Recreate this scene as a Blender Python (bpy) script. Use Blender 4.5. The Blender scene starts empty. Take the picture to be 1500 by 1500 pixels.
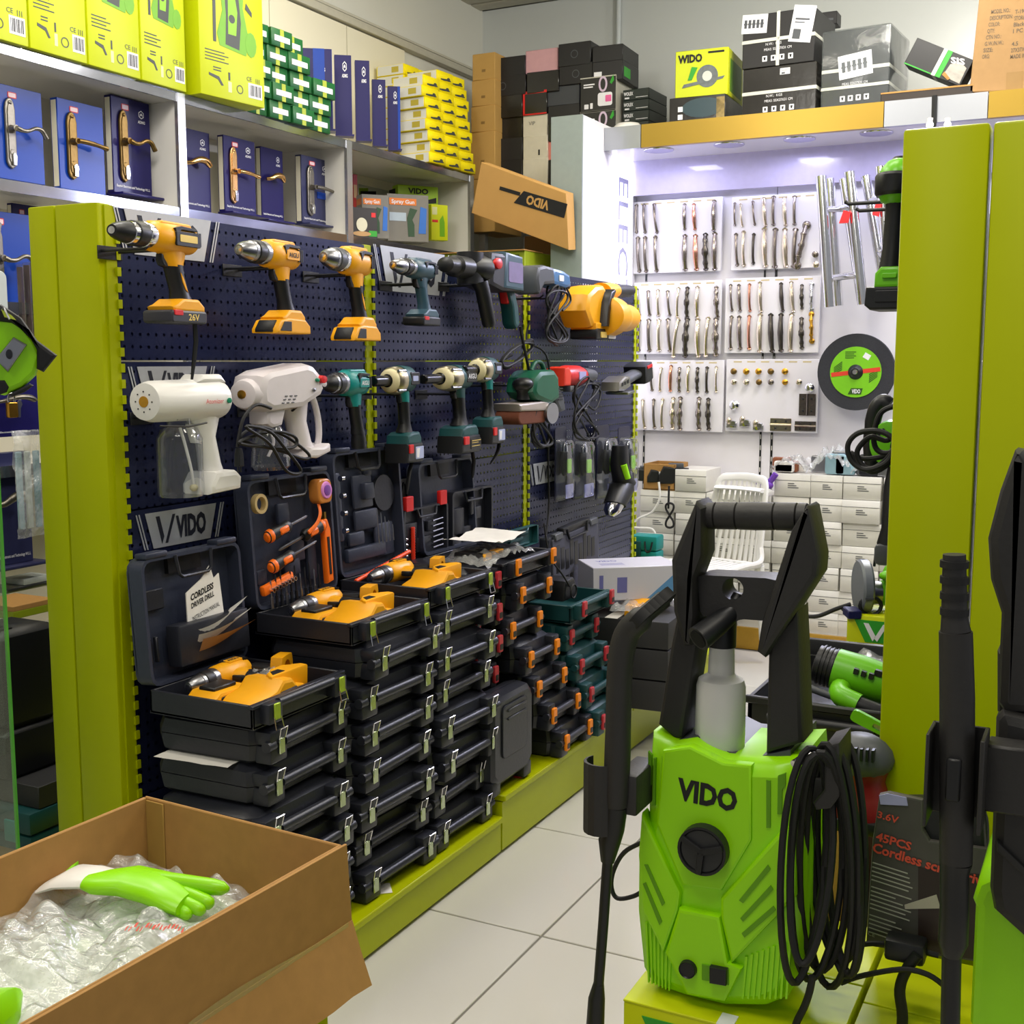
import bpy, bmesh, math, random
from mathutils import Matrix, Vector, Euler
random.seed(7)
PI = math.pi; R = math.radians
S = bpy.context.scene
# ---------------------------------------------------------------- camera
HC, FPX, PITCH, YAW = 1.5, 1750.0, R(7.2), R(27)
cd = bpy.data.cameras.new('camera'); cam = bpy.data.objects.new('camera', cd); S.collection.objects.link(cam)
cam.location = (0, 0, HC); cam.rotation_euler = (PI/2-PITCH, 0, YAW)
cd.sensor_width = 36; cd.lens = FPX/1500*36; cd.clip_start = 0.02
S.camera = cam
# ---------------------------------------------------------------- world, lights, exposure
w = bpy.data.worlds.new('world'); S.world = w; w.use_nodes = True
w.node_tree.nodes['Background'].inputs[0].default_value = (0.93, 0.95, 1.0, 1)
w.node_tree.nodes['Background'].inputs[1].default_value = 0.42
S.view_settings.view_transform = 'Standard'; S.view_settings.look = 'None'
S.view_settings.gamma = 1; S.view_settings.use_curve_mapping = False
S.view_settings.exposure = -0.32
def area(loc, sx, sy, power, col, rot=(0,0,0)):
    l = bpy.data.lights.new('shop_lamp', 'AREA'); l.shape = 'RECTANGLE'; l.size = sx; l.size_y = sy
    l.energy = power; l.color = col
    o = bpy.data.objects.new('shop_lamp', l); S.collection.objects.link(o); o.location = loc; o.rotation_euler = rot
    return o
WARM = (1.0, 0.93, 0.80); COOL = (0.70, 0.70, 1.0)
for x, y in ((-2.55, 1.6), (-2.6, 4.4), (-0.75, 0.3), (-1.0, 2.6), (-1.0, 4.9), (0.9, 1.6), (0.9, 4.2), (-0.9, -2.0)):
    area((x, y, 3.6), 1.2, 0.3, 27, WARM)
def wall_fill(loc, power, col):  # unseen point lamps, added to brighten the upper walls and ceiling
    l = bpy.data.lights.new('wall_fill_lamp', 'POINT'); l.energy = power; l.color = col; l.shadow_soft_size = .22
    o = bpy.data.objects.new('wall_fill_lamp', l); S.collection.objects.link(o); o.location = loc
for p_, e_ in (((-2.3, 2.6, 3.3), 75), ((-.6, 1.0, 3.2), 45), ((.9, 5.5, 3.3), 95), ((-.9, 5.2, 3.45), 80)): wall_fill(p_, e_, (1, .97, .91))
area((-.98, 5.84, 2.60), .5, .08, 40, (.72, .74, 1), (R(-55), 0, R(-12)))  # cool lamp at the display header, giving the clip lamps' light
# ---------------------------------------------------------------- helpers
def ray(px, py):
    x = px-750.0; y = py-750.0
    d = y*math.cos(PITCH)+FPX*math.sin(PITCH); f = FPX*math.cos(PITCH)-y*math.sin(PITCH)
    return Vector((x*math.cos(YAW)-f*math.sin(YAW), x*math.sin(YAW)+f*math.cos(YAW), -d))
def at(px, py, X=None, Y=None, Z=None):
    r = ray(px, py)
    k = X/r.x if X is not None else Y/r.y if Y is not None else (Z-HC)/r.z
    return Vector((r.x*k, r.y*k, HC+r.z*k))
def lin(h):
    h = h.lstrip('#'); c = [int(h[i:i+2], 16)/255 for i in (0, 2, 4)]
    return tuple(x/12.92 if x <= .04045 else ((x+.055)/1.055)**2.4 for x in c)
_M = {}
def mat(name, hexc, rough=.5, metal=0, var=.08, scale=30, bump=0, spec=.5, emit=0, trans=0, alpha=1, coat=0, sss=0, ior=1.45):
    if name in _M: return _M[name]
    m = bpy.data.materials.new(name); m.use_nodes = True; nt = m.node_tree; b = nt.nodes['Principled BSDF']
    c = lin(hexc)
    tc = nt.nodes.new('ShaderNodeTexCoord'); no = nt.nodes.new('ShaderNodeTexNoise'); no.inputs['Scale'].default_value = scale
    no.inputs['Detail'].default_value = 3
    nt.links.new(tc.outputs['Object'], no.inputs['Vector'])
    mx = nt.nodes.new('ShaderNodeMix'); mx.data_type = 'RGBA'
    mx.inputs[6].default_value = tuple(x*(1-var) for x in c)+(1,); mx.inputs[7].default_value = tuple(min(1, x*(1+var)) for x in c)+(1,)
    nt.links.new(no.outputs['Fac'], mx.inputs[0]); nt.links.new(mx.outputs[2], b.inputs['Base Color'])
    b.inputs['Roughness'].default_value = rough; b.inputs['Metallic'].default_value = metal
    b.inputs['Specular IOR Level'].default_value = spec; b.inputs['IOR'].default_value = ior
    b.inputs['Transmission Weight'].default_value = trans; b.inputs['Alpha'].default_value = alpha
    b.inputs['Coat Weight'].default_value = coat
    if emit:
        b.inputs['Emission Color'].default_value = c+(1,); b.inputs['Emission Strength'].default_value = emit
    if bump:
        bp = nt.nodes.new('ShaderNodeBump'); bp.inputs['Strength'].default_value = bump; bp.inputs['Distance'].default_value = .002
        nt.links.new(no.outputs['Fac'], bp.inputs['Height']); nt.links.new(bp.outputs[0], b.inputs['Normal'])
    _M[name] = m; return m
def T(x=0, y=0, z=0): return Matrix.Translation((x, y, z))
def RX(a): return Matrix.Rotation(a, 4, 'X')
def RY(a): return Matrix.Rotation(a, 4, 'Y')
def RZ(a): return Matrix.Rotation(a, 4, 'Z')
_TC = {}
def text_mesh(s, bold):
    k = (s, bold)
    if k not in _TC:
        c = bpy.data.curves.new('t', 'FONT'); c.body = s; c.size = 1; c.resolution_u = 2; c.offset = bold
        o = bpy.data.objects.new('t', c); me = o.to_mesh()
        _TC[k] = ([v.co.copy() for v in me.vertices], [tuple(p.vertices) for p in me.polygons])
        o.to_mesh_clear(); bpy.data.objects.remove(o); bpy.data.curves.remove(c)
    return _TC[k]
def rr(x0, x1, z0, z1, r, n=4):
    "rounded rectangle, counter-clockwise"
    p = []
    for cx, cz, a in ((x1-r, z0+r, -90), (x1-r, z1-r, 0), (x0+r, z1-r, 90), (x0+r, z0+r, 180)):
        for i in range(n+1):
            t = R(a+90*i/n); p.append((cx+r*math.cos(t), cz+r*math.sin(t)))
    return p
def circ(cx, cz, r, n=20, r2=None): return [(cx+r*math.cos(2*PI*i/n), cz+(r2 or r)*math.sin(2*PI*i/n)) for i in range(n)]
def offset(pts, d):
    n = len(pts); ar = sum(pts[i][0]*pts[(i+1) % n][1]-pts[(i+1) % n][0]*pts[i][1] for i in range(n))
    sg = 1 if ar > 0 else -1; out = []
    for i in range(n):
        a, b, c = Vector(pts[i-1]), Vector(pts[i]), Vector(pts[(i+1) % n])
        e1 = (b-a); e2 = (c-b)
        if e1.length < 1e-9: e1 = e2
        if e2.length < 1e-9: e2 = e1
        e1 = e1.normalized(); e2 = e2.normalized()
        n1 = Vector((-e1.y, e1.x))*sg; n2 = Vector((-e2.y, e2.x))*sg
        m = n1+n2
        m = n1 if m.length < 1e-6 else m.normalized()
        q = b+m*d/max(.5, m.dot(n1)); out.append((q.x, q.y))
    return out
class MB:
    def __init__(s): s.v = []; s.f = []; s.mi = []; s.M = Matrix.Identity(4)
    def add(s, vs, fs, m=0):
        n = len(s.v); s.v += [s.M @ Vector(v) for v in vs]
        s.f += [tuple(i+n for i in f) for f in fs]; s.mi += [m]*len(fs)
        return s
    def box(s, x0, x1, y0, y1, z0, z1, m=0, bev=0):
        if x0 > x1: x0, x1 = x1, x0
        if y0 > y1: y0, y1 = y1, y0
        if z0 > z1: z0, z1 = z1, z0
        if not bev:
            vs = [(x, y, z) for x in (x0, x1) for y in (y0, y1) for z in (z0, z1)]
            return s.add(vs, [(0,1,3,2), (4,6,7,5), (0,4,5,1), (2,3,7,6), (0,2,6,4), (1,5,7,3)], m)
        b = min(bev, (x1-x0)*.49, (y1-y0)*.49, (z1-z0)*.49)
        bm = bmesh.new(); bmesh.ops.create_cube(bm, size=1)
        for v in bm.verts: v.co = Vector(((x0+x1)/2+v.co.x*(x1-x0), (y0+y1)/2+v.co.y*(y1-y0), (z0+z1)/2+v.co.z*(z1-z0)))
        bmesh.ops.bevel(bm, geom=bm.edges[:], offset=b, segments=1 if b < .004 else 2, affect='EDGES', profile=.5)
        bm.verts.index_update()
        s.add([v.co.copy() for v in bm.verts], [tuple(v.index for v in f.verts) for f in bm.faces], m); bm.free(); return s
    def prism(s, pts, y0, y1, m=0, bev=0, mf=None):
        "outline in the xz plane, extruded along y; front is the smaller y"
        if y0 > y1: y0, y1 = y1, y0
        n = len(pts); ar = sum(pts[i][0]*pts[(i+1) % n][1]-pts[(i+1) % n][0]*pts[i][1] for i in range(n))
        if ar < 0: pts = pts[::-1]
        rings = []
        if bev:
            i1 = offset(pts, bev); i0 = offset(pts, bev*.3)
            rings = [(i1, y0), (i0, y0+bev*.3), (pts, y0+bev), (pts, y1-bev), (i0, y1-bev*.3), (i1, y1)]
        else: rings = [(pts, y0), (pts, y1)]
        vs = [(p[0], y, p[1]) for rg, y in rings for p in rg]
        fs = []
        for k in range(len(rings)-1):
            for i in range(n):
                j = (i+1) % n; fs.append((k*n+i, k*n+j, (k+1)*n+j, (k+1)*n+i)[::-1])
        s.add(vs, fs, m)
        s.add([(p[0], y0, p[1]) for p in rings[0][0]], [tuple(range(n))], m if mf is None else mf)
        s.add([(p[0], y1, p[1]) for p in rings[-1][0]], [tuple(range(n))[::-1]], m)
        return s
    def lathe(s, prof, c=(0,0,0), axis='x', n=20, m=0, sq=1):
        "profile of (position along axis, radius)"
        vs = []; fs = []
        for t, r in prof:
            for i in range(n):
                a = 2*PI*i/n; u = r*math.cos(a); v = r*math.sin(a)*sq
                vs.append({'x': (c[0]+t, c[1]+u, c[2]+v), 'y': (c[0]+u, c[1]+t, c[2]+v), 'z': (c[0]+u, c[1]+v, c[2]+t)}[axis])
        L = len(prof)
        for k in range(L-1):
            for i in range(n):
                j = (i+1) % n; fs.append((k*n+i, k*n+j, (k+1)*n+j, (k+1)*n+i))
        if prof[0][1] > 1e-6: fs.append(tuple(range(n))[::-1])
        if prof[-1][1] > 1e-6 and not (L == 2 and prof[0][0] == prof[1][0]): fs.append(tuple(range((L-1)*n, L*n)))
        if axis == 'y': fs = [f[::-1] for f in fs]
        return s.add(vs, fs, m)
    def loft(s, rings, m=0, cap=True):
        n = len(rings[0]); vs = [p for r in rings for p in r]; fs = []
        for k in range(len(rings)-1):
            for i in range(n):
                j = (i+1) % n; fs.append((k*n+i, k*n+j, (k+1)*n+j, (k+1)*n+i))
        if cap: fs += [tuple(range(n))[::-1], tuple(range((len(rings)-1)*n, len(rings)*n))]
        return s.add(vs, fs, m)
    def tube(s, path, r, n=8, m=0, closed=False, sy=1):
        P = [Vector(p) for p in path]; L = len(P); rs = r if isinstance(r, (list, tuple)) else [r]*L
        up = None; rings = []
        for i in range(L):
            t = (P[(i+1) % L]-P[i-1]) if closed else (P[min(i+1, L-1)]-P[max(i-1, 0)])
            t = t.normalized() if t.length > 1e-9 else Vector((0,0,1))
            if up is None:
                up = Vector((0,0,1)) if abs(t.z) < .9 else Vector((0,1,0))
            up = (up-t*up.dot(t)); up = up.normalized() if up.length > 1e-6 else t.orthogonal().normalized()
            sd = t.cross(up)
            rings.append([P[i]+(sd*math.cos(2*PI*k/n)+up*math.sin(2*PI*k/n)*sy)*rs[i] for k in range(n)])
        if closed: rings.append(rings[0])
        return s.loft(rings, m, not closed)
    def ball(s, c, rx, ry=None, rz=None, m=0, n=14, k=8):
        ry = ry or rx; rz = rz or rx; rings = []
        for i in range(1, k):
            a = -PI/2+PI*i/k
            rings.append([(c[0]+rx*math.cos(a)*math.cos(2*PI*j/n), c[1]+ry*math.cos(a)*math.sin(2*PI*j/n), c[2]+rz*math.sin(a)) for j in range(n)])
        return s.loft(rings, m)
    def text(s, t, x, z, y, h, m=0, wx=None, align='C', rot=0, bold=.0, sh=0, ex=0):
        "flat lettering facing -y, cap height h, optionally squeezed to width wx"
        vs, fs = text_mesh(t, bold)
        if not vs: return s
        x0 = min(v.x for v in vs); x1 = max(v.x for v in vs); k = h/.69
        kx = k if wx is None else wx/(x1-x0)
        dx = {'C': -(x0+x1)/2, 'L': -x0, 'R': -x1}[align]; ca, sa = math.cos(rot), math.sin(rot); out = []
        for v in vs:
            u = (v.x+dx)*kx+sh*(v.y-.34)*k; q = (v.y-.34)*k
            out.append((x+u*ca-q*sa, y, z+u*sa+q*ca))
        return s.add(out, fs, m)
    def build(s, name, mats, parent=None, ang=38, kind=None):
        me = bpy.data.meshes.new(name); me.from_pydata(s.v, [], s.f); me.update()
        for m in (mats if isinstance(mats, (list, tuple)) else [mats]): me.materials.append(m)
        me.polygons.foreach_set('material_index', s.mi); me.polygons.foreach_set('use_smooth', [True]*len(s.f))
        me.set_sharp_from_angle(angle=R(ang)); me.update()
        o = bpy.data.objects.new(name, me); S.collection.objects.link(o)
        if parent: o.parent = parent
        if kind: o['kind'] = kind
        return o
def tag(o, label, cat, group=None):
    o['label'] = label; o['category'] = cat
    if group: o['group'] = group
    return o
def thing(name, label, cat, loc=(0,0,0), rz=0, group=None, rot=None, sc=1):
    o = bpy.data.objects.new(name, None); S.collection.objects.link(o); o.location = loc
    o.rotation_euler = rot or (0, 0, rz); o.empty_display_size = .05
    if sc != 1: o.scale = (sc, sc, sc) if not isinstance(sc, tuple) else sc
    return tag(o, label, cat, group)
def copy_tree(o, label=None, parent=None, group=None):
    c = o.copy(); S.collection.objects.link(c)
    if parent: c.parent = parent
    if label: c['label'] = label
    if group: c['group'] = group
    for ch in list(o.children): copy_tree(ch, None, c)
    return c
def spline(pts, n=6, closed=False):
    P = [Vector(p) for p in pts]; L = len(P); out = []
    for i in range(L if closed else L-1):
        g = lambda k: P[k % L] if closed else P[min(max(k, 0), L-1)]
        p0, p1, p2, p3 = g(i-1), g(i), g(i+1), g(i+2)
        for j in range(n):
            t = j/n
            out.append(.5*((2*p1)+(-p0+p2)*t+(2*p0-5*p1+4*p2-p3)*t*t+(-p0+3*p1-3*p2+p3)*t**3))
    if not closed: out.append(P[-1])
    return out
G90 = PI/2      # front of the aisle-side board faces +x: things drawn facing -y are turned by this
# ---------------------------------------------------------------- materials
LIME = mat('lime_paint', '#a9b300', .34, 0, .05, 6, 0, .22)
NAVY = None
WHITE = mat('white_laminate', '#dedbd3', .35, 0, .04, 5)
WHITEP = mat('white_plastic', '#e8e6e0', .3, 0, .03, 12)
BLACK = mat('black_plastic', '#17181a', .42, 0, .12, 60, .15)
BLACK2 = mat('black_case_plastic', '#25272f', .36, 0, .12, 90, .2)
GREY = mat('grey_plastic', '#4a4d52', .45)
RUBBER = mat('rubber', '#141415', .6)
CHROME = mat('chrome', '#d8d8da', .15, 1)
STEEL = mat('steel', '#9b9ca0', .3, 1)
DSTEEL = mat('dark_steel', '#3a3b3f', .35, .8)
YEL = mat('tool_yellow', '#f0a80c', .4)
TEAL = mat('tool_teal', '#0f8582', .4)
DTEAL = mat('case_teal', '#14484a', .45)
GREENW = mat('washer_green', '#98e000', .35, 0, .04, 8)
RED = mat('red_plastic', '#d01e1e', .4)
ORANGE = mat('orange_plastic', '#ff7412', .4)
PAPER = mat('paper', '#e6e3dc', .7)
CARD = mat('cardboard', '#a97e44', .8, 0, .14, 40, .15)
def clear(name, tint='#ffffff', body=0.0, rough=.05, bump=0, scale=12, bodycol='#e8ebea', refl=.06):
    "thin clear plastic or glass: see-through, mirror-like towards grazing, with an optional milky share"
    m = bpy.data.materials.new(name); m.use_nodes = True; nt = m.node_tree; N = nt.nodes; L = nt.links
    tr_ = N.new('ShaderNodeBsdfTransparent'); tr_.inputs[0].default_value = lin(tint)+(1,)
    gl = N.new('ShaderNodeBsdfGlossy'); gl.inputs['Roughness'].default_value = rough
    df = N['Principled BSDF']; df.inputs['Base Color'].default_value = lin(bodycol)+(1,); df.inputs['Roughness'].default_value = .3
    lw = N.new('ShaderNodeLayerWeight'); lw.inputs[0].default_value = .25
    ad = N.new('ShaderNodeMath'); ad.operation = 'ADD'; ad.inputs[1].default_value = refl; ad.use_clamp = True; L.new(lw.outputs['Facing'], ad.inputs[0])
    po = N.new('ShaderNodeMath'); po.operation = 'POWER'; po.inputs[1].default_value = 1.6; L.new(ad.outputs[0], po.inputs[0])
    a = N.new('ShaderNodeMixShader'); a.inputs[0].default_value = body; L.new(tr_.outputs[0], a.inputs[1]); L.new(df.outputs[0], a.inputs[2])
    b = N.new('ShaderNodeMixShader'); L.new(po.outputs[0], b.inputs[0]); L.new(a.outputs[0], b.inputs[1]); L.new(gl.outputs[0], b.inputs[2])
    if bump:
        tc = N.new('ShaderNodeTexCoord'); no = N.new('ShaderNodeTexNoise'); no.inputs['Scale'].default_value = scale; no.inputs['Detail'].default_value = 4
        bp = N.new('ShaderNodeBump'); bp.inputs['Strength'].default_value = bump; bp.inputs['Distance'].default_value = .01
        L.new(tc.outputs['Object'], no.inputs['Vector']); L.new(no.outputs['Fac'], bp.inputs['Height'])
        for q in (gl.inputs['Normal'], df.inputs['Normal'], lw.inputs['Normal']): L.new(bp.outputs[0], q)
    L.new(b.outputs[0], N['Material Output'].inputs[0]); return m
GLASS = clear('clear_plastic', '#eef0f4', .04)
INK = mat('black_print', '#151515', .6)
WPRINT = mat('white_print', '#e4e4e8', .6)
BOXY = mat('yellow_green_card', '#c6d000', .45, 0, .03, 10)
GOLD = mat('brass', '#c9973a', .28, 1)
BRONZE = mat('antique_bronze', '#7d6438', .38, .9, .25, 60)
ORD = ['first', 'second', 'third', 'fourth', 'fifth', 'sixth', 'seventh', 'eighth', 'ninth', 'tenth', 'eleventh', 'twelfth', 'thirteenth', 'fourteenth', 'fifteenth', 'sixteenth', 'seventeenth', 'eighteenth']
# ================================================================ the setting
def struct(name, mb, mats, parent=None):
    o = mb.build(name, mats, parent); o['kind'] = 'structure'; return o
def pegboard_mat():
    m = bpy.data.materials.new('navy_pegboard'); m.use_nodes = True; nt = m.node_tree; N = nt.nodes; L = nt.links
    b = N['Principled BSDF']; b.inputs['Base Color'].default_value = lin('#272d50')+(1,); b.inputs['Roughness'].default_value = .3
    b.inputs['Metallic'].default_value = .4
    tc = N.new('ShaderNodeTexCoord'); sx = N.new('ShaderNodeSeparateXYZ'); L.new(tc.outputs['Object'], sx.inputs[0])
    def math_(op, a, b_):
        n = N.new('ShaderNodeMath'); n.operation = op
        for i, q in ((0, a), (1, b_)):
            if isinstance(q, (int, float)): n.inputs[i].default_value = q
            else: L.new(q, n.inputs[i])
        return n.outputs[0]
    def cell(o, step):
        t = math_('DIVIDE', o, step); f = math_('FRACT', t, 0); return math_('MULTIPLY', math_('SUBTRACT', f, .5), step)
    u = cell(sx.outputs[1], .0262); v = cell(sx.outputs[2], .0292)
    d = math_('SQRT', math_('ADD', math_('MULTIPLY', u, u), math_('MULTIPLY', v, v)), 0)
    hole = math_('LESS_THAN', d, .0043)
    no = N.new('ShaderNodeTexNoise'); no.inputs['Scale'].default_value = 7; L.new(tc.outputs['Object'], no.inputs['Vector'])
    L.new(math_('ADD', math_('MULTIPLY', no.outputs['Fac'], .2), .14), b.inputs['Roughness'])
    tr = N.new('ShaderNodeBsdfTransparent'); mx = N.new('ShaderNodeMixShader')
    L.new(hole, mx.inputs[0]); L.new(b.outputs[0], mx.inputs[1]); L.new(tr.outputs[0], mx.inputs[2])
    L.new(mx.outputs[0], N['Material Output'].inputs[0]); return m
NAVY = pegboard_mat()
TILE = mat('glazed_tile', '#cbc8c0', .12, 0, .05, 1.5)
GROUT = mat('grout', '#77736a', .9)
WALLM = mat('wall_paint', '#d6d5c8', .6, 0, .03, 2)
CREAM = mat('cream_panel', '#e2dcc2', .5, 0, .03, 2)
ALU = mat('brushed_aluminium', '#c9cacb', .25, .9, .05, 80)
# floor: grout bed with raised tiles
fl = struct('floor', MB().box(-4.2, 3.2, -2.5, 7.2, -.06, -.004), GROUT)
tp = .66; tm = None
for i in range(-5, 5):
    for j in range(-2, 8):
        x = -1.283+tp*i; y = 2.688+tp*(j-3)
        if tm is None:
            tm = MB().box(.003, tp-.003, .003, tp-.003, -.01, 0, 0, .002).build('tile', TILE, fl); o = tm
        else:
            o = tm.copy(); S.collection.objects.link(o)
        o.location = (x, y, 0)
struct('wall_left', MB().box(-3.95, -3.75, -2.5, 7.2, 0, 3.7), WALLM)
struct('wall_back', MB().box(-3.95, 3.2, 6.95, 7.15, 0, 3.7), mat('back_wall_paint', '#c9ccc8', .28, 0, .02, 2))
ce = struct('ceiling', MB().box(-3.95, 3.2, -2.5, 7.2, 3.72, 3.8), mat('ceiling_paint', '#6d6a60', .7))
cs = MB().box(0, 7.1, 0, .12, 3.69, 3.725, 0, .004)
o = cs.build('ceiling_slat', mat('ceiling_slat_paint', '#bdb9ab', .5), ce); o.location = (-3.95, 3.2, 0)
for i in range(1, 26):
    c = o.copy(); S.collection.objects.link(c); c.location = (-3.95, 3.2+.15*i, 0)
# rails and conduit on the walls
struct('trim_1', MB().box(-3.75, -3.70, 1.5, 6.95, 3.245, 3.285, 0, .004).box(-3.75, -3.72, 1.5, 6.95, 3.295, 3.31, 0, .002), mat('rail_paint', '#bdb9a6', .4))
p = at(906, 30, Y=6.93)
struct('trim_2', MB().lathe([(2.3, .016), (3.69, .016)], (p.x, 6.93, 0), 'z', 12), mat('conduit_paint', '#c3c8c6', .4))
# ---- white wall shelving behind the aisle board
SX = -3.3; sh = thing('wall_shelving', 'long white wall shelving unit with mirrored edge strips behind the pegboard stand', 'shelving', (SX, 1.2, 0))
y0, y1 = 0, 4.77
for z, t in ((.46, .03), (1.12, .03), (1.66, .03), (2.055, .03), (2.49, .03)):
    MB().box(-.42, 0, y0, y1, z, z+t, 0, .003).build('shelf', WHITE, sh)
    MB().box(.001, .008, y0, y1, z-.004, z+t+.004).build('edge_strip', mat('mirror_strip', '#9a9ca4', .12, .9, .3, 9), sh)
for y in (-.02, 1.21, 2.44, 3.565, 4.75):
    MB().box(-.42, -.004, y, y+.03, 0, 2.52).build('divider', WHITE, sh)
    MB().box(-.004, .012, y-.006, y+.036, 0, 2.52).build('upright_strip', ALU, sh)
for i, (a, b) in enumerate(((0, 1.2), (1.2, 2.43), (2.43, 3.0), (3.0, 3.56), (3.56, 4.2), (4.2, 4.77))):
    MB().box(-.44, -.42, a+.003, b-.003, 0, 3.235).build('back_panel', CREAM, sh)
p = at(540, 262, X=SX-.4)
MB().box(-.418, -.41, p.y-1.2-.08, p.y-1.2+.55, 2.30, 2.44).build('mirror', mat('mirror_glass', '#d0d4d6', .04, 1), sh)
p = at(385, 60, X=SX-.4)
_lm = MB().prism([(p.y-1.2-.35, 2.7), (p.y-1.2+.10, 2.7), (p.y-1.2+.07, 2.86), (p.y-1.2+.12, 3.03), (p.y-1.2-.35, 3.2)], -.006, 0)
o = _lm.build('loose_mirror', mat('mirror_glass', '#fff'), sh); o.rotation_euler = (0, 0, PI/2); o.location = (-.41, 0, 0)
# ---- pegboard stands
def slot_post(mb, x, y, side, z0, z1):
    "two toothed strips either side of an upright"
    n = int((z1-z0)/.0365)
    for i in range(n):
        z = z0+.0365*i
        mb.box(x, x+side*.006, y-.006, y+.006, z, z+.0365*.55)
def vido_plate(x, z, h, wd, y=0):
    "trapezoid plate with stripes, tick mark and word; faces -y"
    mb = MB(); s = h*.32
    mb.prism([(x+s*1.0, z), (x+wd-s*1.0, z), (x+wd-s*.1, z+h), (x+s*.1, z+h)], y-.0012, y, 0)
    for k in (0, 1):
        mb.prism([(x+s*.55-.009*(k+1), z), (x+s*.55-.009*(k+1)+.004, z), (x-s*.35-.009*(k+1)+.004, z+h), (x-s*.35-.009*(k+1), z+h)], y-.0012, y, 0)
        q = x+wd-s*.55+.009*(k+1)
        mb.prism([(q-.004, z), (q, z), (q+s*.9, z+h), (q+s*.9-.004, z+h)], y-.0012, y, 0)
    a = x+wd*.2
    mb.prism([(a-.16*h, z+.88*h), (a-.02*h, z+.88*h), (a+.14*h, z+.3*h), (a+.05*h, z+.1*h)], y-.002, y-.001, 1)
    mb.prism([(a+.18*h, z+.1*h), (a+.5*h, z+.88*h), (a+.6*h, z+.88*h), (a+.28*h, z+.1*h)], y-.002, y-.001, 1)
    mb.text('VIDO', x+wd*.62, z+h*.5, y-.002, h*.56, 1, wx=wd*.42, bold=.05)
    return mb
PLATE = mat('silver_plate', '#b9bcc0', .4, .3)
GX = -2.07; GY = [2.05, 3.10, 4.18, 5.35]; GT = 1.85
NB = mat('navy_print', '#1b1e2c', .5)
g = thing('pegboard_stand', 'lime green and navy pegboard stand hung with power tools along the aisle', 'display stand', (GX, 0, 0))
def pboard(a, b, x, zs, nm='pegboard'):
    for z1, z0 in zip(zs[:-1], zs[1:]):
        MB().box(x-.012, x, a, b, z0+.002, z1-.002).build(nm, NAVY, g)
for k in range(3):
    pboard(GY[k]+.022, GY[k+1]-.022, 0, [GT, 1.5, 1.15, .8, .45, .14])
    pboard(GY[k]+.022, GY[k+1]-.022, -.19, [GT, 1.5, 1.15, .8, .45, .14])
    MB().box(-.2, .0, GY[k]+.022, GY[k+1]-.022, GT, GT+.004).build('top_rail', LIME, g) if k == 9 else None
for k, y in enumerate(GY):
    if k == 0:
        MB().box(-.135, -.004, y-.03, y+.014, 0, GT+.004, 0, .004).build('post', LIME, g)
        MB().box(-.222, -.139, y-.03, y+.014, 0, GT+.004, 0, .004).build('post', LIME, g)
        mb = MB(); mb.box(-.02, .001, y-.012, y+.02, .14, GT)
        slot_post(mb, 0, y+.021, 1, .16, GT-.03); mb.build('slotted_strip', LIME, g, kind='stuff')
    else:
        MB().box(-.19, -.002, y-.019, y+.019, 0, GT, 0, .002).build('post', LIME, g)
        mb = MB(); slot_post(mb, 0, y-.02, 1, .16, GT-.03); slot_post(mb, 0, y+.02, 1, .16, GT-.03); mb.build('slotted_strip', LIME, g, kind='stuff')
for (a, b, h, dx) in ((2.05, 3.10, .125, 0), (3.11, 4.18, .185, .0), (4.185, 5.35, .185, 0)):
    MB().box(0, .452+dx, a, b, .012, h-.022).build('plinth_front', LIME, g)
    MB().box(0, .462+dx, a+.002, b-.002, h-.020, h, 0, .003).build('plinth_shelf', LIME, g)
    MB().box(-.6, -.19, a, b, .012, h).build('rear_plinth', LIME, g)
for (pa, pb, lab) in (((160, 325), (292, 362), 0), ((556, 378), (652, 418), 0), ((180, 545), (286, 580), 0), ((192, 750), (300, 797), 0), ((575, 703), (624, 735), 0), ((780, 672), (815, 712), 0)):
    A = at(pa[0], pb[1], X=GX+.002); B = at(pb[0], pa[1], X=GX+.002)
    zc = at((pa[0]+pb[0])/2, (pa[1]+pb[1])/2, X=GX).z
    wd = B.y-A.y; h = wd*.34
    if pa[0] < 200: A.y += .045; B.y += .03
    if pa[0] in (575,): wd = .24; A.y = B.y-.24; h = .085
    if pa[0] == 780: wd = .25; h = .085
    o = vido_plate(0, 0, h, wd).build('brand_plate', [PLATE, NB], g); o.rotation_euler = (0, 0, G90); o.location = (.002, A.y, zc-h/2)
# right-hand stand: mostly its end posts are seen
RXF = -.325; RY0 = 1.985
g2 = thing('pegboard_stand', 'lime green stand end with two tall posts on the right of the aisle', 'display stand', (RXF, RY0, 0))
MB().box(0, .125, -.02, .03, 0, GT+.004, 0, .005).build('post', LIME, g2)
MB().box(.13, .34, -.02, .03, 0, GT+.004, 0, .005).build('post', LIME, g2)
for a, b in ((.03, 1.1), (1.12, 2.2), (2.22, 3.3)):
    for z1, z0 in ((1.85, 1.5), (1.5, 1.15), (1.15, .8), (.8, .45), (.45, .19)):
        MB().box(.004, .016, a, b, z0+.002, z1-.002).build('pegboard', NAVY, g2)
        MB().box(.32, .332, a, b, z0+.002, z1-.002).build('pegboard', NAVY, g2)
    MB().box(-.46, .0, a, b-.005, .01, .165).build('plinth_front', LIME, g2)
    MB().box(-.47, .0, a, b-.005, .167, .185, 0, .003).build('plinth_shelf', LIME, g2)
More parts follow.
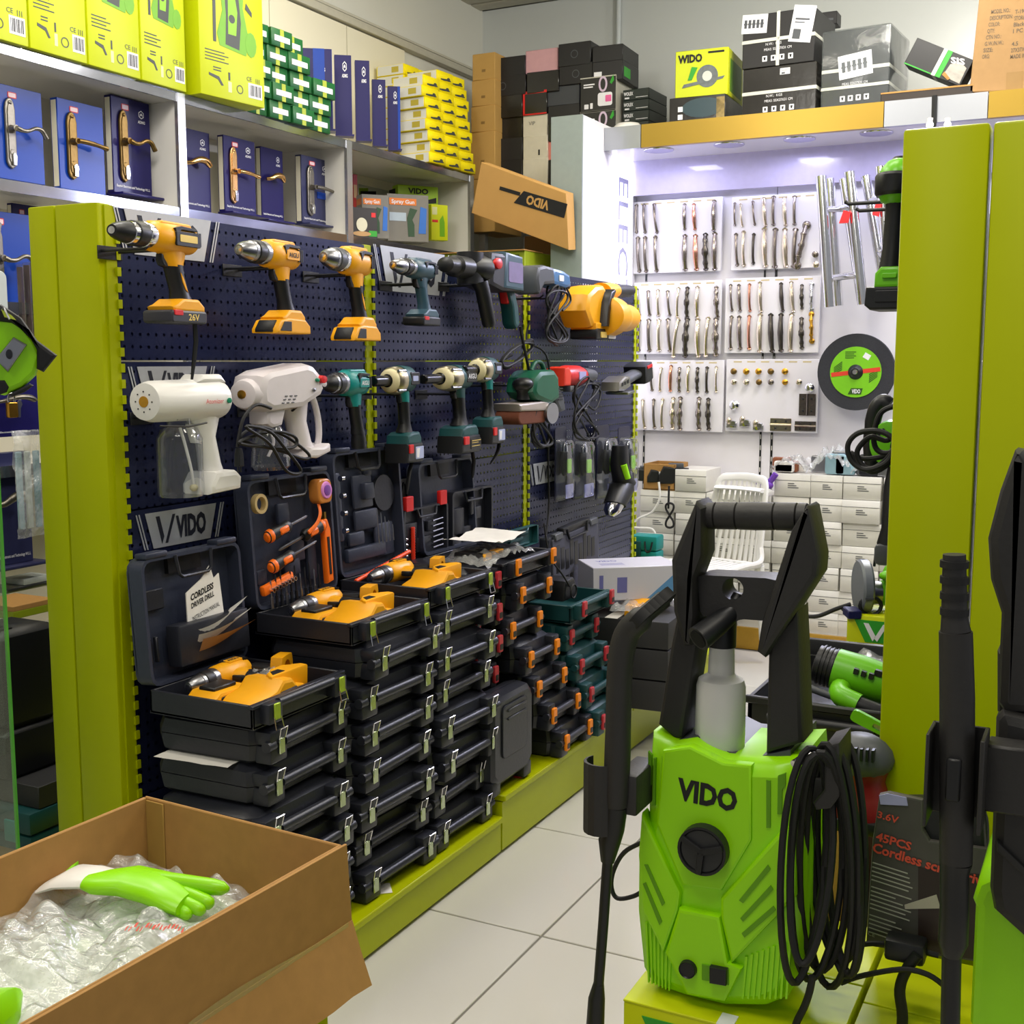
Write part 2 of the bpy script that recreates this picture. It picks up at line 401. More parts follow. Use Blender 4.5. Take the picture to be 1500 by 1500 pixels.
# ---- illuminated fittings display
DX = -2.48; DY = 6.4; DF = 5.65; HY = 5.94; DT = 2.70
dsp = thing('fittings_display', 'tall white illuminated display alcove with gold header and downlights', 'display cabinet', (DX, DY, 0))
SLAT = mat('display_laminate', '#e6e4ea', .16, 0, .02, 3)
GREYP = mat('grey_pillar', '#8f9a98', .35)
MB().box(-.17, 0, DF-DY, 0, 0, 2.72, 0, .002).build('side_pillar', [SLAT], dsp)
MB().box(-.171, .001, DF-DY-.012, DF-DY, 0, 2.72).build('pillar_front', GREYP, dsp)
xs = [-.0, at(941, 190, Y=HY).x-DX, at(1296, 165, Y=HY).x-DX, at(1368, 160, Y=HY).x-DX, at(1448, 155, Y=HY).x-DX, 3.6]
for i in range(5):
    MB().box(xs[i]+.002, xs[i+1]-.002, HY-DY-.02, HY-DY+.012, 2.585, 2.70).build('header_panel',
        [mat('silver_header', '#a4a7ae', .3, .6, .05, 4) if i in (0, 2, 3) else mat('gold_header', '#a48634', .34, .6, .08, 3)], dsp)
MB().box(0, 3.6, HY-DY+.012, 0, 2.585, 2.62).box(0, 3.6, HY-DY+.012, .0, 2.66, 2.70).build('soffit', SLAT, dsp)
MB().box(0, 3.6, -.10, -.08, 2.40, 2.585).build('valance', mat('gloss_valance', '#cfc9f0', .08), dsp)
for i, (a, b) in enumerate(((0, .79), (.795, 1.62), (1.625, 2.4), (2.405, 3.6))):
    MB().box(a, b, 0, .02, .0, 2.60).build('back_panel', SLAT, dsp)
for px in (948, 1123, 1140, 1325):
    p = at(px, 300, Y=DY-.003)
    mb = MB().box(p.x-DX-.005, p.x-DX+.005, -.004, .001, .2, 2.36)
    for k in range(34): mb.box(p.x-DX-.002, p.x-DX+.002, -.0045, -.003, .3+k*.06, .325+k*.06, 1)
    mb.build('slotted_rail', [DSTEEL, WHITE], dsp)
MB().box(0, 3.6, -.36, -.001, 0, .10).build('base', WHITE, dsp)
MB().box(0, 3.6, -.375, -.355, 0, .115).build('gold_kickboard', mat('gold_kick', '#c0963a', .3, .5), dsp)
# downlights
for px, py in ((965, 220), (1068, 212), (1171, 204), (1284, 195)):
    p = at(px, py, Z=2.583)
    mb = MB().lathe([(-.004, .075), (0, .078), (.002, .06)], (p.x-DX, p.y-DY, 2.583), 'z', 20)
    ring = mb.build('downlight_ring', CHROME, dsp)
    MB().lathe([(-.002, .048), (.0, .048)], (p.x-DX, p.y-DY, 2.5815), 'z', 20).build('downlight_lens', mat('lamp_lens', '#f6f2ff', .3, emit=14), ring)
for x in (.35, .95, 1.55, 2.15, 2.75):
    l = area((DX+x, HY+.12, 2.56), .16, .16, 2.1, COOL); l.name = 'downlight'
l = area((DX+1.8, DY-.05, 2.39), 3.4, .05, 3.5, COOL, (R(-8), 0, 0)); l.name = 'led_strip'
# glowing vertical sign on the alcove's side
sg = thing('sign_lightbox', 'glowing white vertical sign strip with outlined capital letters inside display alcove', 'sign', (DX+.003, 0, 0))
ya = at(900, 300, X=DX+.01).y; yb = at(923, 300, X=DX+.01).y
MB().box(0, .012, ya, yb, 1.2, 2.58).build('glowing_panel', mat('sign_glow', '#e9e6ff', .3, emit=1.5), sg)
MB().box(.0, .018, ya-.012, ya, 1.2, 2.58).box(.0, .018, yb, yb+.012, 1.2, 2.58).build('frame', mat('sign_edge', '#fbfaff', .3, emit=3), sg)
mb = MB(); mb.text('ELECTRIC', 0, 0, 0, .14, 0, wx=1.05, rot=-PI/2)
o = mb.build('lettering', mat('sign_grey', '#a9a8c9', .4), sg); o.rotation_euler = (0, 0, G90); o.location = (.0135, (ya+yb)/2, 1.95)
for i, px in enumerate((1362, 1388)):
    q = at(px, 183, Y=5.87); t = thing('clip_lamp', ('left' if i == 0 else 'right')+' of two small bright bulbs under silver header above the green post', 'lamp', q)
    MB().ball((0, 0, 0), .016, None, None, 0, 12, 8).build('bulb', mat('bulb_glow', '#fdfbff', .3, emit=9), t); MB().lathe([(.012, .012), (.03, .014)], (0, .0, 0), 'z', 12).build('socket', WHITEP, t); MB().box(-.004, .004, 0, .05, .024, .032).build('bracket', STEEL, t)
# ================================================================ foreground: pressure washers on cartons
WY = 1.60                                     # front of the near washer
W0 = at(1050, 1478, Y=WY); W0z = W0.z
def tr(pts, Y, o): return [((q := at(a, b, Y=Y)).x-o.x, q.z-o.z) for a, b in pts]
GRIPM = mat('grip_plastic', '#282726', .5, 0, .1, 120, .25)  # dark plastic of the washer handles, guns, clips and front shield
DKG = mat('washer_green_shaded', '#5f9a00', .5)  # darker copy of the washer green: shade in grooves put into colour
wo = Vector((W0.x, WY, W0z))
wash = thing('pressure_washer', 'bright green upright pressure washer with black handle and white bottle on yellow carton', 'pressure washer', wo)
out = tr([(944,1200),(929,1260),(928,1340),(936,1420),(952,1448),(1000,1465),(1060,1480),(1120,1481),(1150,1468),(1168,1440),(1178,1380),(1180,1250),(1176,1180),(1171,1116),(1130,1117),(1104,1116),(1060,1112),(1012,1088),(985,1092),(950,1076),(945,1140)], WY, wo)
MB().prism(out, 0, .19, 0, .022).build('body', GREENW, wash, 50)
mb = MB()
mb.prism(tr([(1012,1092),(1060,1116),(1102,1120),(1102,1230),(1058,1304),(1000,1296),(962,1205),(972,1098)], WY, wo), -.004, .02, 0, .004)
mb.build('chest_panel', GREENW, wash)
mb = MB()
mb.prism(tr([(943,1188),(1000,1304),(997,1330),(975,1392),(944,1330),(938,1250)], WY, wo), -.011, .02, 0, .005)
mb.build('wing_panel', GREENW, wash)
mb = MB()
mb.prism(tr([(1152,1208),(1170,1220),(1168,1310),(1074,1408),(1058,1340),(1058,1312)], WY, wo), -.011, .02, 0, .005)
mb.build('wing_panel', GREENW, wash)
MB().prism(tr([(998,1326),(1058,1338),(1070,1405),(1090,1414),(1066,1462),(1010,1452),(978,1390)], WY, wo), -.014, .02, 0, .005).build('foot_panel', GREENW, wash)
mb = MB()
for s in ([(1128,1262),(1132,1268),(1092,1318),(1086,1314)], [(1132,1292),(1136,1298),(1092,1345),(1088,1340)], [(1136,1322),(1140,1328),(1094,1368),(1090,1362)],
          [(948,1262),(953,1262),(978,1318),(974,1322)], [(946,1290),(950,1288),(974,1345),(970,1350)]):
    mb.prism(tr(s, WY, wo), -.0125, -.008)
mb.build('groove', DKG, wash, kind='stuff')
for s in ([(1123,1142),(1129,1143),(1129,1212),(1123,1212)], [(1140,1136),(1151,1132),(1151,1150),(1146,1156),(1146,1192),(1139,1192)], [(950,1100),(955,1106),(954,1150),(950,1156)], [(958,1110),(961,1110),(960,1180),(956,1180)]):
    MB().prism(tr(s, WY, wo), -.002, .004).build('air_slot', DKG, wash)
mb = MB()
for i in range(7): mb.prism(tr([(946+i*6,1350+i*4),(949+i*6,1350+i*4),(952+i*5,1438+i*2),(950+i*5,1438+i*2)], WY, wo), -.003, .002)
for i in range(9): mb.prism(tr([(1092+i*8,1400-i*3),(1096+i*8,1400-i*3),(1090+i*8,1462),(1087+i*8,1462)], WY, wo), -.003, .002)
o = mb.build('rib', GREENW, wash); o['kind'] = 'stuff'
q = tr([(1034,1240)], WY, wo)[0]; pr = .036
MB().lathe([(-.018, pr*.86), (-.021, pr*.9), (-.021, pr), (-.004, pr*1.02), (.002, pr*1.02)], (q[0], 0, q[1]), 'y', 32).build('dial', BLACK, wash)
mb = MB(); mb.lathe([(-.0192, 0), (-.0192, pr*.84)], (q[0], 0, q[1]), 'y', 28); 
kn = mb.build('dial_face', mat('dial_grey', '#2a2b2c', .5), wash)
mb = MB()
for a in (20, 150, 265): mb.M = T(q[0], 0, q[1]) @ RY(R(-a)); mb.prism([(0, -.005), (.033, -.004), (.033, .004), (0, .005)], -.026, -.019, 0, .001)
mb.build('dial_spoke', BLACK, wash, kind='stuff')
a, b = tr([(993,1152),(1082,1178)], WY, wo)
mb = MB(); mb.M = T((a[0]+b[0])/2, -.0048, (a[1]+b[1])/2+.002) @ RY(R(3)); mb.text('VIDO', 0, 0, 0, .030, 0, wx=.089, bold=.045); mb.build('lettering', INK, wash)
q = tr([(1013,1412)], WY, wo)[0]; MB().lathe([(-.02, .011), (-.022, .0125), (-.013, .0135)], (q[0], 0, q[1]), 'y', 20).build('socket', BLACK, wash)
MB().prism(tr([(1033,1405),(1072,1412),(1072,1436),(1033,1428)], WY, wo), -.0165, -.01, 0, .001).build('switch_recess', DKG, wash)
MB().prism(tr([(1046,1406),(1071,1411),(1070,1434),(1046,1430)], WY, wo), -.024, -.01, 0, .002).build('switch', BLACK, wash)
# handle
MB().prism(tr([(953,1070),(978,1092),(989,1089),(1014,925),(1012,905),(984,893),(972,950)], WY, wo), .03, .10, 0, .006).build('handle_arm', GRIPM, wash)
MB().prism(tr([(1113,1114),(1168,1098),(1163,960),(1160,900),(1117,950)], WY, wo), .03, .10, 0, .006).build('handle_arm', GRIPM, wash)
MB().prism(tr([(1016,735),(1026,746),(1026,815),(1013,850),(1014,905),(1009,948),(998,948),(983,897),(980,822)], WY, wo), .005, .075, 0, .008).build('handle_blade', GRIPM, wash)
MB().prism(tr([(1179,742),(1184,746),(1198,818),(1196,845),(1118,966),(1106,957),(1113,913),(1157,777)], WY, wo), .005, .075, 0, .008).build('handle_blade', GRIPM, wash)
q0 = tr([(1024,760),(1172,762)], WY, wo)
pts = [(q0[0][0]+(q0[1][0]-q0[0][0])*t, .04, q0[0][1]+(q0[1][1]-q0[0][1])*t) for t in (0, .08, .09, .1, .3, .31, .32, .5, .68, .69, .7, .9, .91, .92, 1)]
MB().tube(pts, [.019,.0195,.017,.0195,.0195,.0175,.0195,.02,.0195,.0175,.0195,.0195,.017,.0195,.019], 18).build('handle_grip', GRIPM, wash)
# cross brace with a round hole
br = tr([(1012,847),(1132,853),(1117,916),(1078,913),(1066,917),(1016,907)], WY, wo); hc = tr([(1064,868)], WY, wo)[0]
bm = bmesh.new()
mb = MB(); ring = circ(hc[0], hc[1], .0155, 24)
A = [br[0], br[1], br[2], br[3], br[4], br[5]]
def bridge_plate(mb, outer, inner, y0, y1, m=0):
    "plate between an outer polygon and an inner loop"
    n = len(inner); o2 = []
    cx = sum(p[0] for p in inner)/n; cz = sum(p[1] for p in inner)/n
    for p in inner:
        dx, dz = p[0]-cx, p[1]-cz; best = None
        for i in range(len(outer)):
            (ax, az), (bx, bz) = outer[i], outer[(i+1) % len(outer)]; ex, ez = bx-ax, bz-az
            den = dx*ez-dz*ex
            if abs(den) < 1e-12: continue
            t = ((ax-cx)*ez-(az-cz)*ex)/den; u = ((ax-cx)*dz-(az-cz)*dx)/den
            if t > 0 and -1e-6 <= u <= 1+1e-6 and (best is None or t < best): best = t
        o2.append((cx+dx*best, cz+dz*best))
    vs = [(p[0], y, p[1]) for y in (y0, y1) for p in o2]+[(p[0], y, p[1]) for y in (y0, y1) for p in inner]
    fs = []
    for i in range(n):
        j = (i+1) % n
        fs += [(i, j, 2*n+j, 2*n+i), (n+j, n+i, 3*n+i, 3*n+j), (j, i, n+i, n+j), (2*n+i, 2*n+j, 3*n+j, 3*n+i)]
    mb.add(vs, fs, m); return mb
bridge_plate(mb, A, [p for p in circ(hc[0], hc[1], .0155, 48)], .03, .085); mb.build('cross_brace', GRIPM, wash)
# hollow with the detergent bottle
MB().prism(tr([(975,1094),(1012,1086),(1062,1112),(1104,1117),(1150,1108),(1150,1150),(975,1150)], WY, wo), .03, .19, 0, 0).build('top_deck', GREY, wash)
BOT = mat('frosted_bottle', '#e9e9e6', .35, 0, .02, 10, 0, .5, 0, .25)
bc = at(1054, 1100, Y=WY+.06); r0 = at(1091, 1050, Y=WY+.06).x-bc.x; bz = lambda y: at(1054, y, Y=WY+.06).z-W0z
bc.x -= W0.x
MB().lathe([(bz(1106), r0*.8), (bz(1104), r0*.93), (bz(1095), r0*.99), (bz(1060), r0), (bz(1004), r0*.98), (bz(994), r0*.9), (bz(988), r0*.6), (bz(985), r0*.53), (bz(948), r0*.5), (bz(942), r0*.5)], (bc.x, .06, 0), 'z', 28).build('bottle', BOT, wash)
mb = MB(); mb.lathe([(bz(946), r0*.56), (bz(905), r0*.56), (bz(902), r0*.5)], (bc.x, .06, 0), 'z', 20)
P1 = tr([(1068,880),(1060,905),(1045,918),(1026,934)], WY, wo)
mb.tube([(P1[0][0], .05, P1[0][1]), (P1[1][0], .04, P1[1][1]), (P1[2][0], .02, P1[2][1]), (P1[3][0], -.01, P1[3][1])], [.009, .014, .017, .019], 16)
mb.build('foam_nozzle', BLACK, wash)
e = Vector((P1[3][0], -.01, P1[3][1])); d = (e-Vector((P1[2][0], .02, P1[2][1]))).normalized()
MB().tube([e-d*.004, e+d*.0015], [.014, .014], 16).build('nozzle_mouth', mat('mouth_shade', '#050505', .8), wash)  # solid disc, the shade inside the nozzle painted as near-black
# gun and lance held at the washer's left
LY = WY-.06
def tp3(px, py, dy=0): q = at(px, py, Y=LY+dy); return Vector((q.x, q.y, q.z))
def lance(name, label, pts, rad, clipx, grip):
    "pts are (px, py, dy)"
    o0 = tp3(*pts[-1]); t = thing(name, label, 'spray lance', o0)
    L = [tp3(*p)-o0 for p in pts]
    return t, L
gl, L = lance('spray_lance', 'long black spray gun and lance clipped to left side of the green washer', [(972,878,.03),(940,905,.0),(918,930,0),(908,980,0),(905,1090,0),(902,1180,0),(898,1215,0),(893,1232,0),(890,1262,0),(884,1350,0),(877,1440,0),(874,1462,0),(872,1500,0)], None, 0, 0)
k = [.013,.018,.0185,.0185,.019,.0175,.0165,.0165,.009,.0075,.0075,.012,.0135]
MB().tube(spline(L[:6], 5), [k[min(5, int(i/5))] for i in range(26)], 16).build('trigger_gun', GRIPM, gl)
mb = MB()
for i in range(5):
    p = L[0].lerp(L[1], .1+i*.22); mb.tube([p-Vector((.006, 0, -.005)), p+Vector((.006, 0, -.005))], .0215, 14)
o = mb.build('grip_ring', RUBBER, gl); o['kind'] = 'stuff'
MB().tube([L[5], L[6], L[7], L[8]], [.0175, .0165, .0165, .010], 16).build('coupling', BLACK, gl)
MB().tube(L[8:11], .0078, 12).build('lance_tube', BLACK, gl)
MB().tube(L[10:13], [.008, .0125, .0135], 14).build('lance_nozzle', BLACK, gl)
q = tr([(880,1090),(935,1190)], WY, wo)
mb = MB(); cx = tr([(903,1140)], WY, wo)[0]
pr_ = [(cx[0]+.026*math.cos(R(a)), -.058+.026*math.sin(R(a))) for a in range(150, 391, 24)]
for i in range(len(pr_)-1):
    (xa, ya), (xb, yb) = pr_[i], pr_[i+1]
    mb.add([(xa, ya, cx[1]-.06), (xb, yb, cx[1]-.06), (xb, yb, cx[1]+.045), (xa, ya, cx[1]+.045), (xa*.999+.003, ya+.003, cx[1]-.06), (xb+.003, yb+.003, cx[1]-.06), (xb+.003, yb+.003, cx[1]+.045), (xa+.003, ya+.003, cx[1]+.045)], [(0,1,2,3), (7,6,5,4), (0,4,5,1), (3,2,6,7)])
mb.box(cx[0]+.02, cx[0]+.055, -.06, .03, cx[1]-.03, cx[1]+.03, 0, .004); mb.build('lance_clip', GRIPM, wash)
# hose hook and coil on the right side
hk = tr([(1190,1110),(1235,1085),(1235,1130),(1215,1175),(1185,1180)], WY, wo)
MB().prism(tr([(1212,1088),(1234,1082),(1235,1160),(1222,1178),(1200,1180),(1196,1170),(1212,1150)], WY, wo), -.02, .06, 0, .003).build('hose_hook', GRIPM, wash)
MB().box(tr([(1168,1100)], WY, wo)[0][0], hk[1][0]-.01, .03, .09, hk[4][1]-.01, hk[4][1]+.03, 0, .004).build('hook_bracket', GRIPM, wash)
hs = thing('hose', 'coiled black high-pressure hose looped over washer side hook', 'hose', wo)
random.seed(3)
loops = [(1176,1268,32,172,0,-6),(1192,1270,38,165,.012,-3),(1203,1262,36,160,.022,0),(1213,1268,34,178,.03,2),(1226,1250,34,160,.045,4),(1232,1262,30,168,.055,5),(1240,1256,28,172,.065,3),(1186,1262,30,150,-.01,-5)]
mb_all = []
for i, (cx_, cy_, rx_, ry_, dy, tl) in enumerate(loops):
    pth = []
    for a in range(0, 360, 12):
        t = R(a); sx_ = math.cos(t)*rx_*(1+.12*math.sin(t+i)); sy_ = -math.sin(t)*ry_
        px_ = cx_+sx_+(sy_*-.07)*(-1)*0+(sy_/ry_)*tl*2; py_ = cy_+sy_
        p = at(px_, py_, Y=WY-.02+dy+.03*math.cos(t+i*.7)); pth.append(p-wo)
    MB().tube(pth, .0052, 8, 0, True).build('hose_loop', RUBBER, hs)
q = [at(1163, 1120, Y=WY-.03)-wo, at(1172, 1114, Y=WY-.02)-wo, at(1190, 1102, Y=WY)-wo]
MB().tube(q, [.0062, .0062, .006], 12).build('hose_fitting', CHROME, hs)
MB().tube(spline([at(a, b, Y=WY-.01)-wo for a, b in ((1190,1430),(1186,1452),(1178,1475),(1166,1500),(1160,1530))], 4), .0052, 8).build('hose_end', RUBBER, hs)
ca = thing('power_cable', 'black power cable looping out to the left of the washer over the floor', 'cable', wo)
MB().tube(spline([at(a, b, Y=WY+.05)-wo for a, b in ((945,1232),(915,1248),(899,1275),(896,1300),(905,1316),(930,1312),(948,1300))], 6), .0036, 8).build('cable_loop', RUBBER, ca)
# cartons
def carton(name, label, x0, x1, y0, y1, z0, z1, m, flap=True):
    c = Vector(((x0+x1)/2, (y0+y1)/2, z0)); t = thing(name, label, 'box', c); hx, hy, h = (x1-x0)/2, (y1-y0)/2, z1-z0
    MB().box(-hx, hx, -hy, hy, 0, h-.003, 0, .004).build('carton_body', m, t)
    if flap:
        MB().box(-hx, hx, -hy, -.002, h-.004, h, 0, .001).build('top_flap', m, t); MB().box(-hx, hx, .002, hy, h-.004, h, 0, .001).build('top_flap', m, t)
    return t, hx, hy, h
CY0 = WY-.035
xl = at(913, 1440, Y=CY0).x; xr = at(1225, 1480, Y=CY0).x
GPRINT = mat('green_print', '#2f9a2a', .5)
DISPB = mat('case_blue', '#1d1f4f', .4)
t, hx, hy, h = carton('washer_carton', 'yellow-green washer carton under the green pressure washer, green and white print', xl, xr, CY0, CY0+.40, 0, W0z-.001, BOXY)
mb = MB(); zt = h-.018
mb.prism([(-hx+.03, zt), (hx-.03, zt), (hx-.06, zt-.075), (-hx+.07, zt-.075)], -hy-.0015, -hy+.001, 0); mb.build('logo_panel', GPRINT, t)
mb = MB(); mb.text('VIDO', .04, zt-.04, -hy-.002, .05, 0, wx=.16, bold=.04)
mb.prism([(-hx+.055, zt-.01), (-hx+.075, zt-.01), (-hx+.10, zt-.06), (-hx+.088, zt-.07)], -hy-.002, -hy-.0015); mb.prism([(-hx+.10, zt-.065), (-hx+.13, zt-.012), (-hx+.145, zt-.012), (-hx+.108, zt-.07)], -hy-.002, -hy-.0015)
mb.build('lettering', WPRINT, t)
MB().box(-.012, .012, -hy-.002, -hy, h-.02, h+.001).box(-.012, .012, -hy, -hy+.03, h, h+.0012).build('white_strap', WPRINT, t)
t2, hx, hy, h = carton('washer_carton', 'yellow-green carton under the second washer at the right edge', xr+.006, xr+.42, CY0-.02, CY0+.36, 0, W0z-.01, BOXY)
# second washer: black fronted, cropped by the frame
V = Vector((at(1500, 1500, Y=1.48).x+.03, 1.48, W0z-.008))
w2 = thing('pressure_washer', 'second pressure washer at right edge, green with large black front shield', 'pressure washer', V)
MB().prism(tr([(1420,1335),(1424,1345),(1416,1520),(1440,1560),(1640,1600),(1650,1250),(1640,1100),(1480,1080),(1466,1090),(1462,1200),(1452,1300),(1430,1310)], 1.48, V), .03, .26, 0, .012).build('body', GREENW, w2)
MB().prism(tr([(1459,1052),(1470,1040),(1560,1060),(1640,1080),(1640,1500),(1560,1420),(1500,1372),(1456,1332),(1450,1300),(1455,1180)], 1.48, V), -.01, .05, 0, .014).build('front_shield', GRIPM, w2)
MB().prism(tr([(1462,1225),(1560,1320),(1560,1332),(1462,1240)], 1.48, V), -.016, 0, 0, .002).build('shield_ridge', GRIPM, w2)
MB().prism(tr([(1486,660),(1496,662),(1520,700),(1520,900),(1530,1050),(1470,1046),(1460,1030),(1466,900),(1450,850),(1446,790),(1464,720)], 1.48, V), .0, .07, 0, .012).build('handle_blade', GRIPM, w2)
MB().prism(tr([(1458,960),(1520,960),(1520,1075),(1458,1050)], 1.48, V), .015, .08, 0, .012).build('handle_arm', GRIPM, w2)
MB().tube([at(1495, 690, Y=1.52)-V, at(1700, 695, Y=1.52)-V], .02, 16).build('handle_grip', GRIPM, w2)
mb = MB(); c0 = tr([(1402,1130)], 1.44, V)[0]
mb.box(c0[0]-.03, c0[0]-.026, -.09, -.03, c0[1]-.055, c0[1]+.055, 0, .001).box(c0[0]+.028, c0[0]+.033, -.09, -.03, c0[1]-.055, c0[1]+.055, 0, .001).box(c0[0]-.03, c0[0]+.033, -.034, -.03, c0[1]-.055, c0[1]+.055, 0, .001).box(c0[0]+.03, c0[0]+.08, -.05, -.01, c0[1]-.04, c0[1]+.04, 0, .003)
mb.build('lance_clip', GRIPM, w2)
LY = 1.42
g3, L = lance('spray_lance', 'thick black spray gun standing upright clipped to the second washer', [(1398,812,0),(1398,850,0),(1398,905,0),(1400,925,0),(1402,1020,0),(1402,1150,0),(1400,1262,0),(1398,1278,0),(1398,1330,0),(1396,1380,0),(1394,1400,0),(1392,1500,0),(1391,1540,0)], None, 0, 0)
MB().tube(L[:4], [.0125, .0135, .0145, .017], 18).build('grip', GRIPM, g3)
mb = MB()
for f in (.15, .4, .65, .9):
    p = L[0].lerp(L[2], f); mb.tube([p-Vector((0, 0, .004)), p+Vector((0, 0, .004))], .0158, 16)
o = mb.build('grip_ring', RUBBER, g3); o['kind'] = 'stuff'
MB().tube([L[3], L[4], L[5], L[6]], [.0185, .0195, .0195, .0185], 20).build('trigger_gun', GRIPM, g3)
q = tp3(1400, 1130)-tp3(1391, 1540); MB().box(q.x-.008, q.x+.008, -.026, -.014, q.z-.028, q.z+.022, 0, .002).build('trigger_lock', BLACK, g3)
MB().tube([L[6], L[7], L[8], L[9], L[10]], [.0185, .0165, .0165, .017, .011], 18).build('coupling', BLACK, g3)
MB().tube(L[10:], .0112, 14).build('lance_tube', BLACK, g3)
# ---- cordless screwdriver set in a printed sleeve
SY = WY+.14
so = at(1350, 1405, Y=SY); so.y = SY
cs_ = thing('screwdriver_set', 'black carry case in grey printed sleeve with red lettering, behind the black hose', 'tool set', so)
SLV = mat('sleeve_card', '#4a4744', .4, 0, .3, 22)
MB().prism(tr([(1352,1178),(1440,1196),(1446,1300),(1446,1412),(1275,1388),(1284,1178)], SY, so), .012, .05, 0, .006).build('case_shell', BLACK, cs_)
MB().prism(tr([(1288,1164),(1302,1161),(1352,1172),(1352,1215),(1362,1232),(1446,1244),(1446,1412),(1268,1386),(1278,1230)], SY, so), .0, .012, 0, .003).build('sleeve', SLV, cs_)
hp = [at(a, b, Y=SY+.03)-so for a, b in ((1352,1180),(1360,1176),(1400,1184),(1432,1190),(1440,1205),(1440,1250))]
MB().tube(spline(hp, 4), .008, 10).build('carry_handle', BLACK, cs_)
RP = mat('red_print', '#d8503c', .5); 
def txt(mb, s, px, py, h, wx, Y, o, m=0, align='L', dy=-.002, rot=R(-8), bold=0.0):
    q = tr([(px, py)], Y, o)[0]; mb.text(s, q[0], q[1], dy, h, m, wx=wx, align=align, rot=rot, bold=bold)
mb = MB(); txt(mb, '45PCS', 1284, 1224, .012, .05, SY, so, bold=.03); txt(mb, 'Cordless screwdriver', 1279, 1240, .014, .17, SY, so, bold=.03); txt(mb, '3.6V', 1286, 1192, .010, .03, SY, so, bold=.02)
mb.build('red_lettering', RP, cs_)
mb = MB(); random.seed(5)
for i in range(16):
    py = 1264+i*6.2+(4 if i > 4 else 0)+(4 if i > 10 else 0); ln = random.uniform(.035, .06)
    x, z = tr([(1278-i*.4, py)], SY, so)[0]
    mb.M = T(x, -.0008, z) @ RY(R(8)); mb.box(0, ln, 0, .0008, 0, .0016)
mb.M = Matrix.Identity(4); txt(mb, 'CE', 1272, 1366, .006, .010, SY, so); q = tr([(1290, 1370)], SY, so)[0]
o = mb.build('small_print', mat('grey_print', '#a8a59e', .6), cs_); o['kind'] = 'stuff'
mb = MB(); mb.prism(tr([(1345,1270),(1446,1282),(1446,1408),(1345,1392)], SY, so), -.0008, .001); mb.build('printed_photo', mat('dark_photo', '#2c1f1c', .4, 0, .4, 14), cs_)
mb = MB(); mb.prism(tr([(1325,1325),(1372,1310),(1378,1330),(1326,1331)], SY, so), -.0016, -.0008); mb.build('printed_blade', mat('print_grey', '#b4aca0', .5), cs_)
MB().prism(tr([(1288,1165),(1300,1162),(1328,1168),(1330,1180),(1290,1178)], SY, so), -.0014, .0).build('blue_label', mat('label_lilac', '#a9a7d8', .4), cs_)
cl = thing('cable_bundle', 'tied bundle of black cable with plug lying before the screwdriver sleeve', 'cable', (so.x, SY-.03, W0z))
oo = Vector((so.x, SY-.03, W0z))
MB().tube(spline([at(a, b, Y=SY-.05)-oo for a, b in ((1345,1398),(1328,1420),(1318,1450),(1322,1490),(1318,1540))], 5), [.008]*21, 10).build('cord', RUBBER, cl)
MB().tube(spline([at(a, b, Y=SY-.06)-oo for a, b in ((1232,1440),(1260,1430),(1320,1420),(1360,1428),(1390,1450))], 5), .0042, 8).build('cord', RUBBER, cl)
MB().tube(spline([at(a, b, Y=SY-.02)-oo for a, b in ((1240,1388),(1280,1382),(1330,1388),(1375,1400))], 5), .0042, 8).build('cord', RUBBER, cl)
q = at(1322, 1404, Y=SY-.06)-oo; MB().box(q.x-.028, q.x+.028, -.02, .02, q.z-.014, q.z+.018, 0, .006).build('plug', BLACK, cl)
# ---- red sander / multitool
ro = at(1262, 1192, Y=WY+.36); ro.y = WY+.36
rs = thing('palm_sander', 'dark red palm sander with grey vented dome, behind the hose loops', 'power tool', ro)
DRED = mat('dark_red_plastic', '#7d161a', .4)
c = at(1262, 1090, Y=WY+.36)-ro
MB().lathe([(.0, .062), (.02, .060), (.034, .048), (.06, .04), (.075, .044), (.09, .05)], (c.x, 0, -.0), 'z', 24, 0, .8).build('body', DRED, rs)
MB().ball((c.x, 0, .098), .054, .045, .04).build('grip_dome', GREY, rs)
mb = MB()
for i in range(7): mb.box(c.x-.03+i*.009, c.x-.026+i*.009, -.046, -.03, .105, .125)
o = mb.build('vent', BLACK, rs); o['kind'] = 'stuff'
MB().box(c.x-.06, c.x+.075, -.05, .05, -.02, .004, 0, .008).build('base_plate', BLACK, rs)
# ================================================================ cardboard tray of gloves, bottom left
BZ = .8
b0 = at(215, 1165, Z=BZ); b1 = at(502, 1237, Z=BZ); b2 = at(-40, 1265, Z=BZ); b3 = at(20, 1482, Z=BZ)
ux = (b1-b0).normalized(); LX = (b1-b0).length; vy = (b2-b0); vy = Vector((-ux.y, ux.x, 0))*-1; LYB = .68
ang = math.atan2(ux.y, ux.x)
bx = thing('cardboard_box', 'open brown cardboard box with clear bags and green gloves inside, in the foreground left', 'box', (b0.x, b0.y, BZ), ang)
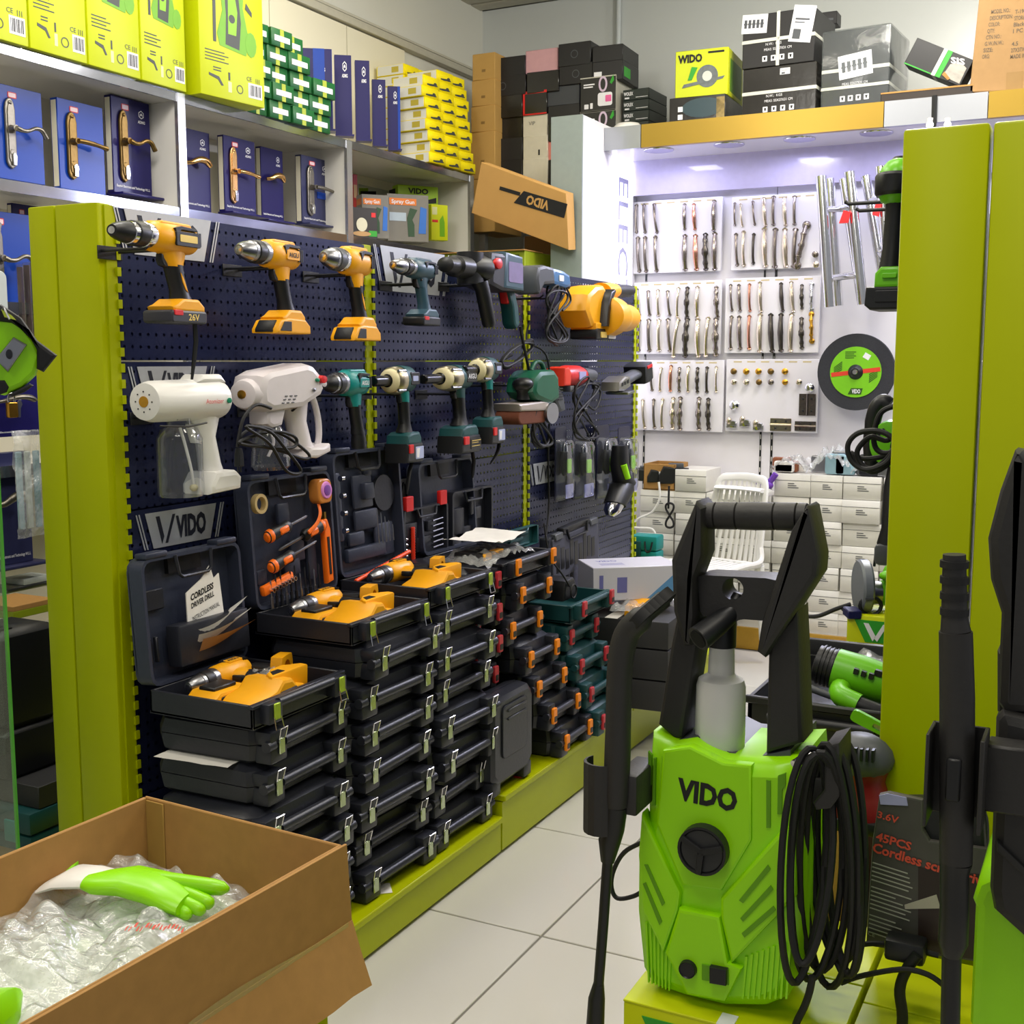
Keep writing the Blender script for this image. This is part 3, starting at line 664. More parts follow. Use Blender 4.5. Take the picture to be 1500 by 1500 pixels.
# local: x along the back edge, -y towards the camera, z=0 at the rim
th = .006; DP = .215
CARDI = mat('cardboard_inner', '#a27f3c', .85, 0, .1, 25, .1)
MB().box(0, LX, -th, 0, -DP, 0, 0, .002).build('back_wall', CARD, bx)
MB().box(0, th, -LYB, -th, -DP, 0, 0, .002).build('side_wall', CARD, bx)
MB().box(LX-th, LX, -LYB, -.003, -.2, .0, 0, .002).build('side_wall', CARD, bx)
MB().box(0, LX, -LYB, -LYB+th, -DP, 0, 0, .002).build('front_wall', CARD, bx)
MB().box(0, LX, -LYB, 0, -DP-th, -DP).build('bottom', CARD, bx)
MB().box(.006, .045, -th-.003, -th, -DP, -.004, 0, .001).build('inner_flap', CARDI, bx)
_ff = MB().prism([(0, 0), (LYB-.0, 0), (LYB, -.2), (.0, -.2), (-.012, -.17)], 0, .005, 0, .001)
o = _ff.build('outer_flap', CARD, bx); o.rotation_euler = (0, 0, -PI/2); o.location = (LX, .004, 0)
# let the lower half of the outer flap flare
mb = MB(); n = 14; vs = []; fs = []
for i in range(n+1):
    y = -LYB+(LYB+.012)*i/n; fl_ = .014+.012*math.sin(i*1.7)*.4+.02*(i/n)
    vs += [(LX+.006, y, -.12), (LX+.007+fl_*.5, y, -.165), (LX+.008+fl_, y+.004, -.215-.008*math.sin(i*.9)), (LX+.004+fl_, y+.004, -.216-.008*math.sin(i*.9)), (LX+.003, y, -.165), (LX+.002, y, -.12)]
for i in range(n):
    for k in range(6): a = i*6+k; b = i*6+(k+1) % 6; fs.append((a, b, b+6, a+6))
fs += [tuple(range(6))[::-1], tuple(range(n*6, n*6+6))]
mb.add(vs, fs); mb.build('torn_flap', CARD, bx)
TAPE = clear('clear_tape', '#ffffff', .25, .1, .2, 30, '#d8cfb0')
mb = MB(); mb.M = T(LX+.0068, 0, -.125)
vs = []; fs = []
for i in range(21):
    y = -LYB+(LYB-.0)*i/20; z = -.03*(1-i/20)-.01*math.sin(i*.4)
    vs += [(.0, y, z-.018), (.0012, y, z+.018)]
for i in range(20): fs.append((2*i, 2*i+2, 2*i+3, 2*i+1))
mb.add(vs, fs); mb.build('packing_tape', TAPE, bx)
# crumpled clear bags: a height field
def crumple(nx, ny, x0, x1, y0, y1, hf, seed, amp, sc):
    from mathutils import noise
    vs = []; fs = []
    for j in range(ny+1):
        for i in range(nx+1):
            x = x0+(x1-x0)*i/nx; y = y0+(y1-y0)*j/ny
            p = Vector((x*sc+seed, y*sc, seed*.37))
            r = abs(noise.noise(p))+.5*abs(noise.noise(p*2.3))+.25*noise.noise(p*5.1)
            vs.append((x+.004*noise.noise(p*3), y, hf(x, y)+amp*(r-.4)))
    for j in range(ny):
        for i in range(nx): a = j*(nx+1)+i; fs.append((a, a+1, a+nx+2, a+nx+1))
    return MB().add(vs, fs)
PLAST = clear('crumpled_film', '#ffffff', .3, .12, .5, 60)
bagM = mat('bag_contents', '#d3e0c4', .6, 0, .15, 14)
bw = Matrix.Translation((b0.x, b0.y, BZ)) @ RZ(ang)
hf = lambda x, y: -.06-.05*min(1, max(0, (x-.2)/.2))+.02*math.sin(7*y)-.02*max(0, (y+.12)/.12)
t = thing('glove_bags', 'heap of crumpled clear plastic bags holding gloves inside the cardboard box', 'bag', (b0.x, b0.y, BZ), ang)
crumple(60, 90, .012, LX-.012, -LYB+.01, -.05, hf, 4, .05, 9).build('film', PLAST, t, 60)
crumple(60, 90, .012, LX-.012, -LYB+.01, -.04, lambda x, y: hf(x, y)-.012, 9, .045, 7).build('film_under', PLAST, t, 60)
crumple(24, 36, .012, LX-.012, -LYB+.01, -.02, lambda x, y: hf(x, y)-.035, 2, .03, 11).build('packed_gloves', bagM, t, 60)
mb = MB(); mb.M = T(.26, -.235, -.064) @ RZ(R(25)) @ RX(R(-70)); rnd = random.Random(4)
for i in range(16): u = -.04+.0052*i; z_ = rnd.uniform(-.006, .004); mb.prism([(u, z_), (u+rnd.uniform(.001, .004), z_), (u+rnd.uniform(.002, .005), z_+.009), (u+.001, z_+.007)], 0, .0004)
o = mb.build('red_print', RP, t, kind='stuff')
# rubber glove lying on top
GG = mat('glove_green', '#8fdc00', .32, 0, .04, 10)
gv = thing('rubber_glove', 'bright lime rubber glove lying on clear bags inside the box', 'glove', (b0.x, b0.y, BZ), ang)
def inv(px, py, z): return (bw.inverted() @ at(px, py, Z=BZ+z))
def gp(px, py, z): p = inv(px, py, z); return p
sec = [((128,1292,-0.055),.018,.010),((150,1292,-0.056),.032,.014),((190,1290,-0.060),.040,.017),((230,1300,-0.065),.042,.018),((255,1312,-0.070),.040,.016),((275,1322,-0.076),.033,.012)]
def flat_sweep(mb, sec, side, n=14):
    rings = []
    for (p, w_, h_) in sec:
        c = gp(*p); rings.append([c+side*(w_*math.cos(2*PI*k/n))+Vector((0, 0, h_*math.sin(2*PI*k/n))) for k in range(n)])
    mb.loft(rings)
d = (gp(275,1322,-0.070)-gp(128,1292,-0.060)); d.z = 0; d.normalize(); side = Vector((-d.y, d.x, 0))
mb = MB(); flat_sweep(mb, sec, side); 
for (a, b, r) in (((215,1288,-0.060),(335,1299,-0.060),.0125),((262,1306,-0.070),(312,1322,-0.074),.011),((258,1318,-0.075),(300,1332,-0.080),.010),((245,1325,-0.080),(280,1338,-0.084),.010)):
    A_, B_ = gp(*a), gp(*b); L_ = [A_.lerp(B_, t_)+Vector((0, 0, -.004*t_*t_)) for t_ in (0, .2, .4, .6, .8, .93, 1)]
    mb.tube(L_, [r*1.1, r*1.1, r*1.05, r, r*.98, r*.8, r*.3], 12)
mb.build('glove', GG, gv, 60)
mb = MB(); flat_sweep(mb, [((70,1296,-0.070),.03,.006),((100,1284,-0.060),.04,.01),((135,1285,-0.057),.034,.011),((160,1290,-0.060),.03,.011)], side); mb.build('white_cuff', WHITEP, gv, 60)
mb = MB(); flat_sweep(mb, [((62,1305,-0.080),.02,.01),((90,1278,-0.070),.035,.012),((118,1268,-0.065),.02,.01)], side); mb.build('second_cuff', GG, gv, 60)
mb = MB(); flat_sweep(mb, [((-20,1480,-0.070),.04,.02),((5,1478,-0.060),.035,.02),((18,1495,-0.070),.015,.01)], side); 
o = mb.build('rubber_glove', GG, None, 60); o.location = (b0.x, b0.y, BZ); o.rotation_euler = (0, 0, ang); tag(o, 'green glove end poking from the bags at bottom left corner', 'glove')
# green stand beneath the box
st = thing('display_plinth', 'lime green low stand with cardboard inset under the open cardboard box', 'stand', (b0.x, b0.y, 0), ang)
MB().box(.02, LX-.008, -.62, -.03, 0, BZ-DP-.008, 0, .004).build('stand_body', LIME, st)
MB().box(LX-.30, LX-.085, -.626, -.3, .1, BZ-DP-.02, 0, .002).build('card_inset', CARD, st)
# glass showcase edge at far left
gs = thing('glass_showcase', 'glass showcase panel with bright green edge at the far left', 'showcase', (0, 0, 0))
GL = clear('showcase_glass', '#e6f2ea', 0, .01, refl=.02)
e0 = at(2, 690, Y=1.72); e1 = at(16, 1150, Y=1.72); gx = at(12, 1000, Y=1.72).x
gs.location = (gx, 1.72, 0)
MB().box(-.9, 0, -.003, .003, .02, at(6, 660, Y=1.72).z).build('glass_pane', GL, gs)
MB().box(0, .006, -.003, .003, .02, at(6, 660, Y=1.72).z).build('glass_edge', mat('glass_edge_green', '#4f9a3a', .1, 0, .3, 9), gs)
MB().box(-.9, .006, -.02, .02, 0, .02).build('glass_base', ALU, gs)
# hanging tape measure, near the camera
ty = .80; to = at(30, 520, Y=ty)
tm_ = thing('tape_measure', 'lime and black tape measure with steel belt clip hanging at left edge', 'tape measure', to)
def tt(pts): return tr(pts, ty, to)
MB().prism(tt([(-60,520),(-40,470),(0,450),(30,470),(48,495),(60,520),(50,550),(30,568),(5,578),(-40,570)]), -.012, .02, 0, .006).build('case', GREENW, tm_)
MB().prism(tt([(-60,455),(0,448),(28,465),(52,498),(83,520),(62,545),(52,540),(52,512),(38,488),(15,474),(-30,470)]), -.016, .024, 0, .004).build('rubber_bumper', RUBBER, tm_)
MB().prism(tt([(10,577),(40,562),(46,565),(34,574),(16,580)]), -.015, .022, 0, .002).build('rubber_foot', RUBBER, tm_)
MB().prism(tt([(-40,556),(5,556),(11,566),(8,573),(-10,580),(-40,575)]), -.014, .022, 0, .002).build('rubber_corner', RUBBER, tm_)
MB().prism(tt([(-8,526),(18,494),(38,505),(10,545)]), -.019, -.012, 0, .002).build('belt_clip', STEEL, tm_)
q = tt([(12,519)])[0]; MB().lathe([(-.023, .003), (-.0225, .0045), (-.018, .0045)], (q[0], 0, q[1]), 'y', 14).build('screw', DSTEEL, tm_)
MB().prism(tt([(0,455),(15,463),(22,470),(5,466)]), -.017, -.012, 0).build('tape_blade', mat('blade_yellow', '#cfe04a', .4), tm_)
TM_REST = lambda: None
# ================================================================ tools hanging on the aisle board
def subtree(o):
    out = [o]
    for c in o.children: out += subtree(c)
    return out
def local_bounds(root):
    lo = [1e9]*3; hi = [-1e9]*3
    for o in subtree(root):
        if o.type != 'MESH': continue
        for v in o.data.vertices:
            for i in range(3): lo[i] = min(lo[i], v.co[i]); hi[i] = max(hi[i], v.co[i])
    return lo, hi
def project(p):
    x = p.x*math.cos(YAW)+p.y*math.sin(YAW); f = -p.x*math.sin(YAW)+p.y*math.cos(YAW); d = HC-p.z
    q = f*math.cos(PITCH)+d*math.sin(PITCH)
    return 750+FPX*x/q, 750+FPX*(d*math.cos(PITCH)-f*math.sin(PITCH))/q
def fit(root, px0, py0, px1, py1, X=None, Y=None, rz=None, roll=0, yaw=0, free=False):
    "turn the thing, then size and place it so that its outline fills this part of the view, its origin on the plane X= or Y="
    if rz is None: rz = G90 if X is not None else 0
    Rm = Euler((0, roll, rz+yaw)).to_matrix()
    vs = []
    for o in subtree(root):
        if o.type == 'MESH': vs += [v.co.copy() for v in o.data.vertices][::1 if len(o.data.vertices) < 150 else 2]
    sx = sz = 1.0; loc = at((px0+px1)/2, (py0+py1)/2, X=X, Y=Y)
    for it in range(7):
        sy = (sx+sz)/2; pr = [project(loc+Rm @ Vector((v.x*sx, v.y*sy, v.z*sz))) for v in vs]
        a0 = min(p[0] for p in pr); a1 = max(p[0] for p in pr); b0_ = min(p[1] for p in pr); b1_ = max(p[1] for p in pr)
        kx = (px1-px0)/(a1-a0); kz = (py1-py0)/(b1_-b0_)
        if not free: kx = kz = math.sqrt(kx*kz) if it < 2 else kx; kz = (py1-py0)/(b1_-b0_) if it >= 2 else kz
        sx *= kx; sz *= kz
        c = project(loc); cx_ = (px0+px1)/2+(c[0]-(a0+a1)/2)*kx; cy_ = (py0+py1)/2+(c[1]-(b0_+b1_)/2)*kz
        loc = at(cx_, cy_, X=X, Y=Y)
    root.rotation_euler = (0, roll, rz+yaw); root.location = loc; root.scale = (sx, (sx+sz)/2, sz)
    return root
fit(tm_, -62, 446, 84, 582, Y=ty, rz=R(47))
hc_ = MB().tube(spline([at(a, b, Y=ty-.02)-at(2, 450, Y=ty-.02) for a, b in ((14,468),(6,452),(-2,442),(-3,300),(-4,-200))], 5), .0009, 6).build('hanging_cord_line', STEEL); hc_.name = 'hanging_wire'; hc_.location = at(2, 450, Y=ty-.02); tag(hc_, 'thin wire from which the lime tape measure hangs', 'wire')
def ell(cx, cz, rx, ry, y=0, n=14, tilt=0): return [(cx+rx*math.cos(2*PI*i/n), y+ry*math.sin(2*PI*i/n), cz+tilt*math.cos(2*PI*i/n)*rx) for i in range(n)]
def peg(y, z, ln=.17, n=2, gap=.05):
    "double prong wire hook standing out of the board at world y, z"
    t = thing('peg_hook', 'black wire peg hook', 'hook', (GX+.001, y, z), 0, None)
    mb = MB()
    MB().box(-.0, .004, -gap/2-.012, gap/2+.012, -.018, .012, 0, .001).build('hook_plate', BLACK, t)
    for s in (-1, 1):
        MB().tube([(0, s*gap/2, 0), (ln*.9, s*gap/2, .0), (ln, s*gap/2, .012)], .0034, 8).build('prong', BLACK, t)
    return t
def drill(name, label, body_m, base_m, style):
    t = thing(name, label, 'drill')
    c2 = style.get('collar', STEEL)
    MB().lathe([(-.030, .026), (-.022, .031), (.01, .0325), (.06, .032), (.088, .029), (.096, .022), (.098, 0)], (0, 0, 0), 'x', 22, 0, 1.08).build('motor_housing', body_m, t)
    MB().prism(rr(-.012, .082, .018, .0355, .008), -.017, .017, 0, .004).build('top_rib', style.get('rib', body_m), t)
    if style.get('label'):
        p = MB(); p.prism(rr(.018, .072, -.012, .012, .004), -.0345, -.028, 0, .001)
        o = p.build('name_badge', style.get('badge', BLACK), t)
        mb = MB(); mb.text(style['label'], .045, 0, -.0355, .011, 0, wx=.042, bold=.02); mb.build('lettering', style.get('lm', PAPER), o)
    MB().lathe([(-.048, .0255), (-.046, .028), (-.034, .0285), (-.028, .027)], (0, 0, 0), 'x', 22).build('gear_collar', c2, t)
    MB().lathe([(-.076, .0255), (-.074, .0275), (-.052, .0285), (-.048, .027)], (0, 0, 0), 'x', 20).build('torque_ring', style.get('ring', BLACK), t)
    mb = MB(); mb.lathe([(-.088, .021), (-.086, .0245), (-.076, .025)], (0, 0, 0), 'x', 20); mb.build('chuck_band', style.get('band', STEEL), t)
    MB().lathe([(-.126, .006), (-.126, .012), (-.118, .0165), (-.104, .021), (-.088, .0235)], (0, 0, 0), 'x', 20).build('chuck', style.get('chuck', BLACK), t)
    MB().lathe([(-.1275, 0), (-.127, .008), (-.124, .008)], (0, 0, 0), 'x', 12).build('chuck_jaws', CHROME, t)
    # handle
    MB().loft([ell(.036, -.022, .040, .019), ell(.036, -.045, .034, .018), ell(.040, -.062, .024, .017)]).build('handle_neck', body_m, t)
    MB().loft([ell(.040, -.058, .023, .0175), ell(.046, -.085, .0205, .017), ell(.055, -.115, .020, .0175), ell(.060, -.135, .026, .02)]).build('grip', style.get('grip', BLACK), t)
    MB().prism([(.0, -.036), (.018, -.036), (.018, -.066), (.004, -.062), (-.002, -.05)], -.008, .008, 0, .003).build('trigger', BLACK, t)
    if style.get('slash'): MB().prism([(.042, -.075), (.052, -.09), (.062, -.118), (.055, -.112), (.047, -.095)], -.0185, -.014, 0, .001).build('grip_accent', body_m, t)
    MB().prism([(.0, -.163), (-.004, -.152), (.012, -.146), (.030, -.134), (.078, -.134), (.096, -.150), (.096, -.163)], -.033, .033, 0, .006).build('battery_mount', base_m, t)
    bp_ = [(-.034, -.192), (-.034, -.182), (-.016, -.160), (.02, -.154), (.09, -.156), (.112, -.172), (.114, -.192)] if style.get('window') else rr(-.012, .098, -.190, -.160, .008)
    b = MB().prism(bp_, -.036, .036, 0, .005).build('battery', style.get('batt', BLACK), t)
    mb = MB()
    for i in range(3): mb.box(.072+.007*i, .0755+.007*i, -.0325, -.02, -.014, .016)
    mb.build('vent_slot', BLACK, t, kind='stuff')
    MB().prism([(.016, .0), (.012, .02), (.03, .026), (.075, .024), (.08, .018), (.03, .018)], -.0335, -.02, 0, .001).build('side_stripe', BLACK, t)
    if style.get('window'): MB().prism([(-.022, -.186), (.026, -.186), (.026, -.163), (-.004, -.163)], -.0375, -.03, 0, .001).build('battery_window', BLACK, b)
    if style.get('window'): MB().prism([(-.0365, -.189), (-.0365, -.182), (-.0185, -.160), (-.012, -.162), (-.028, -.189)], -.024, .024, 0, .001).build('end_window', BLACK, b)
    if style.get('battlabel'):
        o = MB().prism(rr(.045, .092, -.186, -.166, .003), -.0355, -.03, 0, .001).build('battery_label', style.get('blm', GREY), b)
    if style.get('volt'):
        mb = MB(); mb.text(style['volt'], .055, -.175, -.0365, .014, 0, bold=.02); mb.build('lettering', style.get('vm', GOLD), b)
    if style.get('red'): MB().prism(rr(-.004, .022, -.172, -.160, .003), -.0375, -.03, 0, .001).build('release_button', RED, b)
    return t
TX = GX+.135
YELP = mat('yellow_print', '#e8c96a', .5)
d1 = fit(drill('cordless_drill', 'yellow and black drill with 26V on the battery, top left of the board', YEL, YEL, dict(collar=CHROME, band=CHROME, label='', slash=1, red=1, volt='26V', vm=YELP, batt=mat('battery_grey', '#34343a', .4), rib=YEL)), 156, 322, 303, 476, X=TX, yaw=R(6))
o = MB().prism(rr(.012, .085, -.018, .014, .004), -.0352, -.03, 0, .001).build('name_badge', BLACK, d1)
o2 = MB().prism(rr(.022, .074, -.009, .007, .002), -.0362, -.034, 0, .0005).build('badge_plate', YELP, o)
d2 = fit(drill('cordless_drill', 'yellow drill with AIGU badge and yellow vented battery, second from left in top row', YEL, YEL, dict(label='AIGU', badge=YEL, lm=INK, window=1, battlabel=1, batt=YEL, chuck=STEEL, rib=YEL)), 343, 350, 455, 490, X=TX, yaw=R(6))
d3 = fit(drill('cordless_drill', 'yellow drill with long silver and grey gearbox, beside the yellow board upright', YEL, YEL, dict(collar=CHROME, ring=GREY, chuck=STEEL, slash=1, window=1, battlabel=1, batt=YEL)), 467, 360, 558, 500, X=TX, yaw=R(6))
TG = mat('tool_slate', '#365464', .4)
d4 = fit(drill('cordless_drill', 'small slate blue rotary drill with red buttons under silver brand plate', TG, TG, dict(chuck=STEEL, grip=TG, battlabel=1, red=1, batt=BLACK, blm=mat('lilac_label', '#a9b2d8', .4))), 570, 377, 645, 478, X=TX, yaw=R(6))
d8 = fit(drill('cordless_drill', 'teal AIGU drill without foot, its black grip hanging beside the white atomizer', TEAL, TEAL, dict(label='AIGU', badge=TEAL, lm=WPRINT, ring=BLACK)), 470, 541, 545, 660, X=TX, yaw=R(4))
for o in list(d8.children):
    if o.name.split('.')[0] in ('battery', 'battery_mount'):
        for c in subtree(o)[::-1]: bpy.data.objects.remove(c)
MB().loft([ell(.060, -.132, .022, .0185), ell(.063, -.150, .026, .021), ell(.065, -.175, .026, .021)]).build('slim_battery', BLACK, d8)
fit(d8, 470, 541, 545, 658, X=TX, yaw=R(4))
# rotary hammer
def rotary():
    t = thing('rotary_hammer', 'teal blue corded rotary hammer with side handle, hung in the middle of the top row', 'power tool')
    MB().lathe([(-.16, .012), (-.155, .021), (-.125, .024), (-.12, .03), (-.075, .031), (-.07, .026), (-.05, .04), (-.02, .046)], (0, 0, 0), 'x', 20).build('chuck_sleeve', BLACK, t)
    MB().prism([(-.03, -.045), (-.02, .05), (.10, .055), (.125, .045), (.13, -.055), (.03, -.06)], -.04, .04, 0, .012).build('gear_housing', BLACK, t)
    MB().prism([(.03, -.05), (.04, .058), (.125, .052), (.132, -.052)], -.043, .043, 0, .008).build('motor_housing', TG, t)
    MB().lathe([(-.048, .012), (-.046, .016), (-.03, .016), (-.028, .012)], (-.0, -0.0, .018), 'y', 14).build('mode_knob', RED, t)
    MB().prism([(.10, -.05), (.132, -.05), (.150, -.10), (.158, -.15), (.14, -.165), (.126, -.15), (.118, -.10)], -.018, .018, 0, .007).build('grip', DTEAL, t)
    MB().prism([(.100, -.055), (.116, -.055), (.120, -.092), (.106, -.088)], -.01, .01, 0, .003).build('trigger', RED, t)
    MB().tube([(-.045, -.02, -.04), (-.04, -.025, -.06), (-.02, -.03, -.155), (-.018, -.03, -.165)], [.02, .017, .016, .013], 14).build('side_handle', BLACK, t)
    MB().tube([(-.05, 0, -.045), (-.05, .0, .045)], .03, 18).build('handle_clamp', BLACK, t)
    mb = MB(); mb.prism(rr(.05, .12, -.03, .03, .006), -.0442, -.04, 0, 0); mb.build('rating_label', mat('label_red_blue', '#7d6f9d', .4, 0, .3, 40), t)
    return t
rh = fit(rotary(), 640, 368, 767, 482, X=TX, yaw=R(3))
def cord(name, label, pts, r=.0042, cat='cable', part='cord', loops=None, tie=None):
    o0 = pts[0].copy(); t = thing(name, label, cat, o0)
    if len(pts) > 1: MB().tube(spline([p-o0 for p in pts], 6), r, 8).build(part, RUBBER, t)
    for lp in (loops or []): MB().tube(spline([p-o0 for p in lp], 6, True), r, 8, 0, True).build('coil', RUBBER, t)
    if tie is not None: MB().box(tie.x-o0.x-.012, tie.x-o0.x+.012, tie.y-o0.y-.016, tie.y-o0.y+.016, tie.z-o0.z-.006, tie.z-o0.z+.006, 0, .002).build('cable_tie', BLACK, t)
    return t
aX = lambda px, py, d=.14: at(px, py, X=GX+d)
def loop8(cx, cy, w_, h_, d=.14, k=0): return [aX(cx+w_*math.sin(2*a+k), cy-h_*math.cos(a), d+.012*math.sin(a+k)) for a in [2*PI*i/14 for i in range(14)]]
cord('coiled_cable', 'black cord running down from the rotary hammer grip to tied loop', [aX(762, 478), aX(768, 510), aX(776, 545), aX(786, 575), aX(790, 600)], .0055, loops=[loop8(792, 610, 12, 45, .15), loop8(794, 615, 15, 38, .16, .4), loop8(790, 606, 9, 48, .17, .8)], tie=aX(790, 597, .16))
# jigsaw/angle tool lying on its side with cord bundle
def planer():
    t = thing('corded_polisher', 'grey and blue corded tool lying flat on hooks at top of the third board', 'power tool')
    MB().prism([(-.10, -.01), (-.09, .028), (-.05, .038), (.0, .034), (.01, -.02), (-.05, -.028), (-.075, -.06), (-.09, -.055)], -.04, .04, 0, .012).build('gear_head', GREY, t)
    MB().prism([(-.01, -.02), (.0, .034), (.06, .03), (.10, .018), (.11, -.02), (.08, -.03)], -.036, .036, 0, .012).build('motor_housing', mat('tool_blue', '#3f72a8', .35), t)
    MB().prism(rr(.03, .055, -.008, .012, .003), -.0385, -.03).build('white_label', WPRINT, t)
    MB().tube([(.10, 0, -.005), (.13, 0, -.01), (.15, 0, -.02)], [.018, .014, .008], 12).build('cord_sleeve', RUBBER, t)
    return t
fit(planer(), 750, 388, 836, 432, X=TX)
cord('coiled_cable', 'figure-of-eight black cord bundle hanging below the grey and blue tool', [aX(828, 418), aX(836, 440), aX(824, 455)], .0042,
     loops=[loop8(812, 458, 11, 44, .15), loop8(814, 460, 14, 40, .16, .5), loop8(810, 462, 8, 44, .17, .9), loop8(816, 464, 16, 38, .18, .2)], tie=aX(811, 462, .17))
def blower():
    t = thing('blower', 'yellow cordless blower with black nozzle and black battery on third board', 'power tool')
    mat_o = YEL
    MB().lathe([(-.035, .05), (-.03, .062), (.01, .064), (.02, .06), (.06, .046), (.10, .045), (.115, .036), (.12, 0)], (.0, -.02, -.012), 'x', 26).build('fan_motor', mat_o, t)
    MB().prism([(-.12, .0), (-.11, .05), (-.07, .078), (-.03, .085), (.0, .06), (-.01, .0), (-.04, -.05), (-.09, -.05)], -.03, .05, 0, .014).build('body', mat_o, t)
    MB().prism([(-.055, -.045), (-.045, .03), (-.03, .062), (-.012, .072), (-.004, .066), (-.02, .04), (-.034, .0), (-.04, -.045)], -.05, .03, 0, .004).build('bumper', BLACK, t)
    MB().tube([(.01, -.0, .066), (.06, 0, .074), (.075, 0, .075)], [.03, .026, .024], 18).build('outlet', mat_o, t)
    MB().tube([(.07, 0, .074), (.16, 0, .082), (.166, 0, .082)], [.024, .02, .019], 18).build('nozzle', BLACK, t)
    MB().prism([(-.08, -.055), (.05, -.055), (.06, -.035), (.0, -.03), (-.08, -.035)], -.035, .035, 0, .005).build('battery_mount', mat_o, t)
    b = MB().prism(rr(-.08, .02, -.085, -.052, .006), -.036, .036, 0, .004).build('battery', BLACK, t)
    MB().prism(rr(-.02, .016, -.082, -.06, .003), -.0385, -.03).build('battery_label', WPRINT, b)
    MB().prism(rr(-.06, -.03, -.08, -.062, .003), -.0385, -.03).build('battery_label', YELP, b)
    return t
fit(blower(), 818, 414, 938, 498, X=TX)
# impact wrenches
CRM = mat('cream_bumper', '#d9cfa4', .5)
def wrench(label, txt=None, vol=0):
    t = thing('impact_wrench', label, 'power tool')
    MB().lathe([(-.165, .011), (-.163, .0135), (-.075, .0145), (-.072, .018)], (0, 0, 0), 'x', 16).build('socket', mat('black_steel', '#1e1e20', .25, .6), t)
    MB().lathe([(-.072, .018), (-.068, .026), (-.060, .031), (-.050, .032)], (0, 0, 0), 'x', 20).build('bumper_ring', CRM, t)
    MB().lathe([(-.052, .03), (-.045, .036), (-.02, .038), (.0, .038)], (0, 0, 0), 'x', 20).build('gear_case', mat('nickel', '#b3a98c', .3, .85), t)
    for z in (.026, -.026): MB().lathe([(0, .004), (.05, .004)], (-.05, -.026, z), 'x', 8).build('case_bolt', STEEL, t)
    MB().lathe([(0, .037), (.04, .036), (.07, .034), (.082, .024), (.084, 0)], (0, 0, .002), 'x', 20, 0, 1.05).build('motor_housing', DTEAL, t)
    o = MB().prism(rr(.02, .085, -.012, .022, .006), -.0365, -.028, 0, .002).build('side_cover', BLACK, t)
    if txt: mb = MB(); mb.text(txt, .05, .006, -.0378, .014, 0, wx=.05, bold=.02); mb.build('lettering', WPRINT, o)
    else: MB().prism(rr(.032, .07, -.002, .012, .003), -.0378, -.036).build('rating_label', mat('lilac_label', '#a9b2d8'), o)
    MB().loft([ell(.03, -.02, .036, .021), ell(.034, -.045, .028, .019), ell(.04, -.06, .022, .018)]).build('handle_neck', TEAL if not vol else DTEAL, t)
    MB().loft([ell(.038, -.055, .022, .018), ell(.044, -.09, .02, .0175), ell(.048, -.12, .021, .018), ell(.044, -.142, .034, .024)]).build('grip', BLACK, t)
    MB().prism([(.0, -.034), (.015, -.034), (.017, -.062), (.004, -.06)], -.008, .008, 0, .003).build('trigger', BLACK, t)
    MB().prism([(-.012, -.176), (-.006, -.15), (.02, -.142), (.08, -.142), (.094, -.158), (.096, -.176)], -.037, .037, 0, .007).build('battery_mount', DTEAL, t)
    b = MB().prism([(-.018, -.224), (-.014, -.172), (.098, -.172), (.104, -.19), (.104, -.218), (.096, -.226)], -.039, .039, 0, .006).build('battery', BLACK, t)
    MB().prism(rr(-.008, .02, -.198, -.174, .003), -.043, -.03, 0, .001).build('release_button', RED, b)
    if vol:
        o = MB().prism(rr(.035, .1, -.214, -.184, .003), -.0402, -.03).build('battery_label', mat('black_label', '#141210', .4), b)
        mb = MB(); mb.box(.04, .095, -.0412, -.04, -.190, -.188).box(.04, .08, -.0412, -.04, -.196, -.1945).box(.04, .09, -.0412, -.04, -.206, -.2045); o3 = mb.build('gold_print', YELP, o); o3['kind'] = 'stuff'
    else:
        MB().prism(rr(.04, .1, -.216, -.182, .004), -.0405, -.03, 0, .001).build('battery_label', mat('lilac_label', '#a9b2d8'), b)
        MB().prism([(.045, -.212), (.062, -.212), (.068, -.186), (.045, -.186)], -.0415, -.04).build('white_label', WPRINT, b)
    return t
fit(wrench('teal and black impact wrench with lilac battery label, first of three in middle row'), 541, 535, 621, 679, X=TX, yaw=R(6))
fit(wrench('AIGU impact wrench with gold print on black battery, middle of three', 'AIGU', 1), 613, 534, 705, 665, X=TX, yaw=R(6))
fit(wrench('teal and black impact wrench partly behind AIGU one, rightmost of three'), 674, 522, 740, 651, X=TX+.01, yaw=R(6))
# black straps below batteries
for i, (pts, lab) in enumerate(((((285, 470), (287, 500), (284, 530), (281, 556)), 'black strap hanging under the 26V drill battery'), (((604, 673), (600, 690), (597, 712), (596, 724)), 'black strap hanging from first teal impact wrench'),
        (((692, 662), (694, 675), (693, 688), (692, 700)), 'black strap hanging from the AIGU impact wrench'), (((731, 648), (730, 658), (726, 668), (718, 680)), 'thin black strap curling under rightmost impact wrench'))):
    P = [aX(a, b, .15) for a, b in pts]; o = MB().tube([p-P[0] for p in P], [.007, .0075, .007, .004], 8, 0, False, .35).build('strap', BLACK)
    o.location = P[0]; tag(o, lab, 'strap')
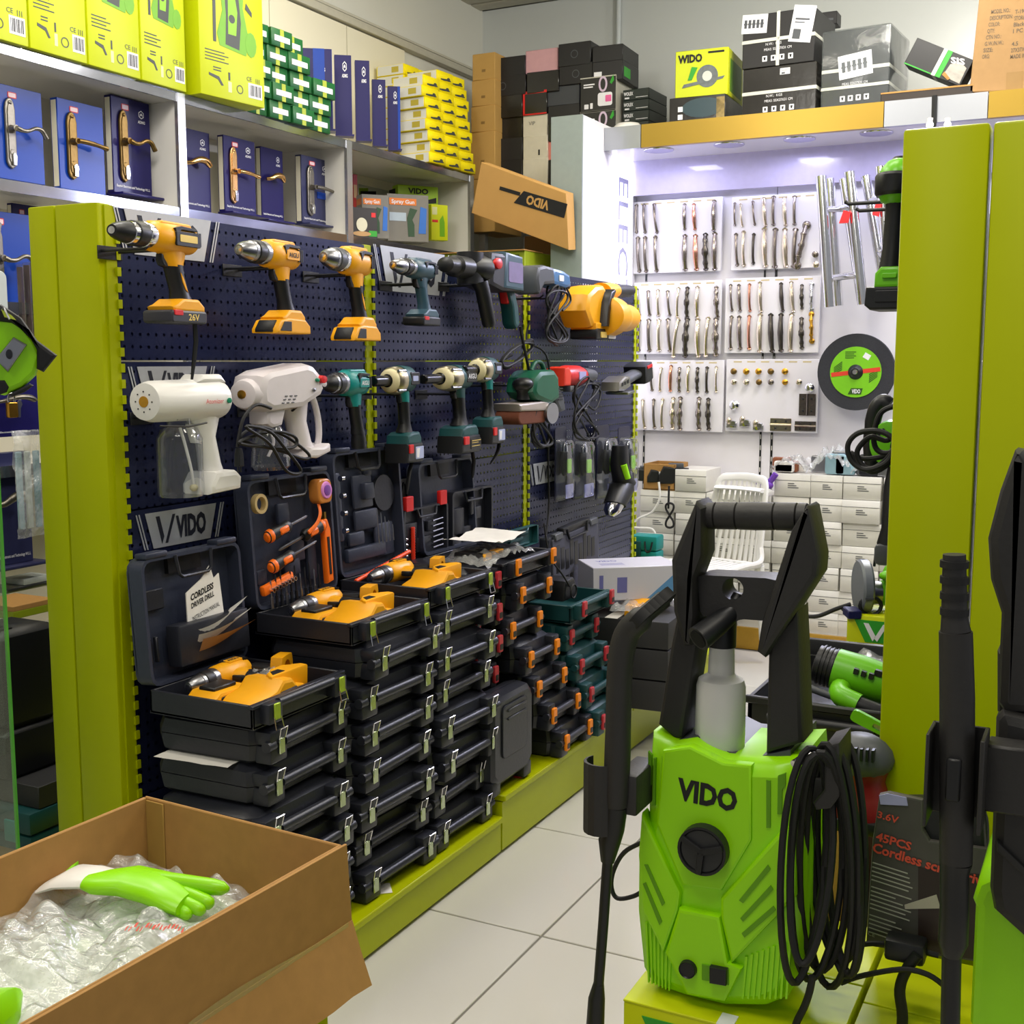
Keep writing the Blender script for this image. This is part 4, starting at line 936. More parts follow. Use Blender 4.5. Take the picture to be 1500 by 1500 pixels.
# white atomizer spray guns
def atomizer(kind):
    t = thing('spray_gun', 'white atomizer gun with clear bottle and red word on barrel, left on board' if kind == 0 else 'white atomizer gun with red button, power cord and closed handle loop', 'spray gun')
    W_ = WHITEP if kind == 0 else mat('lilac_white_plastic', '#d9d2d4', .3)
    if kind == 0:
        MB().lathe([(-.075, .020), (-.073, .033), (-.06, .037), (.0, .038), (.075, .040), (.09, .036), (.094, .0)], (0, 0, 0), 'x', 26).build('barrel', W_, t)
        MB().prism([(.02, .032), (.035, .047), (.08, .047), (.094, .03)], -.025, .025, 0, .008).build('rear_hump', W_, t)
        MB().loft([ell(.055, -.03, .035, .024), ell(.06, -.07, .018, .017), ell(.068, -.12, .020, .019), ell(.072, -.14, .022, .022)]).build('grip', W_, t)
        MB().prism([(.03, -.158), (.045, -.135), (.095, -.135), (.108, -.148), (.105, -.172), (.03, -.176)], -.04, .03, 0, .009).build('foot', W_, t)
        MB().prism([(.02, -.045), (.028, -.045), (.034, -.074), (.05, -.078), (.05, -.083), (.03, -.08), (.024, -.06)], -.006, .006, 0, .001).build('trigger', W_, t)
        MB().lathe([(-.0765, 0), (-.076, .010), (-.07, .010)], (0, 0, 0), 'x', 16).build('nozzle', GOLD, t)
        mb = MB()
        for k in range(8): mb.box(-.0757, -.0735, .018*math.cos(k*PI/4)-.0012, .018*math.cos(k*PI/4)+.0012, .018*math.sin(k*PI/4)-.0012, .018*math.sin(k*PI/4)+.0012)
        mb.build('air_hole', BLACK, t, kind='stuff')
        MB().lathe([(-.176, .0), (-.176, .036), (-.17, .038), (-.07, .038), (-.052, .03), (-.045, .02), (-.03, .02)], (.0, 0, 0), 'z', 26).build('bottle', GLASS, t)
        MB().tube(spline([(.002, 0, -.05), (.012, 0, -.08), (.02, -.005, -.13), (.024, -.005, -.16)], 5), .0025, 8).build('dip_tube', W_, t)
        MB().ball((.024, -.005, -.163), .007).build('tube_weight', CRM, t)
        mb = MB(); mb.text('Atomizer', .043, -.002, -.0412, .0085, 0, wx=.042); mb.build('lettering', RED, t)
        MB().lathe([(-.0425, 0), (-.042, .005), (-.035, .005)], (.078, 0, -.002), 'y', 12).build('button', mat('button_green', '#12805c', .4), t)
        MB().tube([(-.072, -.03, -.042), (-.03, -.05, -.045), (.01, -.052, -.040)], .0018, 6).build('wire', BLACK, t)
    else:
        MB().prism([(-.085, -.03), (-.088, .0), (-.08, .03), (-.06, .04), (.03, .055), (.05, .05), (.07, .03), (.078, .0), (.07, -.015), (.04, -.03), (.02, -.04), (-.06, -.045)], -.035, .035, 0, .014).build('barrel', W_, t)
        MB().lathe([(-.094, .02), (-.092, .028), (-.085, .032), (-.07, .034)], (0, 0, -.008), 'x', 24).build('nose', W_, t)
        MB().lathe([(-.096, 0), (-.0955, .009), (-.09, .009)], (0, 0, -.008), 'x', 14).build('nozzle', GOLD, t)
        MB().loft([ell(.03, -.03, .03, .022), ell(.035, -.07, .02, .018), ell(.045, -.115, .02, .02), ell(.05, -.13, .024, .022)]).build('grip', W_, t)
        MB().prism([(.03, -.148), (.04, -.126), (.075, -.128), (.095, -.122), (.096, -.140), (.06, -.152)], -.03, .03, 0, .006).build('foot', W_, t)
        MB().tube(spline([(.07, 0, .0), (.085, 0, -.03), (.095, 0, -.07), (.096, 0, -.11), (.088, 0, -.14)], 6), .006, 10).build('handle_loop', W_, t)
        MB().lathe([(-.042, 0), (-.041, .008), (-.03, .009)], (.066, 0, .02), 'y', 16).build('button', RED, t)
        MB().lathe([(-.0405, 0), (-.0395, .004), (-.03, .004)], (.052, 0, .019), 'y', 12).build('lamp', mat('button_green', '#12805c'), t)
        MB().lathe([(-.0395, 0), (-.0385, .004), (-.03, .004)], (.043, 0, -.002), 'y', 12).build('screw', STEEL, t)
        MB().prism([(-.06, -.04), (-.01, -.04), (-.02, -.075), (-.045, -.08), (-.06, -.07)], -.022, .022, 0, .008).build('bottle_neck', W_, t)
        MB().lathe([(-.168, 0), (-.168, .028), (-.16, .034), (-.10, .03), (-.075, .018)], (-.03, 0, 0), 'z', 24).build('bottle', GLASS, t)
        MB().tube(spline([(-.034, 0, -.08), (-.026, -.004, -.11), (-.036, 0, -.14)], 5), .0028, 8).build('dip_tube', W_, t)
        mb = MB()
        for i in range(3):
            for j in range(3): mb.box(-.03+.012*i-.004*j, -.024+.012*i-.004*j, -.0362, -.034, -.014-.007*j, -.012-.007*j)
        mb.build('vent_slot', GREY, t, kind='stuff')
    return t
fit(atomizer(0), 190, 548, 353, 730, X=TX-.02)
fit(atomizer(1), 337, 532, 484, 690, X=TX-.02)
cord('coiled_cable', 'coiled black power cord with plug hanging in front of the second white atomizer', [aX(397, 598, .2), aX(375, 593, .2), aX(357, 612, .2), aX(350, 640, .2), aX(348, 655, .2)], .0042,
     loops=[[aX(a, b, .2+.01*i) for a, b in L_] for i, L_ in enumerate((((352,640),(380,625),(420,640),(452,665),(445,672),(410,660),(370,650)), ((350,648),(400,632),(432,640),(430,655),(395,655)), ((360,625),(395,650),(420,690),(441,690),(420,660),(395,632))))])
p = aX(350, 665, .2); o = MB().prism([(-.010, -.03), (.010, -.03), (.008, .0), (.004, .014), (-.004, .014), (-.008, .0)], -.008, .008, 0, .003).tube([(-.005, 0, -.03), (-.005, 0, -.044)], .002, 8).tube([(.005, 0, -.03), (.005, 0, -.044)], .002, 8).build('plug', BLACK); o.location = p; o.rotation_euler = (0, 0, G90); tag(o, 'black two pin plug at end of the atomizer cord', 'plug')
# belt sander, grinder, cordless grinder
def sander():
    t = thing('belt_sander', 'green corded belt sander with brown belt, hung left of the red grinder', 'power tool')
    MB().prism([(-.06, -.01), (-.05, .03), (-.02, .05), (.05, .052), (.075, .03), (.08, -.03), (.03, -.05), (-.04, -.03)], -.04, .04, 0, .014).build('motor_housing', mat('deep_green', '#0e5a3f', .4), t)
    MB().prism([(.05, .02), (.075, .03), (.12, -.03), (.13, -.07), (.095, -.075), (.07, -.04)], -.03, .035, 0, .01).build('rear_cover', GREY, t)
    mb = MB()
    for i in range(5): mb.box(.082, .105, -.0315, -.028, -.005-.008*i, -.0015-.008*i)
    mb.build('vent_slot', BLACK, t, kind='stuff')
    MB().ball((-.055, -.01, .012), .028, .026, .02).lathe([(-.03, .016), (-.015, .014), (.0, .02)], (-.055, -.01, .0), 'z', 16).build('front_knob', BLACK, t)
    MB().prism([(-.12, -.04), (.03, -.035), (.06, -.05), (.05, -.065), (-.11, -.06)], -.036, .036, 0, .005).build('frame', mat('sander_frame', '#b3a9a0', .4, .4), t)
    MB().prism(rr(-.115, .025, -.098, -.056, .02), -.032, .032, 0, .004).build('sanding_belt', mat('abrasive', '#6a3a26', .9, 0, .2, 200), t)
    MB().lathe([(-.041, .012), (-.041, .03), (-.032, .03)], (.035, 0, -.072), 'y', 24).build('roller_cover', STEEL, t)
    MB().tube(spline([(-.0, 0, .05), (.02, 0, .072), (.05, 0, .07), (.07, 0, .04)], 5), .006, 10).build('top_handle', mat('deep_green', '#0e5a3f'), t)
    return t
fit(sander(), 722, 527, 828, 622, X=TX)
def grinder():
    t = thing('angle_grinder', 'red corded angle grinder between the green sander and the grey cordless grinder', 'power tool')
    MB().prism([(-.1, -.03), (-.098, .025), (-.075, .03), (-.055, .01), (-.06, -.03)], -.03, .03, 0, .006).build('guard', mat('orange_red', '#e0361c', .35), t)
    MB().lathe([(-.06, .03), (-.04, .034), (.03, .033), (.055, .026), (.1, .022), (.12, .018)], (0, 0, 0), 'x', 20).build('motor_housing', RED, t)
    MB().lathe([(.055, .0275), (.1, .024), (.13, .02), (.135, 0)], (0, 0, 0), 'x', 18).build('rear_grip', GREY, t)
    MB().prism(rr(-.02, .02, -.012, .014, .003), -.0355, -.03).build('label', mat('label_lilac', '#a9a7d8'), t)
    MB().prism([(-.045, -.03), (-.02, -.03), (-.022, -.05), (-.04, -.05)], -.02, .02, 0, .004).build('spindle', STEEL, t)
    return t
fit(grinder(), 800, 535, 876, 574, X=TX)
cord('coiled_cable', 'tied black cord loops hanging between the grinders', [aX(868, 565, .14), aX(880, 575, .15), aX(872, 600, .16), aX(858, 590, .16)], .0042, loops=[loop8(856, 600, 15, 45, .16), loop8(858, 602, 19, 40, .17, .5), loop8(852, 598, 11, 46, .18, .9)], tie=aX(855, 600, .17))
cord('thin_cable', 'long thin black cord dropping down the third board to the tool cases', [aX(776, 470, .1), aX(772, 500, .1), aX(800, 520, .16), aX(806, 580, .15), aX(803, 660, .12), aX(804, 740, .1), aX(798, 800, .12)], .0036)
cord('coiled_cable', 'bundle of wound black cord above the third impact wrench', [aX(735, 528, .1), aX(750, 520, .11)], .0042, loops=[[aX(a, b, .1+.012*i) for a, b in ((733+i,530),(748,512+i),(768,500+i),(780,498+2*i),(778,510+i),(760,525+i),(742,540-i))] for i in range(4)])
def cgrinder():
    t = thing('cordless_grinder', 'grey cordless grinder with black battery and red button at right end', 'power tool')
    MB().prism([(-.10, -.02), (-.095, .02), (-.06, .034), (-.03, .02), (-.03, -.028), (-.07, -.036)], -.03, .03, 0, .01).build('gear_head', mat('nickel_grey', '#8d8a80', .35, .6), t)
    MB().lathe([(-.04, .028), (.02, .024), (.05, .026)], (0, 0, -.002), 'x', 18).build('body_grip', GREY, t)
    b = MB().prism([(.04, -.05), (.04, .035), (.06, .045), (.085, .043), (.088, -.04), (.07, -.052)], -.036, .036, 0, .007).build('battery', BLACK, t)
    MB().prism(rr(.05, .078, .02, .036, .003), -.0385, -.03, 0, .001).build('release_button', RED, b)
    mb = MB()
    for i in range(3): mb.box(-.085+.015*i, -.077+.015*i, -.0315, -.029, -.004, .012)
    mb.build('vent_slot', BLACK, t, kind='stuff')
    MB().prism([(-.09, -.03), (-.05, -.038), (-.05, -.05), (-.085, -.044)], -.05, .02, 0, .003).build('guard', STEEL, t)
    return t
cg = fit(cgrinder(), 880, 530, 957, 578, X=TX+.02, roll=R(-10))
# blister packed drills, and one hanging chuck down
def blister(px0, py0, px1, py1, lab, d):
    t = thing('blister_pack', lab, 'packaged tool', (0, 0, 0), 0, None)
    MB().prism(rr(-.045, .045, -.13, .13, .012), 0, .003, 0, .001).build('backing_card', mat('pack_card', '#23243a', .3, 0, .4, 18), t)
    MB().loft([[(x, -.002, z) for x, z in rr(-.042, .042, -.125, .09, .015)], [(x, -.03, z) for x, z in rr(-.038, .038, -.12, .085, .02)], [(x, -.038, z) for x, z in rr(-.03, .03, -.11, .075, .02)]][::-1]).build('clear_shell', GLASS, t)
    o = MB().lathe([(-.0, .012), (.02, .024), (.07, .026), (.085, .018)], (0, -.016, -.04), 'z', 16, 0, .6).build('packed_tool', BLACK, t)
    MB().lathe([(.085, .014), (.1, .014), (.115, .008)], (0, -.016, -.04), 'z', 14, 0, .7).build('tool_nose', CHROME, o)
    MB().prism(rr(-.014, .014, -.03, .02, .006), -.034, -.03).build('tool_panel', GREENW, o)
    MB().prism(rr(-.03, .03, -.118, -.07, .004), -.034, -.031).build('print_label', mat('pack_print', '#9d9fd0', .3, 0, .4, 60), t)
    MB().tube([(0, .0, .115), (0, .08, .118)], .003, 8).build('hanging_peg', BLACK, t) if 0 else None
    return fit(t, px0, py0, px1, py1, X=GX+d)
for i, (a, b, c_, e_, lab) in enumerate(((812,625,842,735,'leftmost clear blister pack with small green-black tool on third board'), (838,628,872,733,'second clear blister pack from left on third board'), (872,622,906,733,'third clear blister pack from left, behind the hanging chuck'), (904,624,936,725,'rightmost clear blister pack beside the board end'))):
    blister(a, b, c_, e_, lab, .04+.02*(i % 2))
hd = thing('screw_driver', 'black and green cordless driver hanging with its silver chuck pointing down', 'drill')
MB().tube([(-.01, 0, .11), (-.012, 0, .06), (.0, 0, .02), (.012, 0, -.0)], [.016, .019, .02, .024], 16).build('grip', BLACK, hd)
MB().tube([(.03, 0, .03), (.0, 0, -.01), (-.03, 0, -.05)], [.012, .026, .023], 18).build('motor_housing', BLACK, hd)
MB().tube([(-.028, 0, -.046), (-.042, 0, -.066), (-.05, 0, -.078)], [.02, .017, .008], 16).build('chuck', CHROME, hd)
MB().tube([(-.02, -.012, .06), (-.006, -.014, .02)], [.008, .008], 10).build('accent', GREENW, hd)
fit(hd, 884, 652, 932, 758, X=GX+.14)
for i, (px, py, lab) in enumerate(((225, 357, 'the 26V drill'), (400, 385, 'the AIGU yellow drill'), (512, 396, 'the drill with silver gearbox'), (618, 410, 'the slate blue drill'), (700, 412, 'the rotary hammer'), (795, 432, 'the grey and blue corded tool'), (880, 440, 'the yellow blower'),
                 (270, 605, 'the first white atomizer'), (420, 595, 'the second white atomizer'), (515, 574, 'the teal drill'), (588, 572, 'the first impact wrench'), (668, 572, 'the AIGU impact wrench'), (712, 560, 'the rightmost impact wrench'), (775, 560, 'the belt sander'), (840, 565, 'the red grinder'), (915, 560, 'the cordless grinder'))):
    q = at(px, py, X=TX); h_ = peg(q.y, q.z-.012, .150); h_['label'] = 'black two-prong wire hook holding '+lab
# ================================================================ tool cases stacked on the plinths
def ring_tray(mb, x0, x1, y0, y1, z0, z1, t=.008, m=0, floor=.006):
    mb.box(x0, x1, y0, y1, z0, z0+floor, m); mb.box(x0, x0+t, y0, y1, z0, z1, m, .002); mb.box(x1-t, x1, y0, y1, z0, z1, m, .002)
    mb.box(x0, x1, y0, y0+t, z0, z1, m, .002); mb.box(x0, x1, y1-t, y1, z0, z1, m, .002); return mb
LATCH = mat('latch_tin', '#b9c6a4', .25, .85, .15, 50)
LATCHG = mat('latch_green', '#a4bd3c', .3, .5, .2, 60)
def bail(px_, y, z, s=1):
    return [(px_-.012, y, z), (px_-.014, y-.006, z-.026*s), (px_+.014, y-.006, z-.026*s), (px_+.012, y, z)]
def latch(par, x, y, z, style, opened=False):
    if style == 'tin':
        o = MB().box(x-.011, x+.011, y-.005, y, z-.026, z+.012, 0, .002).build('latch', LATCH if not opened else LATCHG, par)
        MB().tube(bail(x, y-.004, z+(.010 if not opened else -.02), -1 if not opened else 1), .0016, 6).build('wire_bail', CHROME, o)
    else:
        o = MB().prism(rr(x-.014, x+.014, z-.03, z+.024, .006), y-.010, y, 0, .002).build('latch', style, par)
        MB().prism(rr(x-.009, x+.009, z-.022, z-.004, .003), y-.0115, y-.009).build('latch_inset', BLACK, o)
    return o
def case(name, label, w_=.36, d_=.33, h_=.094, m=None, style='tin', group=None, opened=False, lidh=None, latches=2):
    "closed or open moulded case, front towards -y, standing on z=0"
    m = m or BLACK2; t = thing(name, label, 'tool case', (0, 0, 0), 0, group); hw = w_/2; hd = d_/2; hb = h_*.5
    fy = -hd+.03
    def shell(z0, z1, nm):
        mb = MB()
        if nm == 'lower_shell': zz = ((z0, .016), (z0+.010, .004), (z1-.008, 0), (z1, 0))
        else: zz = ((z0, 0), (z0+.008, 0), (z1-.014, .006), (z1, .024))
        c = .026
        rings = []
        for z, i in zz:
            x0, x1, ya, yb = -hw+i, hw-i, fy+i, hd-i
            rings.append([(x0+c, ya, z), (x1-c, ya, z), (x1, ya+c, z), (x1, yb-c, z), (x1-c, yb, z), (x0+c, yb, z), (x0, yb-c, z), (x0, ya+c, z)])
        mb.loft(rings)
        # the front shoulders that carry the latches
        for s in (-1, 1):
            xa, xb = sorted((s*hw*.94, s*hw*.56))
            mb.box(xa, xb, -hd+.004, fy+.02, z0+.004 if nm == 'lower_shell' else z0, z1 if nm == 'lower_shell' else z1-.014, 0, .006)
        return mb.build(nm, m, t, 30)
    if not opened:
        shell(0, hb-.001, 'lower_shell'); shell(hb+.001, h_, 'upper_shell')
        MB().tube([(-hw*.6, -hd+.012, hb), (hw*.6, -hd+.012, hb)], .0125, 12).build('handle', m, t)
        for s in (-1, 1):
            MB().tube([(s*hw*.98, -hd+.012, hb), (s*hw*.82, -hd+.012, hb)], .0125, 12).build('hinge_boss', m, t)
            latch(t, s*hw*.72, -hd+.003, hb+.002, style)
    else:
        mb = MB(); ring_tray(mb, -hw, hw, fy, hd, 0, hb)
        mb.box(-hw-.004, hw+.004, fy-.004, fy+.012, hb-.008, hb+.001, 0, .002); mb.build('lower_tray', m, t)
        MB().tube([(-hw*.6, -hd+.014, hb-.006), (hw*.6, -hd+.014, hb-.006)], .0105, 12).build('handle', m, t)
        for s in (-1, 1):
            MB().box(s*hw*.72-.024, s*hw*.72+.024, -hd+.003, fy+.004, .008, hb, 0, .004).build('latch_block', m, t)
            latch(t, s*hw*.72, -hd+.003, hb-.012, style, True)
        if lidh == 0: return t
        # raised lid, leaning back against the board
        L = lidh or d_*.95
        mb = MB(); mb.M = T(0, hd+.004, hb+.002) @ RX(R(-4))
        c = .03; oz = rr(-hw, hw, 0, L, c, 3)
        mb.prism(oz, .028, .034)
        inn = offset(oz, .009); n = len(oz)
        vs = [(p[0], y, p[1]) for p, y in [(q, -.012) for q in oz]+[(q, -.012) for q in inn]+[(q, .03) for q in oz]+[(q, .03) for q in inn]]
        fs = []
        for i in range(n):
            j = (i+1) % n; fs += [(i, j, n+j, n+i), (2*n+j, 2*n+i, i, j)[::-1] and (i, 2*n+i, 2*n+j, j), (n+i, n+j, 3*n+j, 3*n+i)]
        mb.add(vs, fs)
        mb.box(-hw*.92, -hw*.5, -.016, .02, L-.002, L+.012, 0, .004).box(hw*.5, hw*.92, -.016, .02, L-.002, L+.012, 0, .004)
        lid = mb.build('lid', mat('lid_plastic_violet_lit', '#333849', .4, 0, .12, 90, .2) if m == BLACK2 else m, t)  # black lids coloured lighter and bluer: violet display light put into the colour
        mh = MB(); mh.M = mb.M
        mh.tube([(-hw*.36, -.014, L-.004), (-hw*.32, -.016, L-.05), (-hw*.26, -.016, L-.058), (hw*.26, -.016, L-.058), (hw*.32, -.016, L-.05), (hw*.36, -.014, L-.004)], .0045, 8)
        mh.build('handle_recess', m, lid)
        mh = MB(); mh.M = mb.M; mh.box(-hw*.33, hw*.33, .016, .029, L-.05, L-.004).build('handle_hollow', BLACK, lid)
        t['lidM'] = 1
    return t
def put(t, x, y, z, rz=G90): t.location = (x, y, z); t.rotation_euler = (0, 0, rz); return t
random.seed(11)
NCASE = [0]
cproto = case('tool_case', 'x', group='black tool cases with tin latches')
cproto_used = False
ordn = ['lowest', 'second', 'third', 'fourth', 'fifth', 'sixth', 'seventh', 'eighth']
stacks = [(2.185, .35, 6, .125, .0945, 'nearest', -1.8, .94), (2.572, .36, 7, .125, .0965, 'middle', -1.8, 1.0), (2.925, .33, 7, .125, .1, 'farthest', -1.8, .93)]
for (yc, w_, n, z0, pitch, nm, xc, sx_) in stacks:
    for k in range(n):
        lab = '%s black case from the bottom in the %s of three black case stacks' % (ordn[k], nm)
        if not cproto_used: o = cproto; cproto_used = True; o['label'] = lab
        else: o = copy_tree(cproto, lab)
        o.scale = (sx_, 1, pitch/.0945*.995)
        put(o, xc+random.uniform(-.018, .016)+(.02 if k == 2 else 0), yc+random.uniform(-.02, .02), z0+pitch*k, G90+R(random.uniform(-2.5, 2.5)))
ca_ = put(case('open_tool_case', 'open black case with yellow drill set and paper manuals in lid, nearest stack top', .345, .33, .11, opened=True, lidh=.30), -1.80, 2.185, .125+.0945*6)
cb_ = put(case('open_tool_case', 'open black case with orange screwdrivers in lid, atop the middle stack', .36, .33, .11, opened=True, lidh=.34), -1.80, 2.575, .125+.0965*7)
cc_ = put(case('open_tool_case', 'open black case with drill bits and orange flexible shaft in its lid', .35, .33, .11, opened=True, lidh=.36), -1.80, 2.945, .125+.1*7)
def fz(root, x, y, z):
    "point in a case's own frame to world"
    return Matrix.Translation(root.location) @ root.rotation_euler.to_matrix().to_4x4() @ Vector((x, y, z))
# -- lid mouldings and contents; local frame of a lid plane: x along the case, z up, facing -y
def lidthing(root, name, label, cat, x, z, y=.0, group=None):
    t = thing(name, label, cat, fz(root, x, .165+.006+y+(z)*.07, .057+z), 0, group); t.rotation_euler = (R(-4), 0, G90); return t
def lidpart(root, mb, nm, m, y=.0, x=0, z=0):
    o = mb.build(nm, m, root); o.location = (x, .171+y+z*.07, .057+z); o.rotation_euler = (R(-4), 0, 0); return o
# lid A: pocket with manuals
lidpart(ca_, MB().box(-.09, .16, -.045, .0, 0, .10, 0, .006), 'pocket', BLACK2, .01, 0, .03)
lidpart(ca_, MB().box(-.03, .03, -.006, .0, 0, .05, 0, .003), 'relief', BLACK2, .018, -.11, .17)
for i in range(2): lidpart(ca_, MB().box(-.004, .004, -.012, .0, 0, .06, 0, .002), 'rib', BLACK2, .016, -.145+.022*i, .05)
mn = lidthing(ca_, 'instruction_manual', 'white printed instruction manual tucked upright in the open lid pocket', 'manual', .02, .10, -.012)
o = MB().prism([(-.06, -.03), (.075, -.03), (.065, .13), (.045, .12), (.035, .155), (.0, .125), (-.055, .10)], -.003, .0, 0).build('cover', PAPER, mn)
mb = MB(); mb.text('CORDLESS', .0, .095, -.0036, .014, 0, wx=.085, rot=R(12), bold=.04, sh=.3); mb.text('DRIVER DRILL', .0, .075, -.0036, .012, 0, wx=.085, rot=R(12), bold=.03, sh=.3); mb.text('INSTRUCTION MANUAL', .008, .045, -.0036, .011, 0, wx=.10, rot=R(12)); mb.build('lettering', INK, mn)
mn2 = lidthing(ca_, 'leaflet', 'curled leaflets fanned out in front of the white manual', 'leaflet', .02, .10, -.03)
for i, c in enumerate((PAPER, PAPER, mat('kraft_paper', '#b08a62', .8))):
    vs = []; fs = []
    for k in range(9):
        u = k/8; x = -.055+u*.14; z = .012-.01*i+.06*u*u*(1-.3*i)
        vs += [(x, -.002-.012*i-.05*u, z), (x+.006, .012-.008*i, z-.034-.0*i)]
    for k in range(8): fs.append((2*k+1, 2*k+3, 2*k+2, 2*k))
    MB().add(vs, fs).build('sheet', c, mn2)
# drill sets lying in the trays
def lying_drill(root, x, y, z, rz, lab, s=1.0):
    t = copy_tree(d2, lab); t.scale = (s, s, s); w_ = fz(root, x, y, z); t.location = w_; t.rotation_euler = (R(-88), 0, G90+rz); return t
def charger(root, x, y, z, lab, rz=0):
    t = thing('battery_charger', lab, 'charger', fz(root, x, y, z), G90+rz)
    MB().prism([(-.08, 0), (.08, 0), (.085, .012), (.07, .026), (.045, .03), (.03, .046), (.0, .05), (-.02, .034), (-.06, .028), (-.082, .014)], -.045, .04, 0, .007).build('body', YEL, t)
    MB().box(-.012, .04, -.048, -.02, .012, .03, 0, .002).build('rating_plate', INK, t)
    MB().prism(rr(.05, .078, .008, .022, .003), -.047, -.04).build('lamp_panel', BLACK, t)
    MB().tube(spline([(-.07, -.03, .02), (-.04, -.055, .03), (.0, -.05, .012), (.06, -.055, .006)], 5), .0028, 8).build('lead', RUBBER, t)
    t.scale = (1.3, 1.3, 1.3); return t
def batt(root, x, y, z, lab, rz=0):
    t = thing('battery_pack', lab, 'battery', fz(root, x, y, z), G90+rz)
    MB().prism([(-.05, 0), (.05, 0), (.055, .014), (.045, .032), (-.03, .034), (-.05, .02)], -.034, .034, 0, .006).build('shell', YEL, t)
    MB().prism(rr(-.03, .005, .005, .026, .004), -.036, -.03, 0, .001).build('vent_window', BLACK, t)
    MB().box(-.03, .03, -.018, .018, .032, .040, 0, .002).build('terminal_block', BLACK, t)
    t.scale = (1.3, 1.3, 1.3); return t
def frame_batt(root, x, y, z, lab, rz=0):
    t = thing('battery_pack', lab, 'battery', fz(root, x, y, z), G90+rz)
    mb = MB(); bridge_plate(mb, rr(-.028, .028, 0, .062, .008), circ(0, .031, .017, 16, .022), -.012, .012); mb.build('frame', YEL, t)
    MB().box(-.03, .0, .014, .06, .0, .045, 0, .006).build('cell_block', BLACK, t)
    t.scale = (1.25, 1.25, 1.25); return t
for (r_, sx0) in ((ca_, 0), (cb_, 0), (cc_, .0)):
    nm = {ca_.name: 'nearest', cb_.name: 'middle', cc_.name: 'farthest'}[r_.name]
    charger(r_, -.03, -.05, .012, 'yellow battery charger with black lead in tray of the %s open case' % nm, R(4))
    batt(r_, -.083, .04, .012, 'yellow spare battery at left end of the %s open case tray' % nm) if nm != 'farthest' else None
    lying_drill(r_, .0, .10, .055, R(0), 'yellow drill lying along the back of the %s open case tray' % nm, .92)
    frame_batt(r_, .13, .02, .01, 'yellow battery frame standing at right end of the %s open case tray' % nm, R(15))
pb = thing('parts_bag', 'small clear bag of parts lying on yellow drill set in nearest open case', 'bag', fz(ca_, .05, -.0, .05), G90)
crumple(14, 14, -.045, .045, -.035, .035, lambda x, y: .02-6*(x*x+y*y), 6, .02, 40).build('film', PLAST, pb); MB().ball((0, 0, .004), .03, .022, .008).build('contents', mat('bag_screws', '#857468', .4, .5), pb)
# lid B: hand tools
def screwdriver(x, z, L, rz, lab, flip=1):
    t = lidthing(cb_, 'screwdriver', lab, 'screwdriver', x, z, -.005)
    M_ = (RY(-rz) if flip > 0 else RY(-rz+PI)) @ Matrix.Diagonal((1.45, 1.2, 1.5, 1))
    mb = MB(); mb.M = M_; mb.lathe([(-.05, .006), (-.047, .011), (-.03, .0125), (-.008, .010), (.0, .011), (.012, .0125), (.02, .008)], (0, -.012, 0), 'x', 12); mb.build('handle', BLACK, t)
    mb = MB(); mb.M = M_; mb.lathe([(-.052, .0), (-.051, .007), (-.045, .0118), (-.038, .0128), (-.036, .012)], (0, -.012, 0), 'x', 12); mb.box(-.02, .008, -.0252, -.015, -.006, .006, 0, .003); mb.build('orange_grip', ORANGE, t)
    mb = MB(); mb.M = M_; mb.lathe([(.018, .003), (L, .003), (L+.006, .001)], (0, -.012, 0), 'x', 8); mb.build('shaft', STEEL, t)
screwdriver(-.055, .20, .07, R(12), 'uppermost orange and black screwdriver in the middle lid')
screwdriver(.055, .175, .09, R(12), 'orange and black screwdriver pointing left, second down in the middle lid', -1)
screwdriver(-.05, .12, .09, R(12), 'lowest orange and black screwdriver of three in the middle lid')
tp_ = lidthing(cb_, 'tape_roll', 'small round roll of cream tape in top left of the lid', 'tape', -.135, .275, -.004); mb = MB(); 
mb.loft([[(x, y, z) for x, z in circ(0, 0, r_, 24)] for r_, y in ((.026, 0), (.026, -.016), (.018, -.016), (.018, 0), (.026, 0))], 0, False).build('roll', mat('cream_tape', '#cfb57c', .5), tp_)
tm2 = lidthing(cb_, 'tape_measure', 'pink faced orange tape measure clipped in top right of the lid', 'tape measure', .115, .285, -.02)
MB().prism(rr(-.034, .032, -.034, .034, .02), -.022, .012, 0, .005).build('case', mat('clear_orange', '#c7803a', .2), tm2)
MB().lathe([(-.026, .0), (-.0255, .022), (-.02, .026)], (.004, 0, .002), 'y', 22).build('dial', mat('pink_dial', '#d98ad6', .3), tm2)
MB().lathe([(-.0275, .013), (-.027, .015), (-.025, .015)], (.004, 0, .002), 'y', 18).build('hub', mat('purple_hub', '#7d4a9c', .3), tm2)
MB().tube(spline([(-.02, -.01, -.034), (-.024, -.016, -.06), (-.045, -.018, -.085), (-.085, -.018, -.105)], 5), .006, 8, 0, False, .5).build('wrist_strap', ORANGE, tm2)
kn_ = lidthing(cb_, 'utility_knife', 'orange utility knife standing upright at right side of the lid', 'knife', .135, .055, -.012)
MB().prism([(-.014, -.03), (.014, -.025), (.016, .12), (.004, .15), (-.012, .15), (-.014, .11)], -.012, .006, 0, .004).build('handle', ORANGE, kn_)
MB().prism([(-.005, -.005), (.005, -.005), (.005, .1), (-.005, .1)], -.0135, -.01).build('slider_slot', BLACK, kn_); MB().box(-.004, .004, -.008, .0, .15, .17).build('blade', GOLD, kn_)
sr = lidthing(cb_, 'socket_rail', 'orange holder with a row of small round sockets in the lid', 'socket set', -.085, .06, -.01)
mb = MB(); mb.M = RY(R(-10)); mb.box(-.07, .06, -.012, .006, -.014, .014, 0, .006).build('rail', ORANGE, sr)
